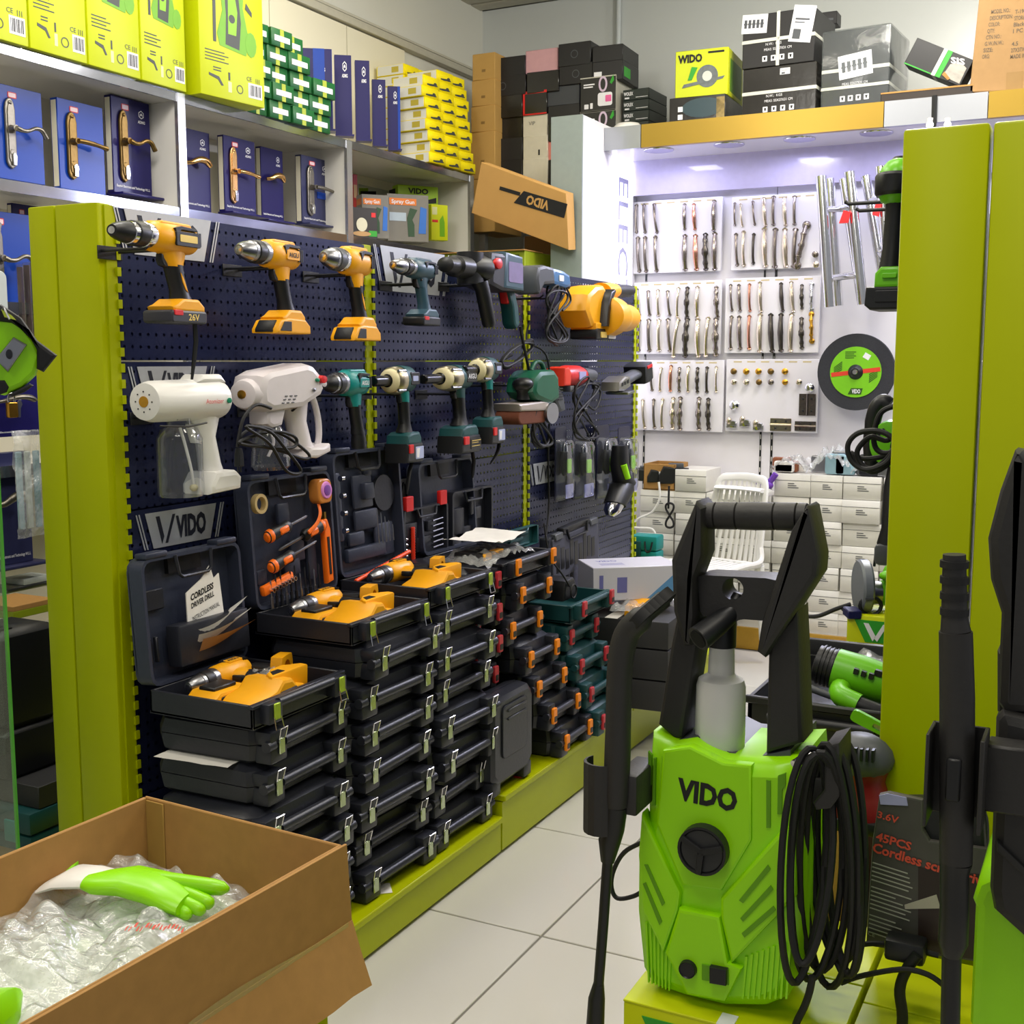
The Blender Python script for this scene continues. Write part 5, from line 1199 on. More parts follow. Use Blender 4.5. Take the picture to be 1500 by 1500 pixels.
for i in range(8):
    mb = MB(); mb.M = RY(R(-10)); mb.loft([[(x, y, z) for x, z in circ(-.045+.0135*i, -.004, r_, 10)] for r_, y in ((.0065, -.01), (.0065, -.024), (.0042, -.024), (.0042, -.012))], 0, False); mb.build('socket', CHROME, sr)
for i in range(11):
    t = lidthing(cb_, 'drill_bit', ORD[i]+' drill bit from left in the bottom row under the screwdrivers', 'drill bit', -.125+.021*i, .0, -.012, 'drill bits under the screwdrivers')
    MB().lathe([(.0, .0045), (.03, .0045), (.031, .0025), (.07+.012*(i % 3), .0022), (.075+.012*(i % 3), .0005)], (0, -.008, .0), 'z', 8).build('bit', DSTEEL if i % 3 else STEEL, t)
for (x, z, a, b) in ((-.02, .235, .025, .03), (.03, .13, .03, .03), (-.0, .09, .035, .025), (.09, .10, .02, .06), (-.13, .08, .02, .02)): lidpart(cb_, MB().box(-a, a, -.014, .0, -b, b, 0, .006), 'moulding', mat('lid_plastic_violet_lit', '#333849'), .014, x, z)
# lid C mouldings, bits and flexible shaft
for (x, z, a, b, d_) in ((-.01, .235, .05, .05, .012), (.0, .235, .025, .025, .03), (.0, .15, .06, .03, .012), (-.06, .10, .04, .02, .014), (.09, .08, .05, .05, .01), (-.02, .055, .10, .02, .02), (-.135, .2, .015, .10, .012), (.02, .29, .02, .012, .014)): lidpart(cc_, MB().box(-a, a, -d_, .0, -b, b, 0, .006), 'moulding', mat('lid_plastic_violet_lit', '#333849'), .014, x, z)
lidpart(cc_, MB().lathe([(-.012, .05), (-.012, .055), (0, .055)], (0, 0, 0), 'y', 24), 'ring_moulding', BLACK2, .014, .10, .22)
for i in range(4):
    t = lidthing(cc_, 'socket', ORD[i]+' small chrome socket from the top, left edge of bit lid', 'socket', -.14, .285-.05*i, -.006, 'sockets in the bit lid'); MB().lathe([(-.008, .0085), (.006, .0085), (.006, .006), (.0, .006)], (0, -.01, 0), 'x', 12).build('socket', CHROME, t)
for i in range(5):
    t = lidthing(cc_, 'drill_bit', ORD[i]+' thin bright drill bit from left, standing in bit lid', 'drill bit', .03+.02*i, .075, -.01, 'drill bits in the bit lid'); MB().lathe([(0, .0022), (.10-.014*i, .0018), (.106-.014*i, .0005)], (0, -.004, 0), 'z', 8).build('bit', STEEL, t)
fs_ = lidthing(cc_, 'flexible_shaft', 'orange ribbed flexible drill shaft lying along the lid bottom', 'flexible shaft', -.13, -.012, -.03)
n = 44; MB().tube([(.30*i/n, -.0, .045*i/n) for i in range(n+1)], [.0075 if i % 2 else .0055 for i in range(n+1)], 10).build('ribbed_hose', mat('coral_rubber', '#f0501e', .4), fs_); MB().tube([(-.03, 0, -.005), (.0, 0, 0)], .003, 8).build('tip', STEEL, fs_)
# ---------------- second bay: section of red, orange and teal latched cases
Z2 = .185
ORL = mat('latch_orange', '#f58a12', .4); RDL = mat('latch_red', '#b9303a', .4); TLC = mat('case_deep_teal', '#123f42', .45)
def wpos(px, py, X): return at(px, py, X=X)
yD = wpos(727, 960, -1.68).y
pD = case('tool_case', 'x', .20, .30, .098, None, RDL, 'black cases with red latches'); first = True
for k in range(7):
    lab = '%s black red-latched case from the bottom, behind the standing black case' % ordn[k]
    o = pD if first else copy_tree(pD, lab); o['label'] = lab; first = False
    put(o, -1.84+random.uniform(-.01, .01), 3.155+random.uniform(-.012, .012), Z2+.099*k)
pE = case('tool_case', 'x', .27, .32, .105, None, ORL, 'black cases with orange latches'); first = True
for k in range(6):
    lab = '%s black orange-latched case counted from the bottom of its stack' % ordn[k]
    o = pE if first else copy_tree(pE, lab); o['label'] = lab; first = False
    put(o, -1.80+[.05, .03, .01, -.0, -.03, -.02][k], 3.45+[.17, .11, .04, .0, -.07, -.02][k], Z2+.1055*k)
oE = put(case('open_tool_case', 'open black case with two orange latches holding bagged tools under white paper', .36, .32, .11, None, ORL, opened=True, lidh=.30), -1.82, 3.43, Z2+.1055*6)
pF = case('tool_case', 'x', .30, .30, .105, TLC, RDL, 'teal cases with red latches'); first = True
for k in range(4):
    lab = '%s dark teal red-latched case counted from the bottom of its stack' % ordn[k]
    o = pF if first else copy_tree(pF, lab); o['label'] = lab; first = False
    put(o, -1.78+[.06, .03, .01, -.02][k], 3.80+[.10, .06, .02, .0][k], Z2+.106*k)
oF = put(case('open_tool_case', 'open teal case tray holding a black charger, atop the teal stack', .34, .30, .12, TLC, RDL, opened=True, lidh=0), -1.76, 3.83, Z2+.106*4)
# upright black case leaning at the front
uc = case('tool_case', 'black moulded case with red latches standing upright at the plinth edge', .27, .30, .10, None, RED)
uc.rotation_euler = (R(-90), 0, 0)
for o in list(uc.children):
    pass
uc.rotation_euler = Euler((PI/2, 0, G90)); 
q = at(752, 1160, Z=Z2)
_q = at(753, 1100, X=-1.62); uc.matrix_basis = Matrix.Translation((-1.615, _q.y-.01, Z2+.157)) @ RZ(R(90)) @ RX(R(-90)) @ RZ(R(180)); uc.scale = (1.04, 1.03, 1)
# relief on its outer face
pl = MB(); pl.prism(rr(-.08, .08, -.10, .06, .02), -.004, .0, 0, .003)
o = pl.build('relief_panel', BLACK2, uc); o.location = (0, .02, -.001); o.rotation_euler = (R(90), 0, 0)
for z in (-.06, -.085): o = MB().box(-.07, .05, -.004, 0, z, z+.008, 0, .002).build('relief_bar', BLACK2, uc); o.location = (0, .02, -.005); o.rotation_euler = (R(90), 0, 0)
# contents in the second bay
mp = thing('paper_sheet', 'off white paper sheet lying over bagged tools in the orange-latched open case', 'paper', fz(oE, -.08, -.02, .115), G90+R(8))
crumple(10, 8, -.16, .14, -.09, .09, lambda x, y: .004+.5*x*x, 3, .012, 9).build('sheet', PAPER, mp)
bt = thing('bagged_tool', 'yellow and black tool wrapped in clear bag on the orange-latched open case', 'power tool', fz(oE, -.12, -.04, .058), G90)
MB().prism([(-.13, 0), (.12, 0), (.13, .03), (-.12, .035)], -.05, .05, 0, .01).build('tool_body', BLACK, bt); MB().box(-.11, -.06, -.055, -.03, .01, .032, 0, .003).box(-.05, .02, -.055, -.03, .022, .034, 0, .003).build('yellow_trim', YEL, bt)
crumple(22, 14, -.17, .16, -.10, .07, lambda x, y: .04-1.2*y*y-.7*x*x, 8, .03, 18).build('bag', PLAST, bt)
bc_ = thing('battery_charger', 'black charger with coiled lead sitting in the open teal case', 'charger', fz(oF, -.06, -.02, .06), G90)
MB().prism([(-.05, 0), (.05, 0), (.05, .05), (.03, .075), (-.04, .07), (-.05, .04)], -.05, .04, 0, .008).build('body', BLACK, bc_); MB().tube([(.024*math.cos(a), -.062, .03+.024*math.sin(a)) for a in [2*PI*i/16 for i in range(16)]], .003, 8, 0, True).build('lead', RUBBER, bc_)
MB().tube(spline([(-.02, -.055, .05), (-.07, -.05, .10), (-.11, -.02, .17), (-.115, .0, .28)], 5), .003, 8).build('lead', RUBBER, bc_)
# lids and kits standing against the board behind the second bay
def kitlid(px0, py0, px1, py1, X, lab, m=None):
    t = thing('bit_kit', lab, 'tool case', (0, 0, 0)); m = m or BLACK2
    w_, L = .30, .36
    mb = MB(); oz = rr(-w_/2, w_/2, 0, L, .02, 3); mb.prism(oz, .022, .028); inn = offset(oz, .010); n = len(oz)
    vs = [(p[0], y, p[1]) for p, y in [(q, -.012) for q in oz]+[(q, -.012) for q in inn]+[(q, .024) for q in oz]+[(q, .024) for q in inn]]; fs = []
    for i in range(n): j = (i+1) % n; fs += [(i, j, n+j, n+i), (i, 2*n+i, 2*n+j, j), (n+i, n+j, 3*n+j, 3*n+i)]
    mb.add(vs, fs); mb.build('shell', m, t)
    MB().tube([(-w_*.22, -.012, L-.006), (-w_*.18, -.016, L-.05), (w_*.18, -.016, L-.05), (w_*.22, -.012, L-.006)], .006, 8).build('handle', m, t)
    for (x, z, a, b) in ((-.08, .22, .04, .06), (.0, .15, .05, .04), (-.09, .09, .03, .05), (.06, .24, .03, .03), (.0, .04, .10, .02)): MB().box(x-a, x+a, .004, .024, z-b, z+b, 0, .006).build('moulding', m, t)
    return fit(t, px0, py0, px1, py1, X=X), t
_, k1 = kitlid(580, 735, 657, 845, -1.985, 'black bit-kit lid with two red latches standing before the second brand plate')
for x in (-.115, .115): MB().prism(rr(x-.024, x+.024, .35, .43, .006), -.016, .004, 0, .003).build('latch', RED, k1)
for i in range(6): MB().tube([(.05, -.004, .27-.03*i), (.12, -.004, .275-.03*i)], .005, 8).build('bit', STEEL, k1)
MB().tube([(-.085, -.005, .04+.22*i/30) for i in range(31)], [.010 if i % 2 else .0075 for i in range(31)], 10).build('flexible_shaft', mat('orange_red', '#e0361c'), k1)
for i in range(6): MB().ball((-.125, -.002, .05+.03*i), .011, .008, .009, 0, 10, 6).build('socket', CHROME, k1)
_, k2 = kitlid(650, 710, 722, 838, -1.985, 'empty black moulded kit lid standing right of the red latched kit')
MB().box(-.012, .012, -.008, .006, .24, .32, 0, .004).build('clip', BLACK2, k2)
kitlid(722, 768, 789, 812, -1.96, 'small dark teal lid standing behind the orange-latched open case', DTEAL)
# large socket kit lid
kl = thing('foam_tool_kit', 'large black foam-lined tool kit lid with orange knives, leaning on third board', 'tool case')
MB().prism(rr(-.17, .17, 0, .40, .014), -.01, .03, 0, .005).build('shell', BLACK2, kl)
FOAM = mat('grey_foam', '#4a4b57', .85, 0, .12, 60)
MB().prism(rr(-.155, .155, .012, .385, .01), -.016, -.008, 0, .002).build('foam_insert', FOAM, kl)
mb = MB(); mb.tube([(-.07, -.02, .415), (-.06, -.024, .36), (.06, -.024, .36), (.07, -.02, .415)], .006, 8).box(-.09, .09, -.02, .01, .40, .425, 0, .004); mb.build('handle', BLACK, kl)
for x in (-.12, .12): MB().box(x-.025, x+.025, -.022, .0, .375, .41, 0, .003).build('catch', GREY, kl)
mb = MB()
for i in range(9): mb.box(-.135+.03*i, -.113+.03*i, -.0175, -.015, .20+.012*(i % 2), .345-.02*(i % 3))
for i in range(4): mb.box(-.13+.028*i, -.115+.028*i, -.0175, -.015, .13, .165); mb.box(-.12+.028*i, -.105+.028*i, -.0175, -.015, .075, .11)
mb.build('foam_slot', BLACK, kl, kind='stuff')
for z in (.115, .02): MB().prism([(.03, z), (.135, z+.014), (.145, z+.03), (.14, z+.045), (.035, z+.03)], -.026, -.012, 0, .004).build('orange_knife', mat('orange_red', '#e0361c'), kl)
MB().lathe([(-.018, 0), (-.0175, .018), (-.012, .018)], (.15, 0, .05), 'y', 18).build('yellow_sticker', mat('sticker_yellow', '#e6d716', .4), kl)
fit(kl, 790, 757, 880, 897, X=-1.93, roll=R(-3))
# pale retail box and bagged yellow tools at the far end
rb = thing('retail_box', 'white and blue retail carton lying on stock at far end of aisle', 'box', (0, 0, 0))
MB().box(-.22, .22, -.12, .12, 0, .13, 0, .003).build('carton', mat('pale_carton', '#c9c8d4', .35, 0, .03, 6), rb)
mb = MB(); mb.prism([(.05, .002), (.219, .002), (.219, .115)], -.1208, -.12).build('blue_print', mat('blue_print', '#5d8fc0', .4), rb)
mb = MB(); mb.M = T(0, 0, .1302) @ RX(R(-90)); mb.text('VIDO', -.1, .04, 0, .03, 0, bold=.03)
for i in range(4): mb.box(-.16, -.04, 0, .0005, -.02-.014*i, -.016-.014*i)
mb.build('print', mat('lilac_print', '#6a6aa8', .5), rb)
MB().box(-.19, -.17, -.1208, -.12, .02, .10).box(-.1, -.05, -.1208, -.12, .03, .09).build('side_lettering', mat('lilac_print', '#6a6aa8'), rb, kind='stuff')
q = at(945, 882, X=-1.62); rb.location = (-1.70, q.y+.02, q.z); rb.rotation_euler = (0, 0, R(40)); rb.scale = (.8, .9, 1)
zb = q.z
for i, (z0, z1) in enumerate(((.185, .30), (.305, .42), (.425, .53))):
    t = thing('stock_carton', ordn[i]+' dark carton stacked at far end of the plinth under bagged tools', 'box', (-1.68, q.y+.06, z0), R(4)); MB().box(-.24, .20, -.24, .24, 0, z1-z0, 0, .004).build('carton_body', mat('dark_carton', '#2b2b2d', .6), t); MB().box(-.05, .0, -.242, .24, z1-z0-.001, z1-z0+.001).build('tape', PAPER, t)
zt = .53
for i in range(2):
    t = thing('bagged_tool', ('left' if i == 0 else 'right')+'hand yellow tool in clear bag below the white and blue carton', 'power tool', (-1.62, q.y-.05+.16*i, zt), G90+R(20*i)); MB().prism([(-.08, 0), (.08, 0), (.07, .05), (.0, .06), (-.07, .04)], -.04, .04, 0, .01).build('tool_body', YEL, t)
    crumple(16, 12, -.12, .12, -.09, .08, lambda x, y: .06-2.*y*y-1.5*x*x, 8+i, .04, 16).build('bag', PLAST, t)
rb.location.z = zt+.055
# loose papers
p_ = thing('paper_slip', 'white paper slip sticking out left between the two nearest black cases', 'paper', (-1.90, 2.05, .125+.0945*5+.0), G90+R(5)); crumple(8, 6, -.06, .10, -.16, .04, lambda x, y: .002-.0*x, 5, .004, 12).build('sheet', PAPER, p_)
p_ = thing('paper_slip', 'small white paper slip on the green plinth under the lowest latch', 'paper', at(545, 1303, Z=.1265), R(40)); MB().box(-.05, .05, -.03, .03, -.0006, .0004).build('sheet', PAPER, p_)
# ================================================================ stock on the white wall shelves
PURP = mat('lock_board_purple', '#1c1856', .3, 0, .05, 5, 0, .35); BLUE = mat('lock_board_blue', '#083a9c', .3, 0, .05, 5, 0, .35); SLATEB = mat('lock_board_slate', '#2c2f55', .35)
NICK = mat('pewter', '#7f7a70', .35, .9, .2, 70); BRASS2 = mat('polished_gold', '#dcae72', .22, 1); STICK = mat('price_sticker', '#f0d5d8', .5)
def emblem(mb, x, z, y, s, m):
    "small hexagon badge with a house-like figure and the word under it"
    h = circ(x, z, s, 6); h = [(x+(a-x)*math.cos(PI/6)-(b-z)*math.sin(PI/6), z+(a-x)*math.sin(PI/6)+(b-z)*math.cos(PI/6)) for a, b in h]
    i_ = offset(h, s*.2); n = 6
    mb.add([(p[0], y, p[1]) for p in h+i_], [(i, (i+1) % n, n+(i+1) % n, n+i) for i in range(n)], m)
    mb.prism([(x-.5*s, z-.45*s), (x-.35*s, z+.1*s), (x, z+.4*s), (x+.35*s, z+.1*s), (x+.5*s, z-.45*s), (x+.2*s, z-.2*s), (x-.2*s, z-.2*s)], y-.0004, y, m)
    mb.text('ADMG', x, z-1.75*s, y, s*.62, m, wx=s*2.4, bold=.04)
def lockboard(name_l, bm, met, kind, logo=True, sticker=True, foot=True, text=True):
    t = thing('lock_display', name_l, 'lock display', (0, 0, 0)); w_, h_ = .115, .40
    MB().box(-w_, w_, 0, .04, 0, h_, 0, .002).build('board', bm, t)
    MB().box(-w_-.001, -w_+.001, .006, .034, .01, h_-.01).build('edge_strip', CREAM, t)
    if kind != 'lever':
        if kind == 'ornate': pl = [(-.028, .05), (-.012, .035), (0, .02), (.012, .035), (.028, .05), (.018, .075), (.026, .10), (.026, .30), (.018, .325), (.028, .35), (.012, .362), (0, .378), (-.012, .362), (-.028, .35), (-.018, .325), (-.026, .30), (-.026, .10), (-.018, .075)]
        else: pl = [(-.025, .075), (-.018, .058), (0, .045), (.018, .058), (.025, .075), (.025, .30), (.020, .325), (.012, .34), (0, .348), (-.012, .34), (-.020, .325), (-.025, .30)]
        pl = [(x-.055, z) for x, z in pl]
        p = MB().prism(pl, -.012, 0, 0, .004).build('lock_plate', met, t)
        MB().prism([(x*.62-.021, z*.86+.027) for x, z in pl], -.0155, -.011, 0, .0015).build('plate_relief', met, p)
        MB().ball((-.055, -.014, .325), .009, .005, .009, 0, 10, 6).build('stud', met, p)
        MB().lathe([(-.045, .014), (-.03, .012), (-.012, .018)], (-.055, 0, .215), 'y', 16).build('lever_neck', met, p)
        if kind == 'straight': lv = [(-.055, -.046, .215), (-.02, -.05, .215), (.03, -.05, .212), (.075, -.05, .205), (.085, -.05, .204)]; rad = [.011, .011, .0095, .012, .012]
        else: lv = [(-.055, -.046, .215), (-.03, -.05, .208), (.0, -.05, .212), (.035, -.05, .228), (.065, -.05, .225), (.085, -.05, .200), (.09, -.05, .192)]; rad = [.011, .009, .008, .009, .0105, .011, .009]
        MB().tube(spline(lv, 4), [rad[min(len(rad)-1, i//4)] for i in range((len(lv)-1)*4+1)], 10).build('lever', met, p)
        k = MB(); k.lathe([(-.018, .011), (-.016, .013), (-.012, .013)], (-.055, 0, .115), 'y', 14); k.build('keyhole_rose', met, p)
        MB().prism([(-.057, .06), (-.04, .06), (-.036, .10), (-.045, .118), (-.058, .11)], -.021, -.016, 0, .001).build('key_bag', CHROME, p)
    else:
        lv = [(-.1, -.03, .22), (-.07, -.045, .225), (-.02, -.05, .245), (.03, -.05, .245), (.06, -.05, .22)]
        MB().tube(spline(lv, 4), [.010, .010, .011, .011, .012, .013, .014, .015, .016, .017, .018, .018, .018, .018, .016, .014, .011], 10).build('lever', met, t)
    mb = MB()
    if logo: emblem(mb, .062, h_-.055, -.0012, .018, 0)
    if text: mb.text('Easyhid Electronic and Technology W.L.L', .0, .03, -.0012, .010, 0, wx=.20, bold=.02)
    if logo or text: mb.build('white_print', WPRINT, t)
    if sticker: 
        o = MB().prism(rr(-.055, -.012, h_-.052, h_-.026, .005), -.0015, 0).build('price_tag', RED, t); MB().prism(rr(-.051, -.016, h_-.048, h_-.03, .003), -.0022, -.001).build('tag_paper', STICK, o)
    if foot: MB().box(-w_, w_+.05, -.05, .05, -.012, .0, 0, .004).build('foot_board', bm, t)
    return t
LX_ = SX-.12
fit(lockboard('blue lock display with pewter plate and lever, leftmost on the middle shelf', BLUE, NICK, 'plain', False, True, False, False), -18, 120, 72, 272, X=LX_)
fit(lockboard('blue lock display with bronze plate and straight amber lever', BLUE, BRONZE, 'straight', False, True, False, False), 73, 142, 160, 287, X=LX_)
fit(lockboard('purple lock display with antique bronze plate and curved lever by the divider', PURP, BRONZE, 'plain'), 152, 138, 247, 297, X=LX_)
fit(lockboard('purple lock display half hidden by divider, rose gold lever only', PURP, BRASS2, 'lever', True, False, False), 250, 184, 311, 312, X=LX_-.05)
fit(lockboard('purple lock display with pale gold plate and straight gold lever', PURP, BRASS2, 'straight'), 318, 197, 396, 322, X=LX_)
fit(lockboard('purple lock display tucked behind, gold curved lever only, right of pale gold plate', PURP, BRASS2, 'lever', True, False, True), 374, 214, 432, 330, X=LX_-.06)
lb = fit(lockboard('slate lock display with pewter plate and small blue label, right of middle section', SLATEB, NICK, 'straight'), 432, 226, 506, 338, X=LX_)
MB().box(-.0, .09, -.003, .0, .16, .20).build('blue_label', BLUE, lb)
fit(lockboard('blue lock display with ornate pewter plate on the shelf left of the green posts', BLUE, NICK, 'ornate', False, True, False, False), -38, 306, 56, 462, X=SX-.06)
fit(lockboard('dark purple lock display edge peeking above the ornate blue display', PURP, NICK, 'lever', False, True, False, False), 10, 297, 62, 420, X=SX-.2)
fit(lockboard('purple lock display behind the hanging tape measure', PURP, NICK, 'lever', False, False, False), -34, 545, 61, 642, X=SX-.03)
fit(lockboard('dark blue lock display at far left, behind clear hanging bags', SLATEB, NICK, 'lever', False, False, True), -30, 660, 74, 838, X=SX-.03)
pk = thing('padlock', 'small brass padlock with keys hanging below the tape measure', 'padlock'); MB().prism(rr(-.018, .018, 0, .04, .004), -.008, .008, 0, .002).build('lock_body', GOLD, pk)
MB().tube(spline([(-.012, 0, .038), (-.012, 0, .055), (0, 0, .064), (.012, 0, .055), (.012, 0, .038)], 5), .003, 8).build('shackle', CHROME, pk); MB().prism([(.024, .0), (.032, .0), (.034, .024), (.042, .034), (.034, .048), (.022, .04), (.024, .026)], -.003, .0, 0, .0005).build('key', STEEL, pk)
fit(pk, 8, 574, 33, 612, X=SX+.03)
for i, (a, b, c, d) in enumerate(((27, 387, 40, 505), (36, 384, 50, 508), (45, 380, 62, 512))):
    t = thing('bagged_strip', ORD[i]+' upright bagged pack from left, leaning against the green post', 'packet'); MB().box(-.02, .02, 0, .06, 0, .3, 0, .004).build('pack', mat('brown_pack', '#6a5650', .3), t); MB().box(-.022, .022, -.006, .066, -.004, .31, 0, .004).build('film', GLASS, t); fit(t, a, b, c, d, X=SX+.02)
t = thing('hanging_bag', 'clear hanging bag of pale blue parts left of the green posts', 'bag')
crumple(12, 20, -.1, .1, -.2, .2, lambda x, y: .0, 6, .03, 9); mb = MB(); mb.M = RX(R(90)); src = crumple(12, 24, -.10, .10, -.2, .2, lambda x, y: 0.0, 6, .04, 9); mb.add([v for v in src.v], src.f); mb.build('film', PLAST, t)
for i in range(3): MB().box(-.07+.05*i, -.035+.05*i, .02, .03, -.17, .12, 0, .003).build('packed_part', mat('pale_blue', ['#8fb0bd', '#c9d3d0', '#5d8f9c'][i]+'' , .4) if i == 0 else mat('pale_blue_%d' % i, ['#8fb0bd', '#c9d3d0', '#5d8f9c'][i], .4), t)
fit(t, 16, 628, 76, 790, X=SX+.10)
gbx = MB().prism(rr(-.05, .05, 0, .2, .03), -.01, .02, 0, .005).build('grey_tool_pad', GREY); tag(gbx, 'pale grey rounded pad hanging at the far left edge beside blue display', 'pad'); gbx.data.materials[0] = mat('pale_grey', '#b4bbb8', .4); fit(gbx, -30, 395, 12, 470, X=SX+.1)
# washer cartons along the top
def washer_icon(mb, x, z, s, y):
    P = lambda pts: [(x+a*s, z+b*s) for a, b in pts]
    mb.prism(P([(-.22,-.45),(.24,-.5),(.3,-.3),(.2,.1),(.22,.3),(-.2,.32),(-.16,.0),(-.26,-.3)]), y-.0006, y, 0)
    mb.prism(P([(-.12,-.42),(.12,-.45),(.16,-.1),(.12,.28),(-.12,.28),(-.1,-.05)]), y-.0009, y, 1)
    mb.prism(P([(-.07,-.28),(.07,-.28),(.1,.02),(.06,.22),(-.06,.22)]), y-.0012, y, 2)
    mb.prism(P([(-.18,.3),(-.1,.3),(-.08,.62),(.1,.62),(.12,.3),(.2,.3),(.2,.72),(-.16,.72)]), y-.0009, y, 1)
    mb.prism(P(circ(0, -.08, .055, 12)), y-.0014, y, 1); mb.prism(P(circ(.33, -.34, .1, 12, .16)), y-.001, y, 0)
    mb.prism(P([(-.32,.5),(-.27,.5),(-.28,-.42),(-.33,-.42)]), y-.0008, y, 1); mb.prism(P([(.24,.1),(.36,.02),(.36,.08),(.26,.18)]), y-.0008, y, 1)
def upcarton(px0, px1, ybot, lab, rz=G90, sticker=False):
    a = at(px0, ybot[0], X=SX+.03); b = at(px1, ybot[1], X=SX+.03); w_ = b.y-a.y; h_ = .56; dp = .34
    t = thing('washer_carton', lab, 'box', (SX+.03, (a.y+b.y)/2, 2.523), rz)
    MB().box(-w_/2+.002, w_/2-.002, 0, dp, 0, h_, 0, .004).build('carton_body', BOXY, t)
    mb = MB(); washer_icon(mb, .0, .335, min(.30, w_*.95), -.0005); mb.build('printed_washer', [mat('print_green', '#6fae1c', .45), mat('print_dark', '#3b4040', .45), mat('print_lime', '#8bc422', .45)], t)
    mb = MB(); k = w_/.30
    for i in range(4): mb.box(-.125*k, -.02*k-.02*(i % 2), -.001, 0, .135+.012*i, .1385+.012*i)
    for i in range(2): mb.box(-.09*k, -.055*k, -.001, 0, .100+.01*i, .104+.01*i)
    mb.prism([(-.11*k, .088), (-.065*k, .08), (-.045*k, .05), (-.055*k, .048), (-.07*k, .068), (-.11*k, .078)], -.001, 0); mb.box(-.022*k, -.014*k, -.001, 0, .075, .105)
    r1 = circ(.03*k, .05, .017, 18); r2 = circ(.03*k, .05, .0135, 18); mb.add([(p[0], -.001, p[1]) for p in r1+r2], [(i, (i+1) % 18, 18+(i+1) % 18, 18+i) for i in range(18)])
    mb.text('CE', .075*k, .10, -.001, .016, 0); mb.text('|||', .115*k, .10, -.001, .014, 0, wx=.02)
    mb.build('black_print', mat('print_dark', '#3b4040'), t, kind='stuff')
    o = MB().box(.07*k, .135*k, -.0012, 0, .028, .085).build('barcode_label', WPRINT, t)
    mb = MB()
    for i in range(9): mb.box((.076+.006*i)*k, (.0775+.006*i+.0012*(i % 3))*k, -.0018, -.001, .036, .078)
    mb.build('barcode', INK, o, kind='stuff')
    MB().box(-.024*k, -.008*k, -.0008, 0, .03, .07).build('printed_bottle', mat('print_pale', '#d6d8a0', .5), t)
    if sticker:
        o = MB(); o.M = RY(R(4)); o.box(-.06, .06, -.002, 0, .40, .52); o = o.build('paper_sticker', WPRINT, t); mb = MB(); mb.text('8M381', .04, .47, -.003, .035, 0, wx=.09, bold=.03); mb.box(.0, .09, -.003, -.002, .425, .43).box(.0, .07, -.003, -.002, .437, .442); mb.build('handwriting', GREY, o)
    return t
upcarton(-70, 43, (40, 66), 'leftmost yellow-green washer carton, cropped by the photo corner')
upcarton(44, 129, (66, 95), 'yellow-green washer carton second from left on the top shelf')
upcarton(130, 207, (95, 118), 'yellow-green washer carton third from left on the top shelf')
upcarton(208, 274, (118, 134), 'yellow-green washer carton with white paper sticker, fourth on the top shelf', G90, True)
uc5 = upcarton(282, 366, (142, 165), 'yellow-green washer carton turned slightly outward, rightmost beside green boxes', G90-R(7)); uc5.location.x += .06
# small boxes
GBX = mat('green_box_card', '#185f2c', .45, 0, .06, 12); YBX = mat('yellow_box_card', '#f0dc00', .45, 0, .05, 12)
gbp = None
Zf = lambda y: y/4.286+30; Xf = lambda x: x/4.286+350
cols = [((58, 168), [605, 510, 405, 305, 205], [0, 12, 8, 2, 6]), ((178, 305), [650, 545, 440, 335, 250], [0, 6, 0, -6, 4]), ((312, 440), [690, 585, 490, 385, 295], [0, 4, 0, -14, -24]), ((436, 566), [712, 612, 520], [0, -4, 6])]
k = 0
gl_ = at(350, 190, X=SX)
for ci, ((xa, xb), ybs, dxs) in enumerate(cols):
    A = at(Xf(xa), Zf(ybs[0]), X=SX+.01); B = at(Xf(xb), Zf(ybs[0]), X=SX+.01)
    for ri in range(len(ybs)):
        lab = 'small green box, %s from bottom in %s column beside the carton' % (ORD[ri], ORD[ci])
        if gbp is None:
            t = gbp = thing('small_green_box', lab, 'box', (0, 0, 0), 0, 'small green boxes on the top shelf')
            MB().box(-.5, .5, 0, 1, 0, 1, 0, .02).build('carton_body', GBX, t); MB().box(-.09, .09, -.006, 1, .99, 1.006).box(-.09, .09, -.006, 0, .0, 1.0).build('yellow_band', mat('band_yellow', '#a9b53c', .4), t); MB().prism([(-.36, .30), (.36, .30), (.36, .62), (-.36, .62)], -.012, 0).build('white_label', WPRINT, t)
        else: t = copy_tree(gbp, lab)
        w_ = (B.y-A.y)*.97; t.scale = (w_, .16, .0725); t.rotation_euler = (0, 0, G90-R(3)); t.location = (SX+.015+.012*((ri*7+ci) % 3), (A.y+B.y)/2+dxs[ri]*.0017, 2.523+.0737*ri)
for i, (a, b, c, d, X_) in enumerate(((443, 70, 492, 196, -3.38), (489, 80, 519, 203, -3.42), (519, 88, 545, 210, -3.42), (544, 116, 568, 217, -3.42), (567, 126, 589, 223, -3.42))):
    t = thing('lock_display', 'dark purple lock display turned sideways, %s after the green boxes' % ORD[i], 'lock display'); MB().box(-.10, .10, 0, .06, 0, .42, 0, .002).build('board', PURP, t)
    mb = MB(); emblem(mb, .02, .36, -.0015, .028, 0); mb.build('white_print', WPRINT, t)
    if i in (0, 4): MB().box(-.03 if i == 0 else .06, .05 if i == 0 else .1, -.002, .0, 0, .42).box(.1, .102, .0, .06, 0, .42).build('blue_stripe', BLUE, t)
    MB().box(-.10, .12, -.02, .08, -.01, 0).build('foot_board', PURP, t)
    fit(t, a, b, c, d, X=X_, rz=R(38))
ybp = None
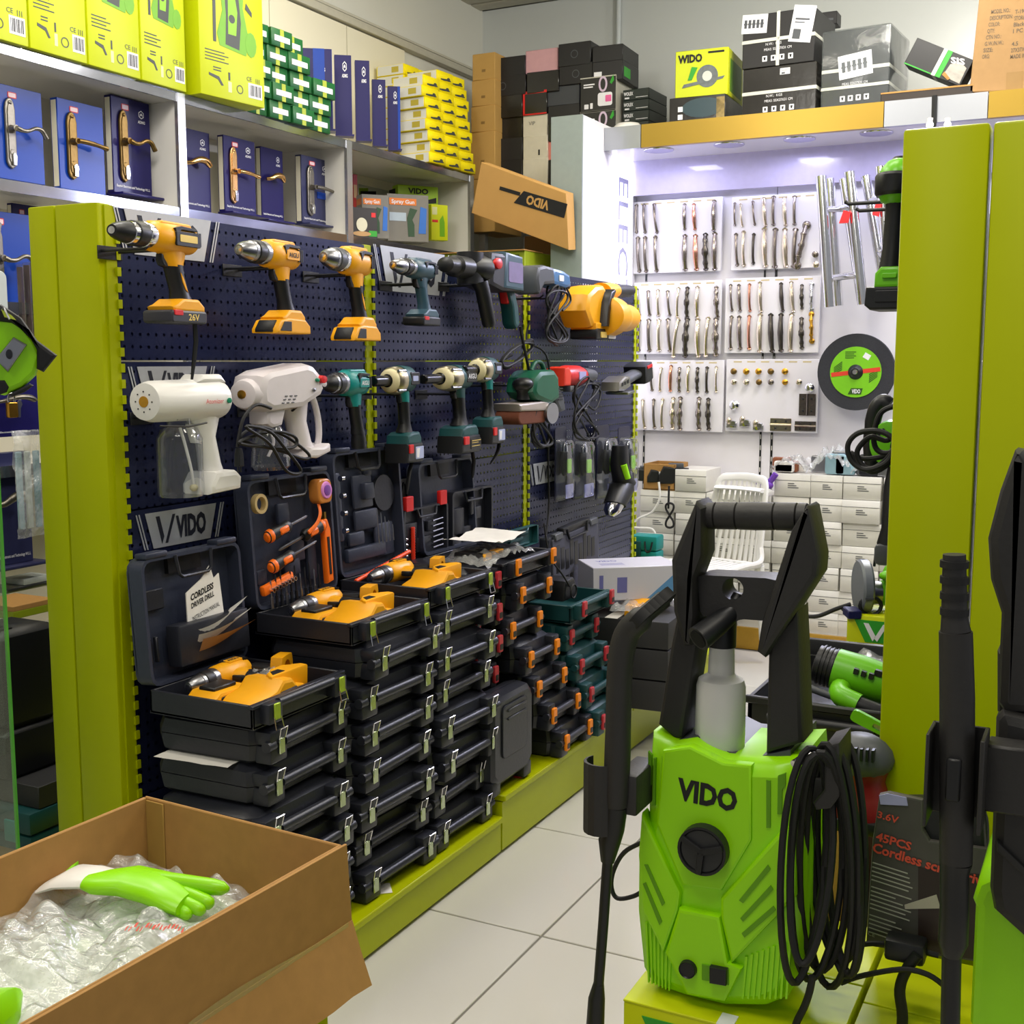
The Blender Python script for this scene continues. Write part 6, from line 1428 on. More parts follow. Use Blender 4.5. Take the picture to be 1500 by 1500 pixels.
def ybox(lab, y, z, x, w_, h_, d_, rz):
    global ybp
    if ybp is None:
        t = ybp = thing('small_yellow_box', lab, 'box', (0, 0, 0), 0, 'small yellow lock boxes')
        MB().box(-.5, .5, 0, 1, 0, 1, 0, .02).build('carton_body', YBX, t)
        MB().box(-.506, -.49, .04, .96, .06, .96).build('pale_end', mat('pale_end', '#d6d6cf', .5), t)
        mb = MB(); mb.prism([(-.3, .25), (.1, .35), (.34, .3), (.34, .2), (.12, .18), (-.1, .12), (-.3, .14)], -.012, -.005).prism(circ(.2, .35, .1, 10, .18), -.011, -.005); mb.build('black_print', mat('print_dark', '#3b4040'), t, kind='stuff')
        MB().box(-.508, -.504, .2, .45, .25, .8).build('gold_print', mat('gold_print', '#b9a83c', .4), t)
    else: t = copy_tree(ybp, lab)
    t.scale = (w_, d_, h_); t.location = (x, y, z); t.rotation_euler = (0, 0, rz)
pa = at(630, 228, X=SX+.02).y; pb_ = at(692, 248, X=SX+.02).y; cw = (pb_-pa)/3
for c in range(3):
    for r in range(8 if c < 1 else 9):
        ybox('small yellow box in front stack, %s from bottom in %s column' % (ORD[r], ORD[c]), pa+cw*(c+.5)-.004*r+.012*((r*5+c) % 3-1), 2.525+.0555*r, SX+.03-.015*r*.3, cw*.97, .0535, .20, G90-R(4))
pa = at(590, 190, X=SX-.24).y; pb_ = at(650, 200, X=SX-.24).y; cw = (pb_-pa)/3
for c in range(3):
    for r in range(8, 10) if c else range(0, 10):
        ybox('small yellow box in rear stack, %s from bottom in %s column' % (ORD[r], ORD[c]), pa+cw*(c+.5)+.01*((r*3+c) % 3-1), 2.525+.0555*(r-(1 if c == 2 else 0)), SX-.22, cw*.97, .0535, .18, G90-R(2))
for c in (1, 2):
    for r in range(0, 8 if c == 1 else 7):
        ybox('small yellow box hidden low in the rear stack, %s from bottom in %s column' % (ORD[r], ORD[c]), pa+cw*(c+.5), 2.525+.0555*r, SX-.22, cw*.97, .0535, .18, G90)
# third section, lower shelf: retail boxes
def retail(name, lab, px0, py0, px1, py1, X, m, dp=.16, rz=G90, cat='box'):
    t = thing(name, lab, cat); MB().box(-.10, .10, 0, dp, 0, .28, 0, .002).build('carton_body', m, t); return t, lambda: fit(t, px0, py0, px1, py1, X=X, rz=rz)
GRC = mat('grey_carton', '#76736c', .45)
for i, (a, b, c, d, X_) in enumerate(((522, 284, 570, 352, -3.40), (556, 283, 628, 358, -3.36))):
    t, go = retail('spray_gun_carton', 'grey retail carton with orange heading, ' + ('behind the black lamp box' if i == 0 else 'showing blue and black spray gun picture'), a, b, c, d, X_, GRC, .12, R(52))
    o = MB().box(-.09, .04, -.002, 0, .215, .255).build('orange_heading', mat('print_orange', '#d9772a', .5), t); mb = MB(); mb.text('Spray Gun', -.025, .235, -.003, .022, 0, wx=.11, bold=.02); mb.build('lettering', WPRINT, o)
    MB().prism([(.0, .03), (.03, .03), (.03, .1), (.02, .13), (.045, .19), (.01, .2), (-.005, .14)], -.002, 0).build('printed_gun', mat('print_dkgreen', '#2c4a30', .5), t); MB().prism([(.05, .05), (.085, .05), (.09, .2), (.06, .21)], -.002, 0).build('blue_print', mat('print_blue2', '#2f6bc0', .5), t)
    MB().box(-.09, -.01, -.002, 0, .12, .17).box(-.102, -.1, .02, .10, .13, .19).build('pale_print', mat('print_grey2', '#a9b7c4', .5), t); MB().box(-.102, -.1, .01, .11, .215, .255).build('side_heading', mat('print_orange', '#d9772a'), t); go()
t, go = retail('lamp_carton', 'black carton picturing a white egg-shaped lamp at left of the lower shelf', 506, 303, 553, 354, -3.33, mat('black_carton', '#2b2624', .4), .14, R(60))
MB().lathe([(-.004, .045), (-.003, .044), (.0, .02)][:2], (-.03, -.001, .13), 'y', 20, 0, 1.35).build('printed_egg', mat('print_cream', '#cfcab0', .4), t); MB().prism(circ(-.03, .05, .075, 18, .022), -.003, 0).build('printed_base', mat('print_tan', '#b08a58', .5), t)
MB().box(.05, .085, -.002, 0, .2, .24).build('red_mark', RED, t); MB().box(.03, .095, -.002, 0, .03, .08).build('green_print', GPRINT, t); go()
t, go = retail('vido_carton', 'lime carton with dark VIDO lettering standing behind the grey cartons', 570, 270, 642, 350, -3.50, mat('lime_card', '#9cc41c', .45), .07, R(55))
mb = MB(); mb.text('VIDO', .0, .25, -.002, .028, 0, wx=.10, bold=.04); mb.prism([(.03, .2), (.09, .22), (.09, .19), (.05, .185)], -.002, 0); mb.box(-.101, -.1, .03, .11, .235, .262); mb.build('lettering', INK, t); go()
t, go = retail('vido_carton', 'small yellow-green carton picturing a green power tool, right on the lower shelf', 624, 299, 656, 354, -3.33, BOXY, .10, R(60))
MB().prism([(-.0, .03), (.06, .03), (.06, .14), (.04, .2), (.0, .16)], -.002, 0).build('printed_tool', mat('print_green', '#6fae1c'), t); MB().box(-.09, -.03, -.002, 0, .2, .26).build('pale_print', mat('print_pale', '#d6d8a0'), t); MB().box(-.09, -.02, -.002, 0, .14, .16).build('red_mark', RED, t); go()
t, go = retail('red_carton', 'narrow red carton standing at the left of the lower shelf section', 510, 255, 524, 310, -3.62, mat('red_card', '#a5231c', .45), .1, R(75)); MB().box(-.08, .08, -.002, 0, .1, .2).build('pale_print', mat('print_tan', '#b08a58'), t); go()
# lime cartons with the word on them, standing behind the pegboard
q0 = at(622, 352, X=-2.55); zt = at(690, 346, X=-2.62).z
VLC = mat('olive_lime_card', '#8a9a16', .5)
def lime_carton(y0, w_, x0, lab, rz, z0=None):
    t = thing('vido_carton', lab, 'box', (x0, y0, zt-.42), rz); MB().box(-w_/2, w_/2, 0, .36, .42-zt, .42, 0, .003).build('carton_body', VLC, t); MB().box(-w_/2-.004, w_/2+.004, -.02, .2, .419, .424).build('kraft_lid', CARD, t)
    o = MB().prism([(-w_*.38, .40), (w_*.38, .40), (w_*.28, .30), (-w_*.28, .30)], -.002, 0).build('logo_panel', mat('olive_print', '#3f4a10', .5), t); mb = MB(); mb.text('VIDO', .03, .352, -.003, .05, 0, wx=w_*.42, bold=.04); mb.prism([(-w_*.33, .385), (-w_*.29, .385), (-w_*.22, .32), (-w_*.25, .315)], -.003, -.002); mb.prism([(-w_*.24, .315), (-w_*.17, .388), (-w_*.14, .388), (-w_*.21, .315)], -.003, -.002); mb.build('lettering', VLC, o); return t
a = at(621, 360, Y=5.45); b = at(699, 360, Y=5.45)
lime_carton(5.45, (b.x-a.x), (a.x+b.x)/2, 'lime carton with dark logo panel, left one behind the pegboard top', 0)
a2 = at(702, 360, Y=5.45); b2 = at(768, 360, Y=5.45)
lime_carton(5.45, (b2.x-a2.x), (a2.x+b2.x)/2+.004, 'lime carton with dark logo panel, right one behind the pegboard top', 0)
# ================================================================ stock at the back and on top of the alcove
def boxY(name, lab, px0, py0, px1, py1, Y, dp, m, rz=0, cat='box', group=None, z0=None, bev=.003):
    "carton whose front stands on the plane y=Y and fills this part of the view"
    xm, ym = (px0+px1)/2, (py0+py1)/2
    A = at(px0, ym, Y=Y); B = at(px1, ym, Y=Y); zt = at(xm, py0, Y=Y).z; zb = at(xm, py1, Y=Y).z if z0 is None else z0
    t = thing(name, lab, cat, ((A.x+B.x)/2, Y, zb), rz, group); w_ = B.x-A.x; h_ = zt-zb
    MB().box(-w_/2, w_/2, 0, dp, 0, h_, 0, bev).build('carton_body', m, t)
    return t, w_, h_
BCB = mat('matte_black_card', '#1c1b1c', .45, 0, .1, 8); BCG = mat('slate_card', '#3a3d42', .45); PINK = mat('pink_card', '#c99aa0', .5); WCB = mat('white_card', '#cfc9b6', .5); SHB = mat('shiny_black_wrap', '#24221f', .2, 0, .2, 20, .4)
KR = mat('kraft_tan', '#bb9350', .7, 0, .08, 12)
BY = 6.25
pilecols = [
 ([(724,83,769,112,BCB,'upper left black shoe-type box'),(726,110,770,140,BCB,'black box with round mark under the upper left one'),(728,138,765,172,SHB,'shiny black wrapped box in the left column, third down'),(728,171,765,203,SHB,'shiny black wrapped box in the left column, fourth down'),(728,202,765,235,BCB,'plain black box in the left column, fifth down'),(728,234,765,290,BCB,'lowest black box of the left column, above the leaning carton')]),
 ([(770,72,817,107,PINK,'pink box at the top of the second column'),(772,104,818,135,SHB,'dark wrapped box right under the pink box'),(766,133,801,168,SHB,'dark wrapped box with red edges in second column'),(766,167,802,200,WCB,'upper cream white box of three in second column'),(766,199,802,233,WCB,'middle cream white box with a black mark'),(766,232,802,290,WCB,'lowest cream white box above the leaning carton')]),
 ([(818,62,865,96,BCB,'black box with round emblem topping the third column'),(819,93,868,123,BCB,'plain black box under the one with round emblem'),(802,122,849,155,BCG,'slate grey box third down in third column'),(803,153,849,181,BCB,'black box under the slate grey one'),(803,180,830,206,mat('olive_black', '#24281c', .5),'dark olive box partly hidden by the grey pillar'),(803,205,830,234,mat('salmon_card', '#c4766a', .5),'salmon box partly hidden by the grey pillar'),(803,233,830,290,BCB,'black box lowest beside the grey pillar')]),
 ([(868,66,912,90,BCB,'black box on top of the fourth column under the conduit'),(868,89,912,118,BCB,'black box with small white label and green end')]),
]
for col in pilecols:
    for (a, b, c, d, m, lab) in col:
        t, w_, h_ = boxY('stock_box', lab+', stack behind alcove', a, b, c, d, BY+random.uniform(0, .02), .26, m, R(random.uniform(-2, 2)))
        if 'emblem' in lab or 'round mark' in lab:
            x_ = -.05 if 'mark' in lab else 0
            r1 = circ(x_, h_*.5, .022, 16); r2 = circ(x_, h_*.5, .018, 16); MB().add([(p[0], -.001, p[1]) for p in r1+r2], [(i, (i+1) % 16, 16+(i+1) % 16, 16+i) for i in range(16)]).build('round_print', GREY, t)
        if 'red edges' in lab: MB().box(-w_/2, -w_/2+.012, -.001, 0, 0, h_).box(-w_/2, w_/2, -.001, 0, h_-.014, h_).box(-w_/2, w_/2, -.001, 0, 0, .008).build('red_edge', RED, t)
        if 'white label' in lab: MB().box(-w_/2+.01, -w_/2+.055, -.001, 0, .015, .05).build('white_label', WPRINT, t); MB().box(w_/2, w_/2+.001, .02, .12, .02, h_*.7).build('green_label', GPRINT, t)
        if 'black mark' in lab: MB().box(.02, .03, -.001, 0, .02, .05).build('black_mark', INK, t)
        if lab.startswith('upper cream'): mb = MB(); mb.text('VIP', -.02, h_*.6, -.001, .02, 0); mb.build('print', GREY, t)
for i, (b, d) in enumerate(((112, 164), (162, 215))):
    t, w_, h_ = boxY('padlock_carton', ('upper' if i == 0 else 'lower')+' black carton picturing a white and pink padlock', 850, b, 902, d, BY, .24, mat('black_carton_gloss', '#232220', .35))
    MB().box(-w_/2, w_/2, -.0012, 0, 0, .008).box(-w_/2, w_/2, -.0012, 0, h_-.006, h_).box(w_/2, w_/2+.001, 0, .24, 0, h_).build('pale_edge', mat('pale_edge', '#b9b6aa', .5), t)
    mb = MB(); mb.prism(rr(.0, .085, .03, .10, .012), -.0015, 0); mb.build('printed_lock', WPRINT, t)
    r1 = circ(.03, .145, .026, 18, .042); r2 = circ(.03, .145, .015, 18, .030); MB().add([(p[0], -.0016, p[1]) for p in r1+r2], [(k, (k+1) % 18, 18+(k+1) % 18, 18+k) for k in range(18)]).build('printed_shackle', mat('print_lilac', '#cdb8cf', .5), t)
    MB().prism(rr(.045, .08, .05, .085, .004), -.002, -.001).build('pink_print', mat('print_pink', '#e2639c', .5), t); MB().prism([(.07, .15), (.09, .19), (.095, .16), (.08, .14)], -.0015, 0).build('leaf_print', GPRINT, t)
    mb = MB(); mb.box(-.085, -.02, -.0015, 0, .145, .152).box(-.085, -.03, -.0015, 0, .132, .139).prism(rr(-.08, -.055, .02, .045, .003), -.0015, 0).prism(rr(-.045, -.03, .02, .05, .003), -.0015, 0); mb.build('small_print', WPRINT, t, kind='stuff')
for i in range(4):
    t, w_, h_ = boxY('slim_box', ORD[i]+' slim dark green-black box from top, stack left of the WIDO carton', 912, 130+16*i, 951, 146+16*i, 6.3, .26, mat('green_black_card', '#1a2420', .4), R(-2))
    mb = MB(); mb.text('WOLEX', -w_*.28, h_*.6, -.001, h_*.3, 0, wx=w_*.36, bold=.03); mb.box(-w_*.42, -w_*.25, -.001, 0, .008, .016).box(-w_*.0, w_*.45, -.001, 0, .012, .015); mb.build('white_print', WPRINT, t)
dm = MB().lathe([(0, .09), (.02, .085), (.045, .06), (.055, .0)], (0, 0, 0), 'z', 24).build('dome_cover', WHITEP); q = at(920, 186, Y=6.1); dm.location = (q.x, 6.1, 2.70); tag(dm, 'white shallow dome cover lying on top of the alcove left corner', 'dome')
# brown carton column and the leaning carton
for i, (b, d) in enumerate(((78, 117), (117, 155), (155, 193), (193, 262), (262, 340))):
    t, w_, h_ = boxY('brown_carton', ORD[i]+' plain tan carton from the top in the corner column', 692-i, b, 725, d, 6.18, .34, KR); MB().box(-.012, .012, -.001, 0, h_*.3, h_*.4).build('tape_mark', mat('tape_tan', '#8a6a38', .5), t)
pts = [(708, 238), (812, 277), (812, 357), (690, 312)]
LYc = 5.52; co = at(760, 300, Y=LYc); co.y = LYc
lc = thing('leaning_carton', 'flat tan carton leaning at a slant with dark upside-down logo', 'box', co, 0, None, (R(6), 0, 0))
MB().prism(tr([(708,238),(830,283),(830,366),(690,312)], LYc, co), 0, .09, 0, .004).build('carton_body', mat('tan_card', '#bd9150', .7, 0, .08, 12), lc)
mb = MB(); mb.M = T(0, -.0015, 0)
c0 = tr([(784, 297)], LYc, co)[0]; mb.M = T(c0[0]+.015, -.0015, c0[1]) @ RY(R(18)); mb.prism([(-.13, -.035), (.16, -.035), (.16, .035), (-.09, .035)], -.0005, 0, 1); mb.text('VIDO', .0, 0, -.001, .042, 0, wx=.13, bold=.04, rot=PI); mb.build('logo_print', [mat('tan_card', '#b58443'), INK], lc)
c0 = tr([(748, 280)], LYc, co)[0]; mb = MB(); mb.M = T(c0[0], -.0015, c0[1]) @ RY(R(18)); mb.box(-.06, .06, -.0005, 0, -.009, .009).build('label_bar', INK, lc)
t, w_, h_ = boxY('brown_carton', 'dark tan carton low in the corner beneath the leaning carton', 768, 345, 812, 410, 5.83, .3, mat('dark_tan', '#7d5a30', .7), z0=.0)
sk = thing('stock_rack', 'low stock counter carrying the stacked boxes behind the pegboard', 'rack', (-2.95, 6.45, 0)); zz = at(760, 289, Y=BY).z
MB().box(-.45, .62 if 0 else .25, -.22, .35, zz-.03, zz-.002, 0, .003).build('rack_top', WHITE, sk)
for x in (-.42, .22):
    for y in (-.2, .3): MB().box(x-.02, x+.02, y-.02, y+.02, 0, zz-.03).build('leg', ALU, sk)
# ---- cartons on top of the alcove
TY = 6.0; TZ = 2.701
t, w_, h_ = boxY('saw_carton', 'yellow WIDO carton with circular saw picture, on the black shiny carton', 990, 72, 1066, 141, TY+.02, .34, BOXY, R(4))
mb = MB(); mb.text('WIDO', -w_*.22, h_*.82, -.002, .036, 0, wx=w_*.46, bold=.05); mb.box(w_*.12, w_*.42, -.002, 0, h_*.9, h_*.94); mb.build('lettering', INK, t)
mb = MB(); mb.prism(circ(.03, h_*.42, .055, 22), -.0015, 0); mb.prism([(-.1, h_*.2), (.11, h_*.34), (.12, h_*.4), (-.09, h_*.28)], -.0025, -.001); mb.build('printed_saw', mat('print_steel', '#5f6566', .4, .3, .4, 50), t); MB().prism([(-.07, h_*.36), (-.05, h_*.36), (-.02, h_*.62), (-.05, h_*.64)], -.003, -.001).build('printed_grip', GPRINT, t); MB().prism(circ(.03, h_*.42, .025, 16), -.0035, -.001).build('printed_blade', mat('print_pale2', '#c5c9c0', .4), t)
MB().box(w_/2, w_/2+.001, .04, .3, h_*.1, h_*.8).build('side_panel_print', mat('side_green', '#5d8a1a', .5), t)
zb = t.location.z
t, w_, h_ = boxY('shiny_carton', 'shiny black and amber carton underneath the yellow WIDO carton', 981, 139, 1062, 180, TY, .34, SHB, R(2), z0=TZ); t.scale.z = (zb-TZ-.001)/h_
MB().prism(circ(.03, h_*.55, .11, 20, .05), -.0015, 0).build('dark_teal_oval', mat('teal_dark', '#223c44', .3), t); MB().box(.1, w_/2-.004, -.0015, 0, .01, h_*.9).build('amber_print', mat('print_amber', '#7d6a3c', .3, .4, .5, 60), t)  # flat dark teal oval and amber strip on the carton front
mb = MB()
for z in (.02, .06): mb.box(-.1, -.075, -.002, 0, z, z+.026)
mb.build('white_icon', WPRINT, t)
def strapped(lab, a, b, c, d, z0, stickers, m=BCB, Y=TY+.03, dp=.36, rz=R(-3)):
    t, w_, h_ = boxY('black_carton', lab, a, b, c, d, Y, dp, m, rz, z0=z0)
    S_ = mat('white_strap', '#cfd0c4', .4)
    for z in (h_*.5,) if len(stickers) < 9 else (): MB().box(-w_/2-.002, w_/2+.002, -.003, dp+.002, z-.008, z+.008).build('strap', S_, t)
    if 'topmost' in lab: MB().box(-.008, .008, -.003, dp, -.0, h_+.003).build('strap', S_, t)
    mb = MB()
    for i in range(4):
        x_ = -w_*.18+w_*.12*i; mb.prism(rr(x_-.012, x_+.012, h_*.10, h_*.10+.026, .002), -.0016, 0)
    mb.build('handling_icon', WPRINT, t, kind='stuff')
    mb = MB()
    for i in range(4): x_ = -w_*.18+w_*.12*i; mb.prism([(x_-.003, h_*.10+.006), (x_+.003, h_*.10+.006), (x_+.006, h_*.10+.02), (x_-.006, h_*.10+.02)], -.0022, -.001)
    mb.build('icon_figure', INK, t, kind='stuff')
    mb = MB(); mb.text('MEAS: 55X27X31 CM', 0, h_*.32, -.0018, .012, 0, wx=w_*.38); mb.text('N.W.:  KGS', -w_*.06, h_*.42, -.0018, .012, 0, wx=w_*.22); mb.build('lettering', WPRINT, t)
    for (x, z, w2, h2, r_, tx) in stickers:
        mb = MB(); mb.M = T(x, -.003, z) @ RY(r_); mb.box(-w2/2, w2/2, -.0005, .0005, -h2/2, h2/2); o = mb.build('paper_sticker', WPRINT, t)
        mb = MB(); mb.M = T(x, -.0038, z) @ RY(r_)
        for i in range(tx): mb.box(-w2*.4+i*w2*.16, -w2*.3+i*w2*.16, -.0003, 0, -h2*.22, h2*.22); mb.box(-w2*.42+i*w2*.16, -w2*.28+i*w2*.16, -.0004, 0, -.004, .004)
        if not tx: mb.box(-w2*.35, w2*.3, -.0003, 0, h2*.1, h2*.15).box(-w2*.35, w2*.1, -.0003, 0, h2*.02, h2*.05).box(-w2*.35, -w2*.0, -.0003, 0, -h2*.42, -h2*.15)
        mb.build('stencil_print', GREY, o, kind='stuff')
    return t, w_, h_
t, w_, h1 = strapped('lower black strapped carton with printed handling icons on the alcove', 1087, 96, 1196, 170, TZ, [(.03, .21, .05, .03, 0, 0)], SHB)
zl = t.location.z+h1
strapped('topmost black strapped carton with two white stickers', 1087, 17, 1194, 98, zl+.002, [(-.12, .21, .13, .09, R(4), 5), (.12, .18, .11, .17, R(10), 0)])
t, w_, h_ = boxY('slim_box', 'small slim black box on top behind the strapped cartons', 1198, 17, 1226, 36, 6.4, .1, BCB); MB().box(-.02, .03, -.001, 0, .02, .03).build('print', GREY, t)
t, w_, h_ = strapped('black carton wrapped in cloudy plastic film with two straps', 1204, 42, 1303, 160, TZ, [(-.0, .20, .16, .11, R(-6), 5)], BCB, TY+.02, .36, R(-4))
t.scale = (1, 1, 1)
S_ = mat('white_strap', '#cfd0c4'); MB().box(-w_/2-.003, w_/2+.003, -.004, .363, h_*.26, h_*.26+.014).build('strap', S_, t)
WRAP = clear('cloudy_wrap', '#ffffff', .10, .15, .6, 9, '#aab6b8'); 
MB().box(-w_/2-.006, w_/2+.006, -.006, .366, .0, h_+.006, 0, .01).build('film_wrap', WRAP, t)
tl = thing('torn_carton', 'torn black and green carton tilted on its corner, white tool showing', 'box', (0, 0, 0)); 
MB().box(-.18, .18, 0, .22, 0, .26, 0, .003).build('carton_body', BCB, tl); MB().box(-.005, .018, -.003, .222, -.001, .262).build('strap', S_, tl); MB().box(.02, .05, -.002, 0, 0, .26).box(-.18, .02, -.002, 0, .0, .012).build('green_print', GPRINT, tl)
MB().prism([(.06, .03), (.17, .02), (.165, .17), (.12, .2), (.07, .15)], -.003, 0).build('torn_hole', mat('torn_white', '#a9a49c', .6, 0, .4, 18), tl); mb = MB(); mb.text('SIS', .10, .20, -.004, .05, 0, rot=R(20), bold=.03); mb.build('lettering', WPRINT, tl); MB().prism([(.055, .035), (.10, .01), (.11, .03), (.06, .07)], -.008, -.002).build('torn_flap', CARD, tl)
fit(tl, 1324, 56, 1432, 134, Y=TY+.05, roll=R(27))
t, w_, h_ = boxY('flat_carton', 'flattened dark carton lying beneath the torn black and green carton', 1290, 130, 1425, 160, TY+.0, .3, mat('dark_brown_card', '#2a211b', .6), 0, z0=TZ); MB().box(-w_/2, w_/2, -.002, .0, h_-.006, h_+.001).build('kraft_edge', CARD, t)
Q = tr([(1437,-30),(1560,-40),(1560,128),(1420,134)], TY, Vector((0, TY, 0)))
cx_ = sum(p[0] for p in Q)/4; bc2 = thing('storage_carton', 'brown storage carton with printed shipping details at top right corner', 'box', (cx_, TY, TZ)); z_ = min(p[1] for p in Q)
MB().prism([(a-cx_, b-z_) for a, b in Q], 0, .3, 0, .004).build('carton_body', mat('dull_cardboard', '#97764c', .8, 0, .1, 30), bc2)
mb = MB()
for i, (s1, s2) in enumerate((('MODEL NO.:', 'T-1943'), ('DESCRIPTION:', 'STORAGE'), ('COLOR:', 'Black'), ('QTY:', '1 PC (S)'), ('CTN NO.:', ''), ('G.W./N.W.:', '4.5'), ('SIZE:', '27X37X52'), ('ORG:', 'MADE IN C'))):
    q = at(1452-1.9*i, 17+9.4*i, Y=TY); mb.text(s1, q.x-cx_, q.z-z_, -.001, .017, 0, wx=.008*len(s1), align='L', bold=.02, rot=R(-1)); q = at(1487-1*i, 17+9.4*i, Y=TY)
    if s2: mb.text(s2, q.x-cx_, q.z-z_, -.001, .017, 0, wx=.009*len(s2), align='L', bold=.02)
mb.build('shipping_print', mat('faded_print', '#5a4a36', .6), bc2, kind='stuff'); q = at(1486, 120, Y=TY); MB().box(q.x-cx_-.035, q.x-cx_+.035, -.0012, 0, .0, .09).build('tape', mat('tape_tan', '#8a6a38'), bc2)
p0 = at(1369, 140, Y=HY-.03); MB_ = MB().tube(spline([p0-p0, Vector((.002, 0, -.12)), Vector((.0, 0, -.17)), Vector((.03, .02, -.21))], 5), .012, 8).build('cable_conduit', BLACK); MB_.location = p0; tag(MB_, 'black cable bending down over the silver header panels', 'cable')
# ================================================================ the fittings alcove
HM = {'d': mat('dark_pewter', '#8a8178', .22, .9, .3, 60), 'c': mat('copper_pink', '#c08a72', .25, 1), 'n': mat('satin_nickel', '#cfc3ad', .25, 1), 'g': GOLD, 'b': mat('black_bronze', '#55504a', .25, .8), 's': CHROME}
bx0 = DY-.04
def sample_board(lab, x0, y0, x1, y1):
    a = at(x0, y1, Y=bx0); b = at(x1, y0, Y=bx0); a2 = at(x1, y1, Y=bx0)
    zb = (at(x0, y1, Y=bx0).z+at(x1, y1, Y=bx0).z)/2; zt = (at(x0, y0, Y=bx0).z+at(x1, y0, Y=bx0).z)/2
    t = thing('sample_board', lab, 'display board', (a.x, bx0, zb)); w_ = b.x-a.x; h_ = zt-zb
    MB().box(0, w_, 0, .018, 0, h_, 0, .002).build('panel', SLAT, t)
    mb = MB()
    for i in range(6): mb.box(w_*(.08+.15*i), w_*(.08+.15*i)+.045, -.0006, 0, h_-.018, h_-.011)
    mb.build('gold_print', mat('pale_gold_print', '#c9b98a', .5), t, kind='stuff'); return t
Z4 = lambda x, y: (x/3.3333+900, y/3.3333+250)
boards = [('white sample board of handles, upper left in the alcove', 92, 140, 527, 497), ('white sample board of handles, upper right beside chrome tubes', 568, 118, 1010, 480),
          ('white sample board of handles, middle left', 92, 540, 524, 895), ('white sample board of handles with one gold pull, middle right', 536, 520, 1008, 890),
          ('white sample board of handles, lower left', 108, 925, 536, 1272), ('white sample board with knobs and hinges, lower right', 540, 920, 1000, 1277)]
for lab, a, b, c, d in boards: sample_board(lab, *Z4(a, b), *Z4(c, d))
_h = {}
def pull(kind, m, lab, xt, yt, xb, yb):
    A = at(*Z4(xt, yt), Y=bx0-.004); B = at(*Z4(xb, yb), Y=bx0-.004); L = (A-B).length
    key = (kind, m)
    if key not in _h:
        t = thing('drawer_pull', lab, 'handle', (0, 0, 0), 0, 'cabinet handles on the sample boards')
        pts = spline([(0, .0, -.5), (0, -.03, -.44), (0, -.09, -.25), (0, -.11, 0), (0, -.09, .25), (0, -.03, .44), (0, 0, .5)], 4)
        n = len(pts); prof = []
        for i in range(n):
            u = abs(i/(n-1)-.5)*2
            prof.append({'bow': .058+.03*(u > .86), 'swell': .085-.04*u+.035*(u > .84), 'slim': .050+.025*(u > .9), 'fancy': .066+.035*(abs(u-.0) < .12)+.02*(.4 < u < .55)-.012*u+.03*(u > .86)}[kind])
        MB().tube(pts, prof, 9).build('grip', HM[m], t)
        for s in (-.5, .5): MB().lathe([(-.05, .03), (-.02, .055), (.004, .06)], (0, 0, s*.97), 'y', 12, 0, 1.3).build('foot', HM[m], t)
        _h[key] = t
    else: t = copy_tree(_h[key], lab)
    t.location = (A+B)/2; t.scale = (L, L*.8, L); d = (A-B).normalized(); t.rotation_euler = (0, math.atan2(d.x, d.z), 0)
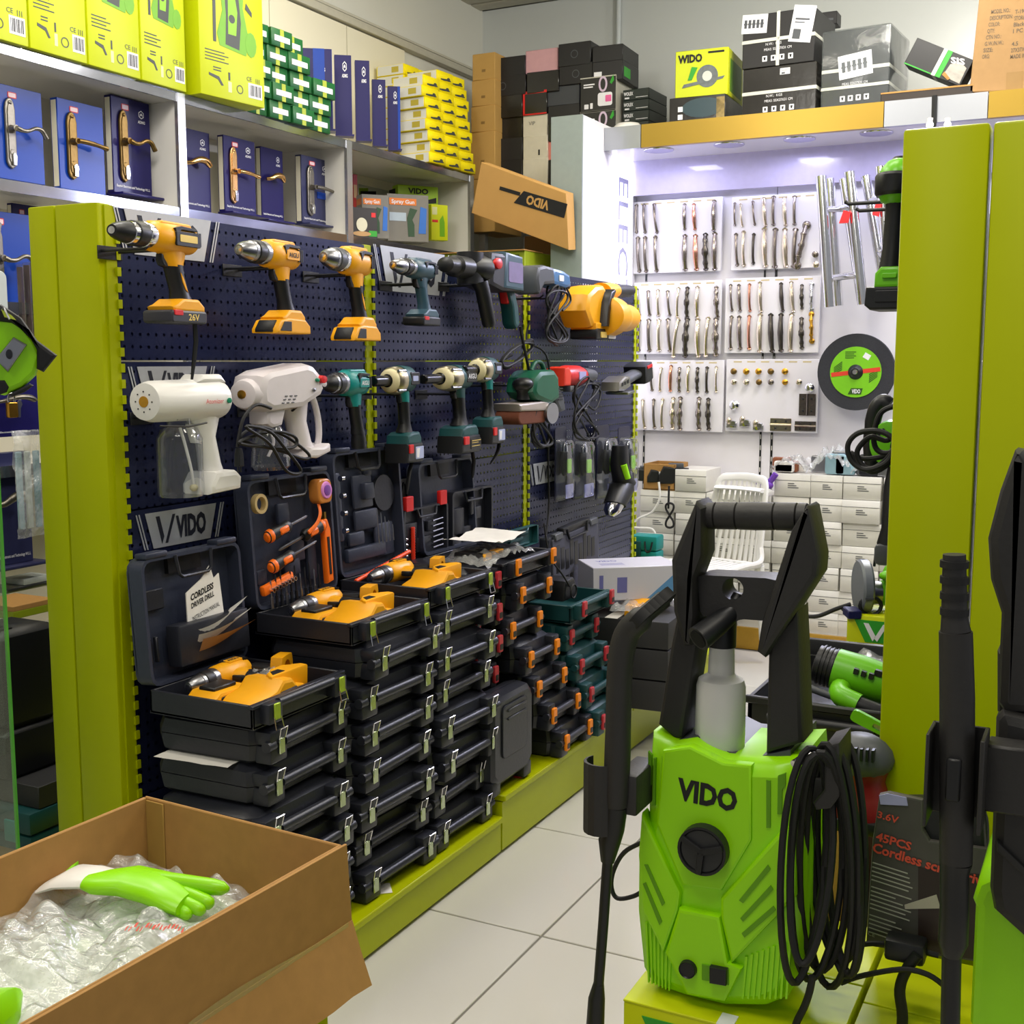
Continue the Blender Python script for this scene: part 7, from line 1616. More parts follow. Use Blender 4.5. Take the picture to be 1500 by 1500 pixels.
rows = [('upper', 'upper left', [(108,170,108,300,'slim','d'),(144,168,150,300,'slim','d'),(194,165,208,300,'slim','d'),(343,165,343,285,'swell','d'),(388,165,393,285,'swell','c'),(488,148,484,290,'swell','d')]),
 ('lower', 'upper left', [(115,330,122,490,'slim','d'),(150,328,155,490,'slim','d'),(200,325,206,488,'slim','d'),(345,318,346,482,'swell','d'),(396,318,401,480,'swell','c'),(445,312,447,480,'fancy','b'),(491,308,490,480,'swell','d')]),
 ('upper', 'upper right', [(588,160,588,265,'slim','d'),(616,165,624,270,'slim','n'),(676,152,685,262,'slim','d'),(730,135,738,268,'swell','n'),(778,128,776,262,'bow','d'),(830,132,836,265,'swell','n'),(881,128,879,260,'bow','d')]),
 ('lower', 'upper right', [(594,312,600,460,'slim','d'),(631,300,632,462,'slim','n'),(681,312,678,452,'slim','b'),(733,285,738,465,'swell','n'),(787,288,783,468,'bow','d'),(833,288,838,466,'swell','n'),(885,288,875,466,'bow','d')]),
 ('upper', 'middle left', [(108,580,120,705,'bow','d'),(165,590,172,705,'bow','d'),(212,585,215,705,'bow','n'),(260,590,270,705,'bow','d'),(313,575,306,712,'slim','n'),(357,573,354,715,'fancy','b'),(406,570,404,715,'swell','n'),(498,570,503,715,'fancy','d')]),
 ('lower', 'middle left', [(120,730,117,878,'bow','d'),(168,730,171,878,'bow','d'),(217,730,218,878,'bow','n'),(262,728,272,878,'bow','d'),(312,728,288,905,'slim','n'),(356,725,346,905,'fancy','b'),(407,728,410,905,'swell','n'),(458,722,446,902,'slim','n'),(497,725,496,900,'fancy','d')]),
 ('upper', 'middle right', [(568,560,574,682,'slim','d'),(608,560,614,684,'swell','d'),(660,557,662,684,'slim','c'),(711,548,716,686,'swell','n'),(814,552,822,684,'swell','b'),(864,546,874,685,'swell','n'),(916,560,916,672,'fancy','b')]),
 ('lower', 'middle right', [(572,715,567,868,'slim','d'),(610,715,614,868,'swell','d'),(659,712,658,868,'slim','c'),(713,705,710,880,'swell','n'),(764,705,771,880,'swell','b'),(814,704,814,878,'swell','b'),(866,704,860,878,'swell','n'),(914,722,916,865,'fancy','b')]),
 ('upper', 'lower left', [(178,965,184,1072,'bow','d'),(228,965,222,1075,'bow','n'),(277,955,273,1075,'swell','c'),(318,965,316,1078,'fancy','d'),(361,958,359,1078,'swell','n'),(407,965,405,1080,'fancy','b'),(453,962,451,1080,'bow','b'),(498,960,497,1078,'slim','n')]),
 ('lower', 'lower left', [(138,1122,148,1254,'slim','n'),(192,1120,196,1254,'slim','d'),(236,1118,232,1254,'slim','n'),(288,1112,284,1256,'fancy','n'),(323,1110,320,1262,'fancy','d'),(414,1112,413,1262,'fancy','d'),(459,1116,461,1262,'fancy','b')])]
MN = {'d': 'dark pewter', 'c': 'copper', 'n': 'pale nickel', 'b': 'black bronze'}
for rw, bd, L in rows:
    for i, (xt, yt, xb, yb, kd, m) in enumerate(L): pull(kd, m, '%s handle, %s from left in %s row of %s sample board' % (MN[m], ORD[i], rw, bd), xt, yt, xb, yb)
def cp(x, y, d=.004): return at(*Z4(x, y), Y=bx0-d)
def ornate(lab, m, x0, y0, x1, y1):
    t = thing('drawer_pull', lab, 'handle'); MB().tube(spline([(0, 0, -.5), (0, -.1, -.3), (.02, -.14, 0), (0, -.1, .3), (0, 0, .5)], 5), [.05, .05, .045, .045, .05, .05, .06, .06, .05, .06, .07, .06, .05, .06, .06, .05, .05, .045, .045, .05, .05], 10).build('grip', m, t)
    for z in (-.5, .5): MB().ball((0, -.03, z*.92), .1, .05, .1, 0, 12, 8).build('rosette', m, t)
    for z in (-.25, 0, .25): MB().ball((.0, -.12, z), .075, .06, .06, 0, 10, 6).build('bead', m, t)
    A, B = cp(x0, y0), cp(x1, y1); L_ = (A-B).length; t.location = (A+B)/2; t.scale = (L_,)*3; d = (A-B).normalized(); t.rotation_euler = (0, math.atan2(d.x, d.z), 0)
ornate('ornate chrome pull at the right end of middle right sample board', CHROME, 965, 550, 963, 682); ornate('ornate polished gold pull at right end of middle right sample board', GOLD, 963, 695, 965, 838); ornate('beaded dark ornate pull hanging diagonally on the upper right sample board', HM['d'], 942, 258, 892, 472)
kn0 = {}
def knob(lab, m, x, y, r_=.018):
    if m.name not in kn0:
        t = thing('furniture_knob', lab, 'knob', (0, 0, 0), 0, 'cabinet knobs on the sample boards'); MB().lathe([(-.030, 0), (-.029, .012), (-.024, .018), (-.018, .017)], (0, 0, 0), 'y', 16).build('cap', m, t); MB().lathe([(-.018, .008), (-.006, .008), (.0, .014)], (0, 0, 0), 'y', 12).build('stem', m, t); kn0[m.name] = t
    else: t = copy_tree(kn0[m.name], lab)
    t.location = cp(x, y); t.scale = (r_/.018,)*3
for i, x in enumerate((587, 648, 708, 768, 837)): knob(ORD[i]+' brass-toned cabinet knob from left in the upper knob row', [GOLD, BRONZE][i == 3] if i else BRONZE, x, 980, .017)
for i, x in enumerate((587, 648, 710, 768, 837, 905)): knob(ORD[i]+' cabinet knob from left in the lower knob row', [HM['n'], HM['n'], BRONZE, HM['d'], GOLD, HM['n']][i], x, 1032, .016)
knob('round chrome knob alone right of the lower knob row', CHROME, 960, 1060, .024); knob('dark knob on right edge of the upper right sample board', HM['d'], 985, 410, .017); knob('pale knob on right edge of the upper right board, under the dark one', HM['n'], 988, 460, .017); knob('large chrome door knob above the small latches, lower right board', CHROME, 592, 1145, .026)
for i, (x0, y0, x1, y1, m, lab) in enumerate(((900,1090,985,1195,HM['d'],'dark pewter butt hinge opened on the lower right board'),(760,1210,865,1270,HM['n'],'white nickel strap hinge along the board bottom'),(880,1225,985,1270,HM['d'],'grey strap hinge at bottom right corner of the board'))):
    A, B = cp(x0, y1), cp(x1, y0); t = thing('hinge', lab, 'hinge', (A+B)/2); w_, h_ = (B.x-A.x)/2, (B.z-A.z)/2
    v = i == 0
    MB().box(-w_, -.006 if v else w_, -.004, 0, -h_, h_ if v else -.004, 0, .001).build('leaf', m, t); MB().box(.006 if v else -w_, w_, -.004, 0, -h_ if v else .004, h_, 0, .001).build('leaf', m, t)
    MB().tube([(0, -.004, -h_), (0, -.004, h_)] if v else [(-w_, -.004, 0), (w_, -.004, 0)], .006, 8).build('knuckle', m, t)
    for k in range(4): MB().ball(((-1 if k % 2 else 1)*w_*.5, -.004, (-1 if k > 1 else 1)*h_*.55), .006, .003, .006, 0, 8, 6).build('screw', BLACK, t)
for i, (x, y) in enumerate(((575, 1228), (640, 1222), (705, 1240))):
    t = thing('cabinet_latch', ORD[i]+' small chrome latch from left along the bottom of the lower right board', 'latch', cp(x, y)); MB().box(-.03, .03, -.02, 0, -.03, .0, 0, .004).build('plate', CHROME, t); MB().ball((-.012, -.02, .008), .016, .012, .02, 0, 12, 8).build('cap', HM['n'], t); MB().box(.0, .026, -.03, -.018, -.02, .01, 0, .003).build('bolt', STEEL, t)
# chrome tube pulls
def tubepull(lab, p0, p1, q0, q1, Ya, Yb, m0=None):
    o0 = at(*p1, Y=Ya); t = thing('door_pull', lab, 'handle', o0); a, b = at(*p0, Y=Ya)-o0, Vector((0, 0, 0)); c, d = at(*q0, Y=Yb)-o0, at(*q1, Y=Yb)-o0
    MB().tube([a, b], .026, 18).build('tube', CHROME, t); MB().tube([c, d], .024, 18).build('tube', CHROME, t)
    for f in (.25, .78): MB().tube([a.lerp(b, f), c.lerp(d, f)], .014, 12).build('standoff', CHROME, t)
    return t, a, b
t1, a, b = tubepull('leftmost chrome double tube pull with red tags, leaning on display back', (1203, 258), (1215, 450), (1236, 262), (1262, 440), 5.95, 6.2)
p = a.lerp(b, .27); MB().prism([(.10, -.03), (.14, -.03), (.15, .02), (.12, .03)], -.01, .01).build('red_tag', RED, t1).location = (p.x-.02, p.y-.01, p.z-.03)
MB().prism([(.0, -.02), (.03, -.03), (.04, .03), (.015, .03)], -.01, .01).build('red_tag', RED, t1).location = (p.x+.22, p.y+.06, p.z+.0)
tubepull('middle chrome double tube pull leaning on the display back', (1244, 252), (1264, 446), (1215, 262), (1228, 448), 5.98, 6.22)
tubepull('rightmost chrome tube pull half hidden by the green power tool', (1290, 244), (1302, 420), (1268, 258), (1292, 400), 6.05, 6.25)
# grinding disc
c = at(1254, 545, Y=6.27); rd = at(1312, 545, Y=6.27).x-c.x
gd = thing('grinding_disc', 'large round black grinding disc with lime label and red stripe', 'disc', c)
MB().lathe([(-.008, rd*.2), (-.012, rd*.99), (-.004, rd), (.012, rd), (.012, 0)], (0, 0, 0), 'y', 56).build('abrasive_wheel', mat('abrasive_grey', '#303136', .85, 0, .25, 150, .4), gd)
lb = MB().lathe([(-.0135, 0), (-.0135, rd*.66)], (0, 0, 0), 'y', 44).build('label', mat('lime_label', '#79c41a', .45), gd)
mb = MB(); mb.M = RY(R(-7)); mb.box(-rd*.63, rd*.63, -.0148, -.0138, -rd*.055, rd*.055); mb.build('red_stripe', mat('label_red', '#d8402a', .45), lb)
mb = MB()
for s in (-1, 1):
    for i in range(5): mb.prism([(s*rd*.35, rd*(-.28+.05*i)*s), (s*rd*.56, rd*(-.12+.04*i)*s), (s*rd*.56, rd*(-.10+.04*i)*s), (s*rd*.35, rd*(-.25+.05*i)*s)], -.0146, -.0138)
mb.prism([(-rd*.18, -rd*.58), (rd*.16, -rd*.58), (rd*.2, -rd*.42), (-rd*.1, -rd*.42)], -.0146, -.0138)
for i in range(4): mb.box(-rd*.28, rd*(-.05+.05*(i % 2)), -.0146, -.0138, rd*(.36+.05*i), rd*(.38+.05*i))
mb.build('dark_print', mat('label_dark', '#2c5213', .5), lb, kind='stuff')
mb = MB(); mb.text('VIDO', rd*.03, -rd*.5, -.0152, rd*.1, 0, wx=rd*.22, bold=.04); mb.M = RY(R(30)); mb.box(-rd*.05, rd*.12, -.0147, -.0138, rd*.42, rd*.56); mb.build('pale_print', WPRINT, lb)
MB().lathe([(-.03, rd*.07), (-.03, rd*.1), (-.016, rd*.19), (-.012, rd*.2)], (0, 0, 0), 'y', 24).build('hub', BLACK, gd); MB().lathe([(-.036, 0), (-.036, rd*.06), (-.028, rd*.08)], (0, 0, 0), 'y', 16).build('peg_tip', CHROME, gd)
# chair
WCH = mat('chair_plastic', '#e6e5e1', .35, 0, .02, 6)
ch = thing('plastic_chair', 'white plastic chair with slotted back standing before white cartons', 'chair')
def cback(u, v): return Vector((u*(.20-.025*v), .19+.10*v+.03*(1-(u*u)), .43+.42*v))
mb = MB()
mb.tube(spline([cback(-1, -.02), cback(-1, .3), cback(-1, .7), cback(-.93, .97), cback(-.5, 1.01), cback(0, 1.02), cback(.5, 1.01), cback(.93, .97), cback(1, .7), cback(1, .3), cback(1, -.02)], 4), .022, 8, 0, False, .6)
mb.build('back_frame', WCH, ch)
for i in range(9):
    u = -.82+.205*i; vs = []
    P_ = [cback(u, v) for v in (0, .2, .4, .6, .8, 1)]
    MB().tube(P_, .0135, 6, 0, False, .45).build('back_slat', WCH, ch)
mb = MB(); mb.tube([cback(u, .88) for u in (-1, -.5, 0, .5, 1)], .05, 8, 0, False, .22).build('top_rail', WCH, ch)
mb = MB(); mb.prism([(-.215, -.23), (.215, -.23), (.2, .2), (-.2, .2)], 0, .015)
# seat as a frame with slats
st_ = MB().box(-.22, -.17, -.23, .22, .425, .445, 0, .008).box(.17, .22, -.23, .22, .425, .445, 0, .008).box(-.22, .22, -.25, -.17, .415, .440, 0, .01).box(-.20, .20, .17, .22, .425, .445, 0, .006); st_.build('seat_frame', WCH, ch)
for i in range(8): x = -.15+.043*i; MB().box(x-.014, x+.014, -.18, .19, .428, .440, 0, .003).build('seat_slat', WCH, ch)
for sx_, sy_ in ((-1, -1), (1, -1), (-1, 1), (1, 1)):
    MB().tube([(sx_*.20, sy_*.2, .43), (sx_*.21, sy_*.215, .2), (sx_*.215, sy_*.235, 0)], [.03, .022, .017], 8).build('leg', WCH, ch)
for s in (-1, 1): MB().tube(spline([(s*.2, .21, .52), (s*.225, .17, .455), (s*.225, .0, .45), (s*.225, -.2, .44)], 4), .016, 8).build('side_rim', WCH, ch)
fit(ch, 957, 692, 1131, 976, Y=5.62, rz=R(-16))
# white cartons of stock on the base
WB = mat('white_stock_card', '#d9d7cf', .55, 0, .04, 6); wbp = None
ex = [934, 985, 1032, 1080, 1127, 1181, 1229, 1286, 1340]; base_z = .101; rowh = .118
for c in range(8):
    A = at(ex[c], 850, Y=6.07); B = at(ex[c+1], 850, Y=6.07)
    for r in range(7 if c not in (0, 2, 3) else 6):
        lab = 'white stock carton, %s from bottom in %s column from left along alcove base' % (ORD[r], ORD[c])
        if wbp is None:
            t = wbp = thing('stock_carton', lab, 'box', (0, 0, 0), 0, 'white stock cartons on the alcove base'); MB().box(-.5, .5, 0, 1, 0, .985, 0, .015).build('carton_body', WB, t); MB().box(-.5, .5, -.004, 0, .70, .715).build('lid_seam', GREY, t)
            mb = MB(); 
            for i in range(3): mb.box(-.12, .18-.06*i, -.006, 0, .38+.09*i, .41+.09*i)
            mb.build('small_print', GREY, t, kind='stuff')
        else: t = copy_tree(wbp, lab)
        t.scale = (B.x-A.x-.006, .26, rowh); t.location = ((A.x+B.x)/2+random.uniform(-.006, .006), 6.075+random.uniform(0, .02), base_z+rowh*r)
ztop = base_z+rowh*7
A = at(940, 735, Y=6.06); B = at(986, 735, Y=6.06)
t = thing('kraft_carton', 'small open tan carton with white label on top of the left column', 'box', ((A.x+B.x)/2, 6.08, base_z+rowh*6)); w_ = (B.x-A.x)/2
mb = MB(); ring_tray(mb, -w_, w_, 0, .22, 0, .14, .006); mb.build('carton_body', CARD, t); MB().box(.0, .06, -.001, 0, .05, .10).build('white_label', WPRINT, t)
def adapter(px, py, lab, s=1, Y=6.12):
    q = at(px, py, Y=Y); t = thing('charger', lab, 'charger', q, R(20)); MB().prism([(-.07*s, 0), (.07*s, 0), (.075*s, .025*s), (.05*s, .06*s), (-.05*s, .07*s), (-.07*s, .03*s)], -.04, .05, 0, .008).build('body', BLACK, t); MB().box(-.03*s, .03*s, -.02, .03, .06*s, .08*s, 0, .004).build('terminal', GREY, t); return t
adapter(945, 704, 'leftmost black battery charger heaped above the tan carton'); adapter(967, 706, 'second black battery charger heaped above the tan carton'); adapter(990, 708, 'large black battery charger right of two smaller ones', 1.35)
cord('charger_cable', 'black cord curling over chargers on top of the cartons', [at(a, b, Y=6.1) for a, b in ((940, 695), (950, 684), (965, 690), (960, 700), (975, 698))], .006)
cord('coiled_cable', 'black figure-of-eight cord hanging before the white cartons at left', [at(980, 712, Y=6.02), at(979, 745, Y=6.02)], .006, loops=[[at(981+6*math.sin(2*a), 755-18*math.cos(a), Y=6.0+.02*i) for a in [2*PI*k/12 for k in range(12)]] for i in range(2)])
cw_ = cord('white_cable', 'white cable drooping across cartons left of the chair', [at(a, b, Y=6.0) for a, b in ((965, 706), (966, 730), (955, 750), (935, 760), (930, 772), (955, 775), (962, 790))], .006); 
for o in cw_.children: o.data.materials[0] = WHITEP
def heap(lab, px0, px1, py, Y, hz, m, n=5, seed=1):
    A = at(px0, py, Y=Y); B = at(px1, py, Y=Y); t = thing('plastic_bags', lab, 'bag', ((A.x+B.x)/2, Y, ztop+.003)); w_ = (B.x-A.x)/2
    crumple(26, 14, -w_, w_, -.02, .22, lambda x, y: hz*(1-(x/w_)**2*.7), seed, hz*.8, 14).build('film', PLAST, t); rnd = random.Random(seed)
    for i in range(n): x = rnd.uniform(-w_*.75, w_*.75); MB().prism(rr(x-.05, x+.05, .0, hz*rnd.uniform(.5, 1.1), .012), .03+.03*(i % 4), .06+.03*(i % 4), 0, .006).build('packed_part', m[i % len(m)], t)
heap('clear bags of white and brown parts heaped on cartons right of the chair', 1128, 1182, 718, 6.08, .07, [WHITEP, mat('rust_part', '#8a5236', .5)], 5, 3)
heap('clear bags of grey and blue hardware heaped on cartons near the disc', 1184, 1245, 712, 6.08, .11, [mat('pale_blue', '#8fb0bd'), STEEL], 6, 5)
heap('clear bags of dark steel hardware heaped on cartons at right end', 1246, 1330, 712, 6.08, .10, [DSTEEL, STEEL, mat('slate_part', '#5a6a7c', .4)], 7, 8)
pg = MB().tube(spline([(-.05, 0, .03), (-.02, -.01, .05), (.01, 0, .03), (.05, 0, .08)], 4), .016, 8).ball((0, 0, .02), .04, .03, .025, 0, 10, 6).build('purple_glove', mat('purple_fabric', '#6d3fae', .6)); pg.location = at(1122, 716, Y=6.06); tag(pg, 'crumpled purple glove on cartons just right of the chair back', 'glove')
tb = thing('tool_case', 'bright teal tool case standing on floor left of the white chair', 'tool case'); 
for z0, z1 in ((0, .11), (.115, .25)): MB().box(-.17, .17, 0, .22, z0, z1, 0, .02).build('lower_shell' if z0 == 0 else 'upper_shell', TEAL, tb)
MB().box(-.10, -.02, -.012, .02, .05, .2, 0, .008).build('latch', DTEAL, tb); MB().box(-.16, -.11, -.014, .01, .06, .21, 0, .008).build('latch', BLACK, tb); MB().tube(spline([(.03, -.01, .2), (.05, -.03, .12), (.10, -.03, .12), (.12, -.01, .2)], 4), .01, 8).build('handle', BLACK, tb)
fit(tb, 922, 780, 972, 826, Y=5.72)
for i, (z0, z1) in enumerate(((0, .2), (.205, .42))):
    t = thing('stock_carton', ('lower' if i == 0 else 'upper')+' plain white carton under the teal case by the alcove', 'box', (tb.location.x, 5.73, z0)); hh = (tb.location.z-.004)/2; t.location.z = hh*i; MB().box(-.2, .2, 0, .24, 0, hh-.003, 0, .003).build('carton_body', WB, t)
# ================================================================ right-hand stand: green tools seen past its posts
GT_ = mat('tool_green', '#6cc013', .35)
gi = thing('impact_driver', 'green and black cordless impact driver hanging left of the right green post', 'power tool')
MB().loft([ell(0, z, rx, ry, 0, 18) for z, rx, ry in ((-.042, .022, .03), (-.034, .036, .045), (-.02, .041, .055), (.02, .041, .058), (.034, .036, .05), (.048, .024, .035), (.053, .012, .02))]).build('motor_housing', GT_, gi)
MB().loft([ell(-.004, z, rx, ry, -.004, 18) for z, rx, ry in ((-.024, .040, .052), (-.018, .044, .058), (.016, .044, .060), (.022, .040, .055))]).build('rear_band', BLACK, gi)
MB().loft([ell(0, .05, .018, .02), ell(0, .058, .012, .014)]).build('top_cap', BLACK, gi)
MB().loft([ell(.0, -.036, .026, .035, 0, 16), ell(-.002, -.06, .024, .028, 0, 16), ell(-.006, -.13, .023, .025, 0, 16), ell(-.009, -.175, .026, .03, 0, 16)]).build('grip', BLACK, gi)
MB().prism([(-.035, -.215), (-.034, -.185), (-.022, -.172), (.012, -.172), (.028, -.185), (.028, -.215)], -.05, .04, 0, .006).build('battery_mount', GT_, gi); MB().prism(rr(-.018, .012, -.196, -.186, .003), -.056, -.048, 0, .001).build('mount_bar', GT_, gi)
b = MB().prism([(-.052, -.252), (-.050, -.214), (.04, -.214), (.042, -.252), (.035, -.262), (-.04, -.262)], -.06, .06, 0, .005).build('battery', BLACK, gi); MB().prism(rr(-.03, .022, -.246, -.222, .003), -.063, -.058, 0, .001).build('battery_rib', BLACK, b); MB().prism(rr(.026, .038, -.25, -.216, .002), -.063, -.058, 0, .001).build('battery_rib', BLACK, b)
fit(gi, 1266, 228, 1347, 457, Y=2.16)
for i, (px, py, pe) in enumerate(((1238, 299, 1346), (1254, 309, 1346), (1300, 326, 1345), (1300, 340, 1345))):
    A = at(px if i < 2 else 1296, py, Y=2.20+.05*i); B = Vector((RXF+.002, A.y, A.z)); o = MB().tube([(0, 0, .004), (.006, 0, 0), B-A], .0034, 8).build('peg_hook', BLACK); o.location = A; tag(o, ORD[i]+' black peg hook from top, sticking out beside the green impact driver', 'hook')
ag = thing('angle_grinder', 'green corded angle grinder hanging below the grinding disc, black side handle up', 'power tool')
MB().lathe([(-.05, .03), (-.048, .040), (-.02, .043), (.03, .040), (.06, .034)], (0.01, 0, 0), 'y', 28).build('motor_end', GT_, ag); MB().lathe([(-.054, .006), (-.053, .012), (-.049, .012)], (.022, 0, -.004), 'y', 14).build('cord_socket', BLACK, ag)
mb = MB()
for x, z in ((-.012, .02), (-.004, .022), (.018, .022)): mb.prism(circ(x, z, .004, 10, .006), -.0515, -.049)
mb.build('end_vent', BLACK, ag, kind='stuff')
MB().tube(spline([(-.036, .02, -.05), (-.040, .01, .0), (-.030, .0, .055), (-.016, .0, .072), (-.004, 0, .066)], 5), [.014]*8+[.016]*13, 12).build('side_handle', BLACK, ag)
MB().tube([(.018, .02, -.03), (.016, .0, -.08), (.012, .0, -.16), (.008, 0, -.19)], [.02, .024, .022, .026], 14).build('grip', BLACK, ag); MB().box(-.018, .04, -.03, .04, -.225, -.185, 0, .01).build('foot', GREY, ag)
fit(ag, 1264, 577, 1345, 830, Y=2.3)
o0 = at(1270, 660, Y=2.14); gc = thing('coiled_cable', 'looped black cord hanging in coils in front of the green grinder', 'cable', o0)
for i, L_ in enumerate((((1242,652),(1258,634),(1290,632),(1310,648),(1300,676),(1270,688),(1248,676)), ((1256,660),(1275,640),(1300,645),(1318,628),(1306,664),(1280,686),(1262,680)), ((1280,640),(1290,605),(1318,594),(1338,600),(1330,640),(1306,662),(1286,660)), ((1246,664),(1264,672),(1296,668),(1312,656),(1298,682),(1272,690)))):
    MB().tube(spline([at(a, b, Y=2.14+.012*i)-o0 for a, b in L_], 6, True), .0048, 8, 0, True).build('coil', RUBBER, gc)
bw_ = MB().prism(rr(-.02, .02, -.03, .03, .004), -.02, .02, 0, .003).build('black_box', BLACK); tag(bw_, 'black tilted tool end poking out beside the grinding disc', 'power tool'); fit(bw_, 1313, 528, 1362, 578, Y=2.4, roll=R(-20))
cord('dangling_cable', 'black cord dropping from the green grinder towards the circular saw', [at(a, b, Y=2.35) for a, b in ((1318, 760), (1306, 785), (1302, 810), (1310, 828), (1324, 834))], .005)
# stock on the plinth: carton with the word, saw, open case with hammer drill
PZ = .186
def fill(name, lab, x0, x1, y0, y1, z0, z1, m, cat='box'):
    t = thing(name, lab, cat, ((x0+x1)/2, (y0+y1)/2, z0)); MB().box(-(x1-x0)/2, (x1-x0)/2, -(y1-y0)/2, (y1-y0)/2, 0, z1-z0, 0, .004).build('carton_body', m, t); MB().box(-(x1-x0)/2, (x1-x0)/2, -.012, .012, z1-z0-.001, z1-z0+.001).build('tape', mat('tape_tan', '#8a6a38'), t); return t
SYY = 3.25; a = at(1240, 925, Y=SYY); zt = at(1280, 903, Y=SYY).z; zb_ = at(1280, 950, Y=SYY).z
vc = fill('vido_carton', 'lime carton with green VIDO panel carrying the circular saw', a.x, RXF-.01, SYY, SYY+.34, zb_-.02, zt, BOXY)
w_ = RXF-.01-a.x; MB().prism([(-w_/2+.02, zt-zb_+.008), (w_/2, zt-zb_+.008), (w_/2, zt-zb_-.052), (-w_/2+.05, zt-zb_-.052)], -.1715, -.170).build('logo_panel', GPRINT, vc)
mb = MB(); mb.text('VIDO', -w_/2+.205, zt-zb_-.022, -.173, .036, 0, wx=.145, bold=.05); z_ = zt-zb_; mb.prism([(-w_/2+.045, z_), (-w_/2+.058, z_), (-w_/2+.078, z_-.035), (-w_/2+.070, z_-.048)], -.173, -.1715); mb.prism([(-w_/2+.074, z_-.04), (-w_/2+.096, z_), (-w_/2+.108, z_), (-w_/2+.082, z_-.048)], -.173, -.1715); mb.build('lettering', WPRINT, vc)
fill('stock_carton', 'dark carton under the lime VIDO carton on right plinth', a.x+.01, RXF-.01, SYY+.005, SYY+.34, PZ, zb_-.021, mat('dark_carton', '#2b2b2d'))
cs2 = thing('circular_saw', 'green circular saw with grey blade guard resting on the lime carton', 'power tool')
MB().lathe([(-.016, .02), (-.016, .084), (-.010, .09), (.010, .09), (.016, .084), (.016, .02)], (0, 0, .082), 'x', 30).build('blade_guard', mat('guard_grey', '#7a8086', .35, .3), cs2)
mb = MB()
for k in range(9): an = R(20+k*20); mb.box(-.012, .012, .088*math.cos(an)-.003, .064*math.cos(an)+.003, .06+.064*math.sin(an)-.003, .06+.064*math.sin(an)+.003)
mb.build('guard_tooth', GREY, cs2, kind='stuff')
MB().lathe([(.02, .036), (.05, .036), (.055, .042), (.13, .042), (.14, .03)], (0, 0, .062), 'x', 22).build('motor_housing', GT_, cs2); MB().lathe([(.02, .04), (.05, .038)], (0, 0, .062), 'x', 20).build('gear_ring', STEEL, cs2)
MB().tube(spline([(.07, 0, .10), (.07, -.005, .135), (.09, 0, .155), (.14, .01, .15), (.16, .02, .11)], 5), .016, 12).build('main_handle', GT_, cs2); MB().ball((.075, -.035, .125), .04, .025, .02).build('front_knob', GT_, cs2); MB().tube([(.03, 0, .15), (.032, 0, .185)], .004, 8).build('depth_rod', BLACK, cs2)
MB().box(-.05, .14, -.08, .09, -.01, -.003, 0, .002).build('base_plate', BLACK, cs2); MB().tube([(.01+.03*math.cos(t_), -.06, .03+.03*math.sin(t_)) for t_ in [2*PI*i/14 for i in range(14)]], .006, 8, 0, True).build('bracket', BLACK, cs2); MB().box(-.06, -.02, -.09, -.02, -.008, .02, 0, .003).build('blue_guide', DISPB, cs2)
fit(cs2, 1228, 814, 1352, 908, Y=SYY+.08, yaw=R(24))
cord('saw_cable', 'black cord trailing left from the circular saw', [at(a, b, Y=SYY+.1) for a, b in ((1246, 885), (1225, 892), (1200, 902), (1180, 903))], .006)
# open case with the green rotary hammer
hx0 = at(1098, 1060, Y=2.62).x; hz = at(1150, 1085, Y=2.62).z
hcs = thing('open_tool_case', 'black open case holding the green corded hammer drill on right plinth', 'tool case', (0, 0, 0)); X0, X1 = hx0, RXF-.012
hcs.location = ((X0+X1)/2, 2.84, hz); hw = (X1-X0)/2; mb = MB(); ring_tray(mb, -hw, hw, -.24, .22, 0, .10, .012); mb.box(-hw-.006, hw, -.25, -.235, .085, .102, 0, .003); mb.build('lower_tray', BLACK, hcs)
MB().box(-hw+.03, hw-.02, -.2, .18, .006, .05, 0, .015).build('moulded_insert', BLACK, hcs); MB().tube([(-hw+.05, -.255, .06), (hw-.1, -.255, .06)], .012, 10).build('handle', BLACK, hcs)
MB().box(-hw, hw-.02, .22, .24, .06, .14, 0, .01).build('rear_rim', BLACK, hcs)
fill('vido_carton', 'yellow-green carton under the open black hammer case', X0+.03, X1, 2.60, 3.06, PZ, hz-.001, BOXY)
hd_ = thing('hammer_drill', 'green and black corded hammer drill lying in the open black case', 'power tool', at(1262, 998, Y=2.74)); hd_.rotation_euler = (0, R(12), 0); hd_.scale = (.86, .86, .86); hd_.location.x += .045
MB().lathe([(-.18, .03), (-.175, .05), (-.13, .052), (-.12, .055)], (0, 0, 0), 'x', 22).build('black_nose', BLACK, hd_)
mb = MB()
for i in range(5): mb.tube([(-.165+.011*i, .0, .0), (-.161+.011*i, 0, 0)], .0545, 20)
mb.build('nose_rib', BLACK, hd_, kind='stuff')
MB().lathe([(-.125, .056), (-.06, .058), (.03, .052), (.05, .046), (.09, .04)], (0, 0, 0), 'x', 24).build('motor_housing', GT_, hd_); MB().lathe([(.03, .054), (.09, .045), (.11, .03)], (0, 0, 0), 'x', 20).build('rear_cap', GREY, hd_)
MB().tube(spline([(-.09, -.06, -.03), (-.08, -.10, -.035), (-.03, -.11, -.04)], 4), [.028]*9, 12).build('handle_bracket', GT_, hd_); MB().tube([(-.06, -.11, -.04), (.04, -.11, -.045), (.08, -.10, -.045)], [.024, .024, .02], 12).build('grip', BLACK, hd_); MB().tube([(-.18, -.09, -.045), (-.08, -.10, -.045)], .01, 10).build('rod', GREY, hd_)
mb = MB()
for i in range(3): mb.box(-.07+.02*i, -.058+.02*i, -.062, -.05, .02, .035)
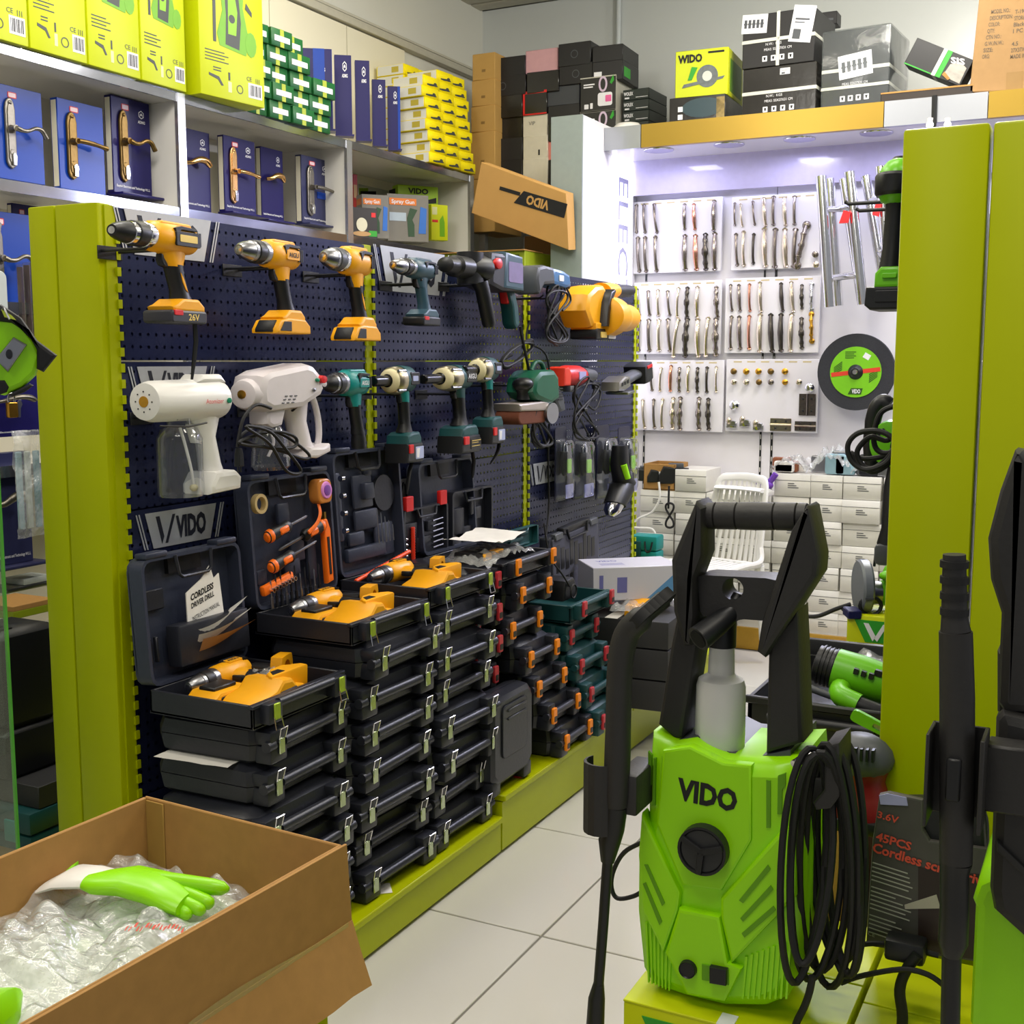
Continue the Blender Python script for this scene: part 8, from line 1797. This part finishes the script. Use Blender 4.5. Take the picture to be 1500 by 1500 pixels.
mb.build('vent_slot', BLACK, hd_, kind='stuff'); MB().prism(rr(-.02, .0, .03, .045, .003), -.05, -.035).build('switch', BLACK, hd_); MB().tube([(.0, -.02, .05), (.03, -.03, .055), (.06, -.02, .05)], .008, 8).build('lever', GT_, hd_)
lt = thing('latch_clip', 'bright green slotted latch clip above the red sander', 'latch', at(1280, 1060, Y=2.35)); mb = MB(); mb.M = RY(R(22)); bridge_plate(mb, rr(-.045, .05, -.012, .012, .008), rr(.0, .035, -.005, .005, .004, 6), -.012, .0); mb.build('clip_frame', GT_, lt); mb = MB(); mb.M = RY(R(22)); mb.box(.0, .03, -.008, -.004, -.004, .004); mb.build('slider', STEEL, lt)
fill('stock_carton', 'brown shipping carton behind hose loops with printed square mark', at(1190, 1200, Y=2.06).x, RXF-.04, 2.06, 2.30, PZ, at(1230, 1195, Y=2.06).z, CARD)
t = thing('hardware_bags', 'clear bags of fittings lying at the back of the hammer case', 'bag', (hcs.location.x+.12, 2.98, hz+.07)); crumple(22, 12, -.22, .2, -.1, .08, lambda x, y: .05-.5*x*x, 4, .05, 14).build('film', PLAST, t); MB().box(-.14, .14, -.06, .06, -.02, .02, 0, .01).build('contents', mat('pale_blue', '#8fb0bd'), t)
# left aisle beyond the green posts: counter stock
t = thing('black_tool_bag', 'large black moulded case lying low behind green posts at far left', 'tool case', (0, 0, 0)); MB().box(-.3, .3, 0, .3, .12, .36, 0, .05).build('upper_shell', BLACK, t); MB().box(-.3, .3, 0, .3, 0, .118, 0, .03).build('lower_shell', BLACK, t); MB().tube(spline([(.1, -.02, .06), (.12, -.04, .02), (.22, -.04, .02), (.24, -.02, .06)], 4), .012, 8).build('handle', GREY, t)
for i in range(4): o = MB().box(-.2+.13*i, -.19+.13*i, -.004, .1, .15, .364, 0, .002).build('rib', BLACK, t)
fit(t, -60, 903, 92, 1148, Y=2.3); t.location.y = 2.3
t2_ = thing('tool_case', 'stacked teal tool case lying at floor level, far left behind glass', 'tool case', (0, 0, 0)); MB().box(-.3, .3, 0, .25, 0, .11, 0, .02).build('lower_shell', DTEAL, t2_); MB().box(-.3, .3, 0, .25, .115, .26, 0, .02).build('upper_shell', DTEAL, t2_); MB().box(.1, .2, -.015, .02, .06, .2, 0, .008).build('latch', TEAL, t2_); fit(t2_, -60, 1152, 92, 1250, Y=2.28)
t = thing('flat_carton', 'flat lime and brown carton on dark case behind the green posts', 'box', (0, 0, 0)); MB().box(-.3, .3, 0, .3, 0, .03, 0, .002).build('carton_body', VLC, t); MB().box(-.3, .3, .0, .3, .03, .05, 0, .002).build('kraft_lid', CARD, t); fit(t, -40, 868, 78, 908, Y=2.6)
t = thing('silver_tray', 'silver and black appliance edge on the shelf left of green posts', 'appliance', (0, 0, 0)); MB().box(-.2, .2, 0, .2, 0, .03, 0, .006).build('base', STEEL, t); MB().box(-.05, .2, .0, .2, .03, .07, 0, .01).build('top_cover', mat('pale_grey', '#b4bbb8'), t); fit(t, -20, 838, 76, 870, X=SX-.02)
def zspan(o):
    zs = [(Matrix.LocRotScale(o.location, o.rotation_euler, o.scale) @ v.co).z for c in subtree(o) if c.type == 'MESH' for v in c.data.vertices]; return min(zs), max(zs)
bag_ = bpy.data.objects['black_tool_bag']; lo_b = zspan(bag_)[0]; lo_t, hi_t = zspan(t2_)
bx_, by_ = bag_.location.x, bag_.location.y
if lo_b-hi_t > .004:
    q = thing('stock_carton', 'dark flat carton between the black case and teal case behind the green posts', 'box', (bx_, by_+.14, hi_t+.001)); MB().box(-.2, .2, -.12, .12, 0, lo_b-hi_t-.002, 0, .002).build('carton_body', mat('dark_carton', '#2b2b2d'), q)
if lo_t > .02:
    q = thing('stock_carton', 'low plain carton at floor level carrying the stacked teal case', 'box', (t2_.location.x, t2_.location.y+.13, .001)); MB().box(-.2, .2, -.12, .12, 0, lo_t-.002, 0, .002).build('carton_body', CARD, q)
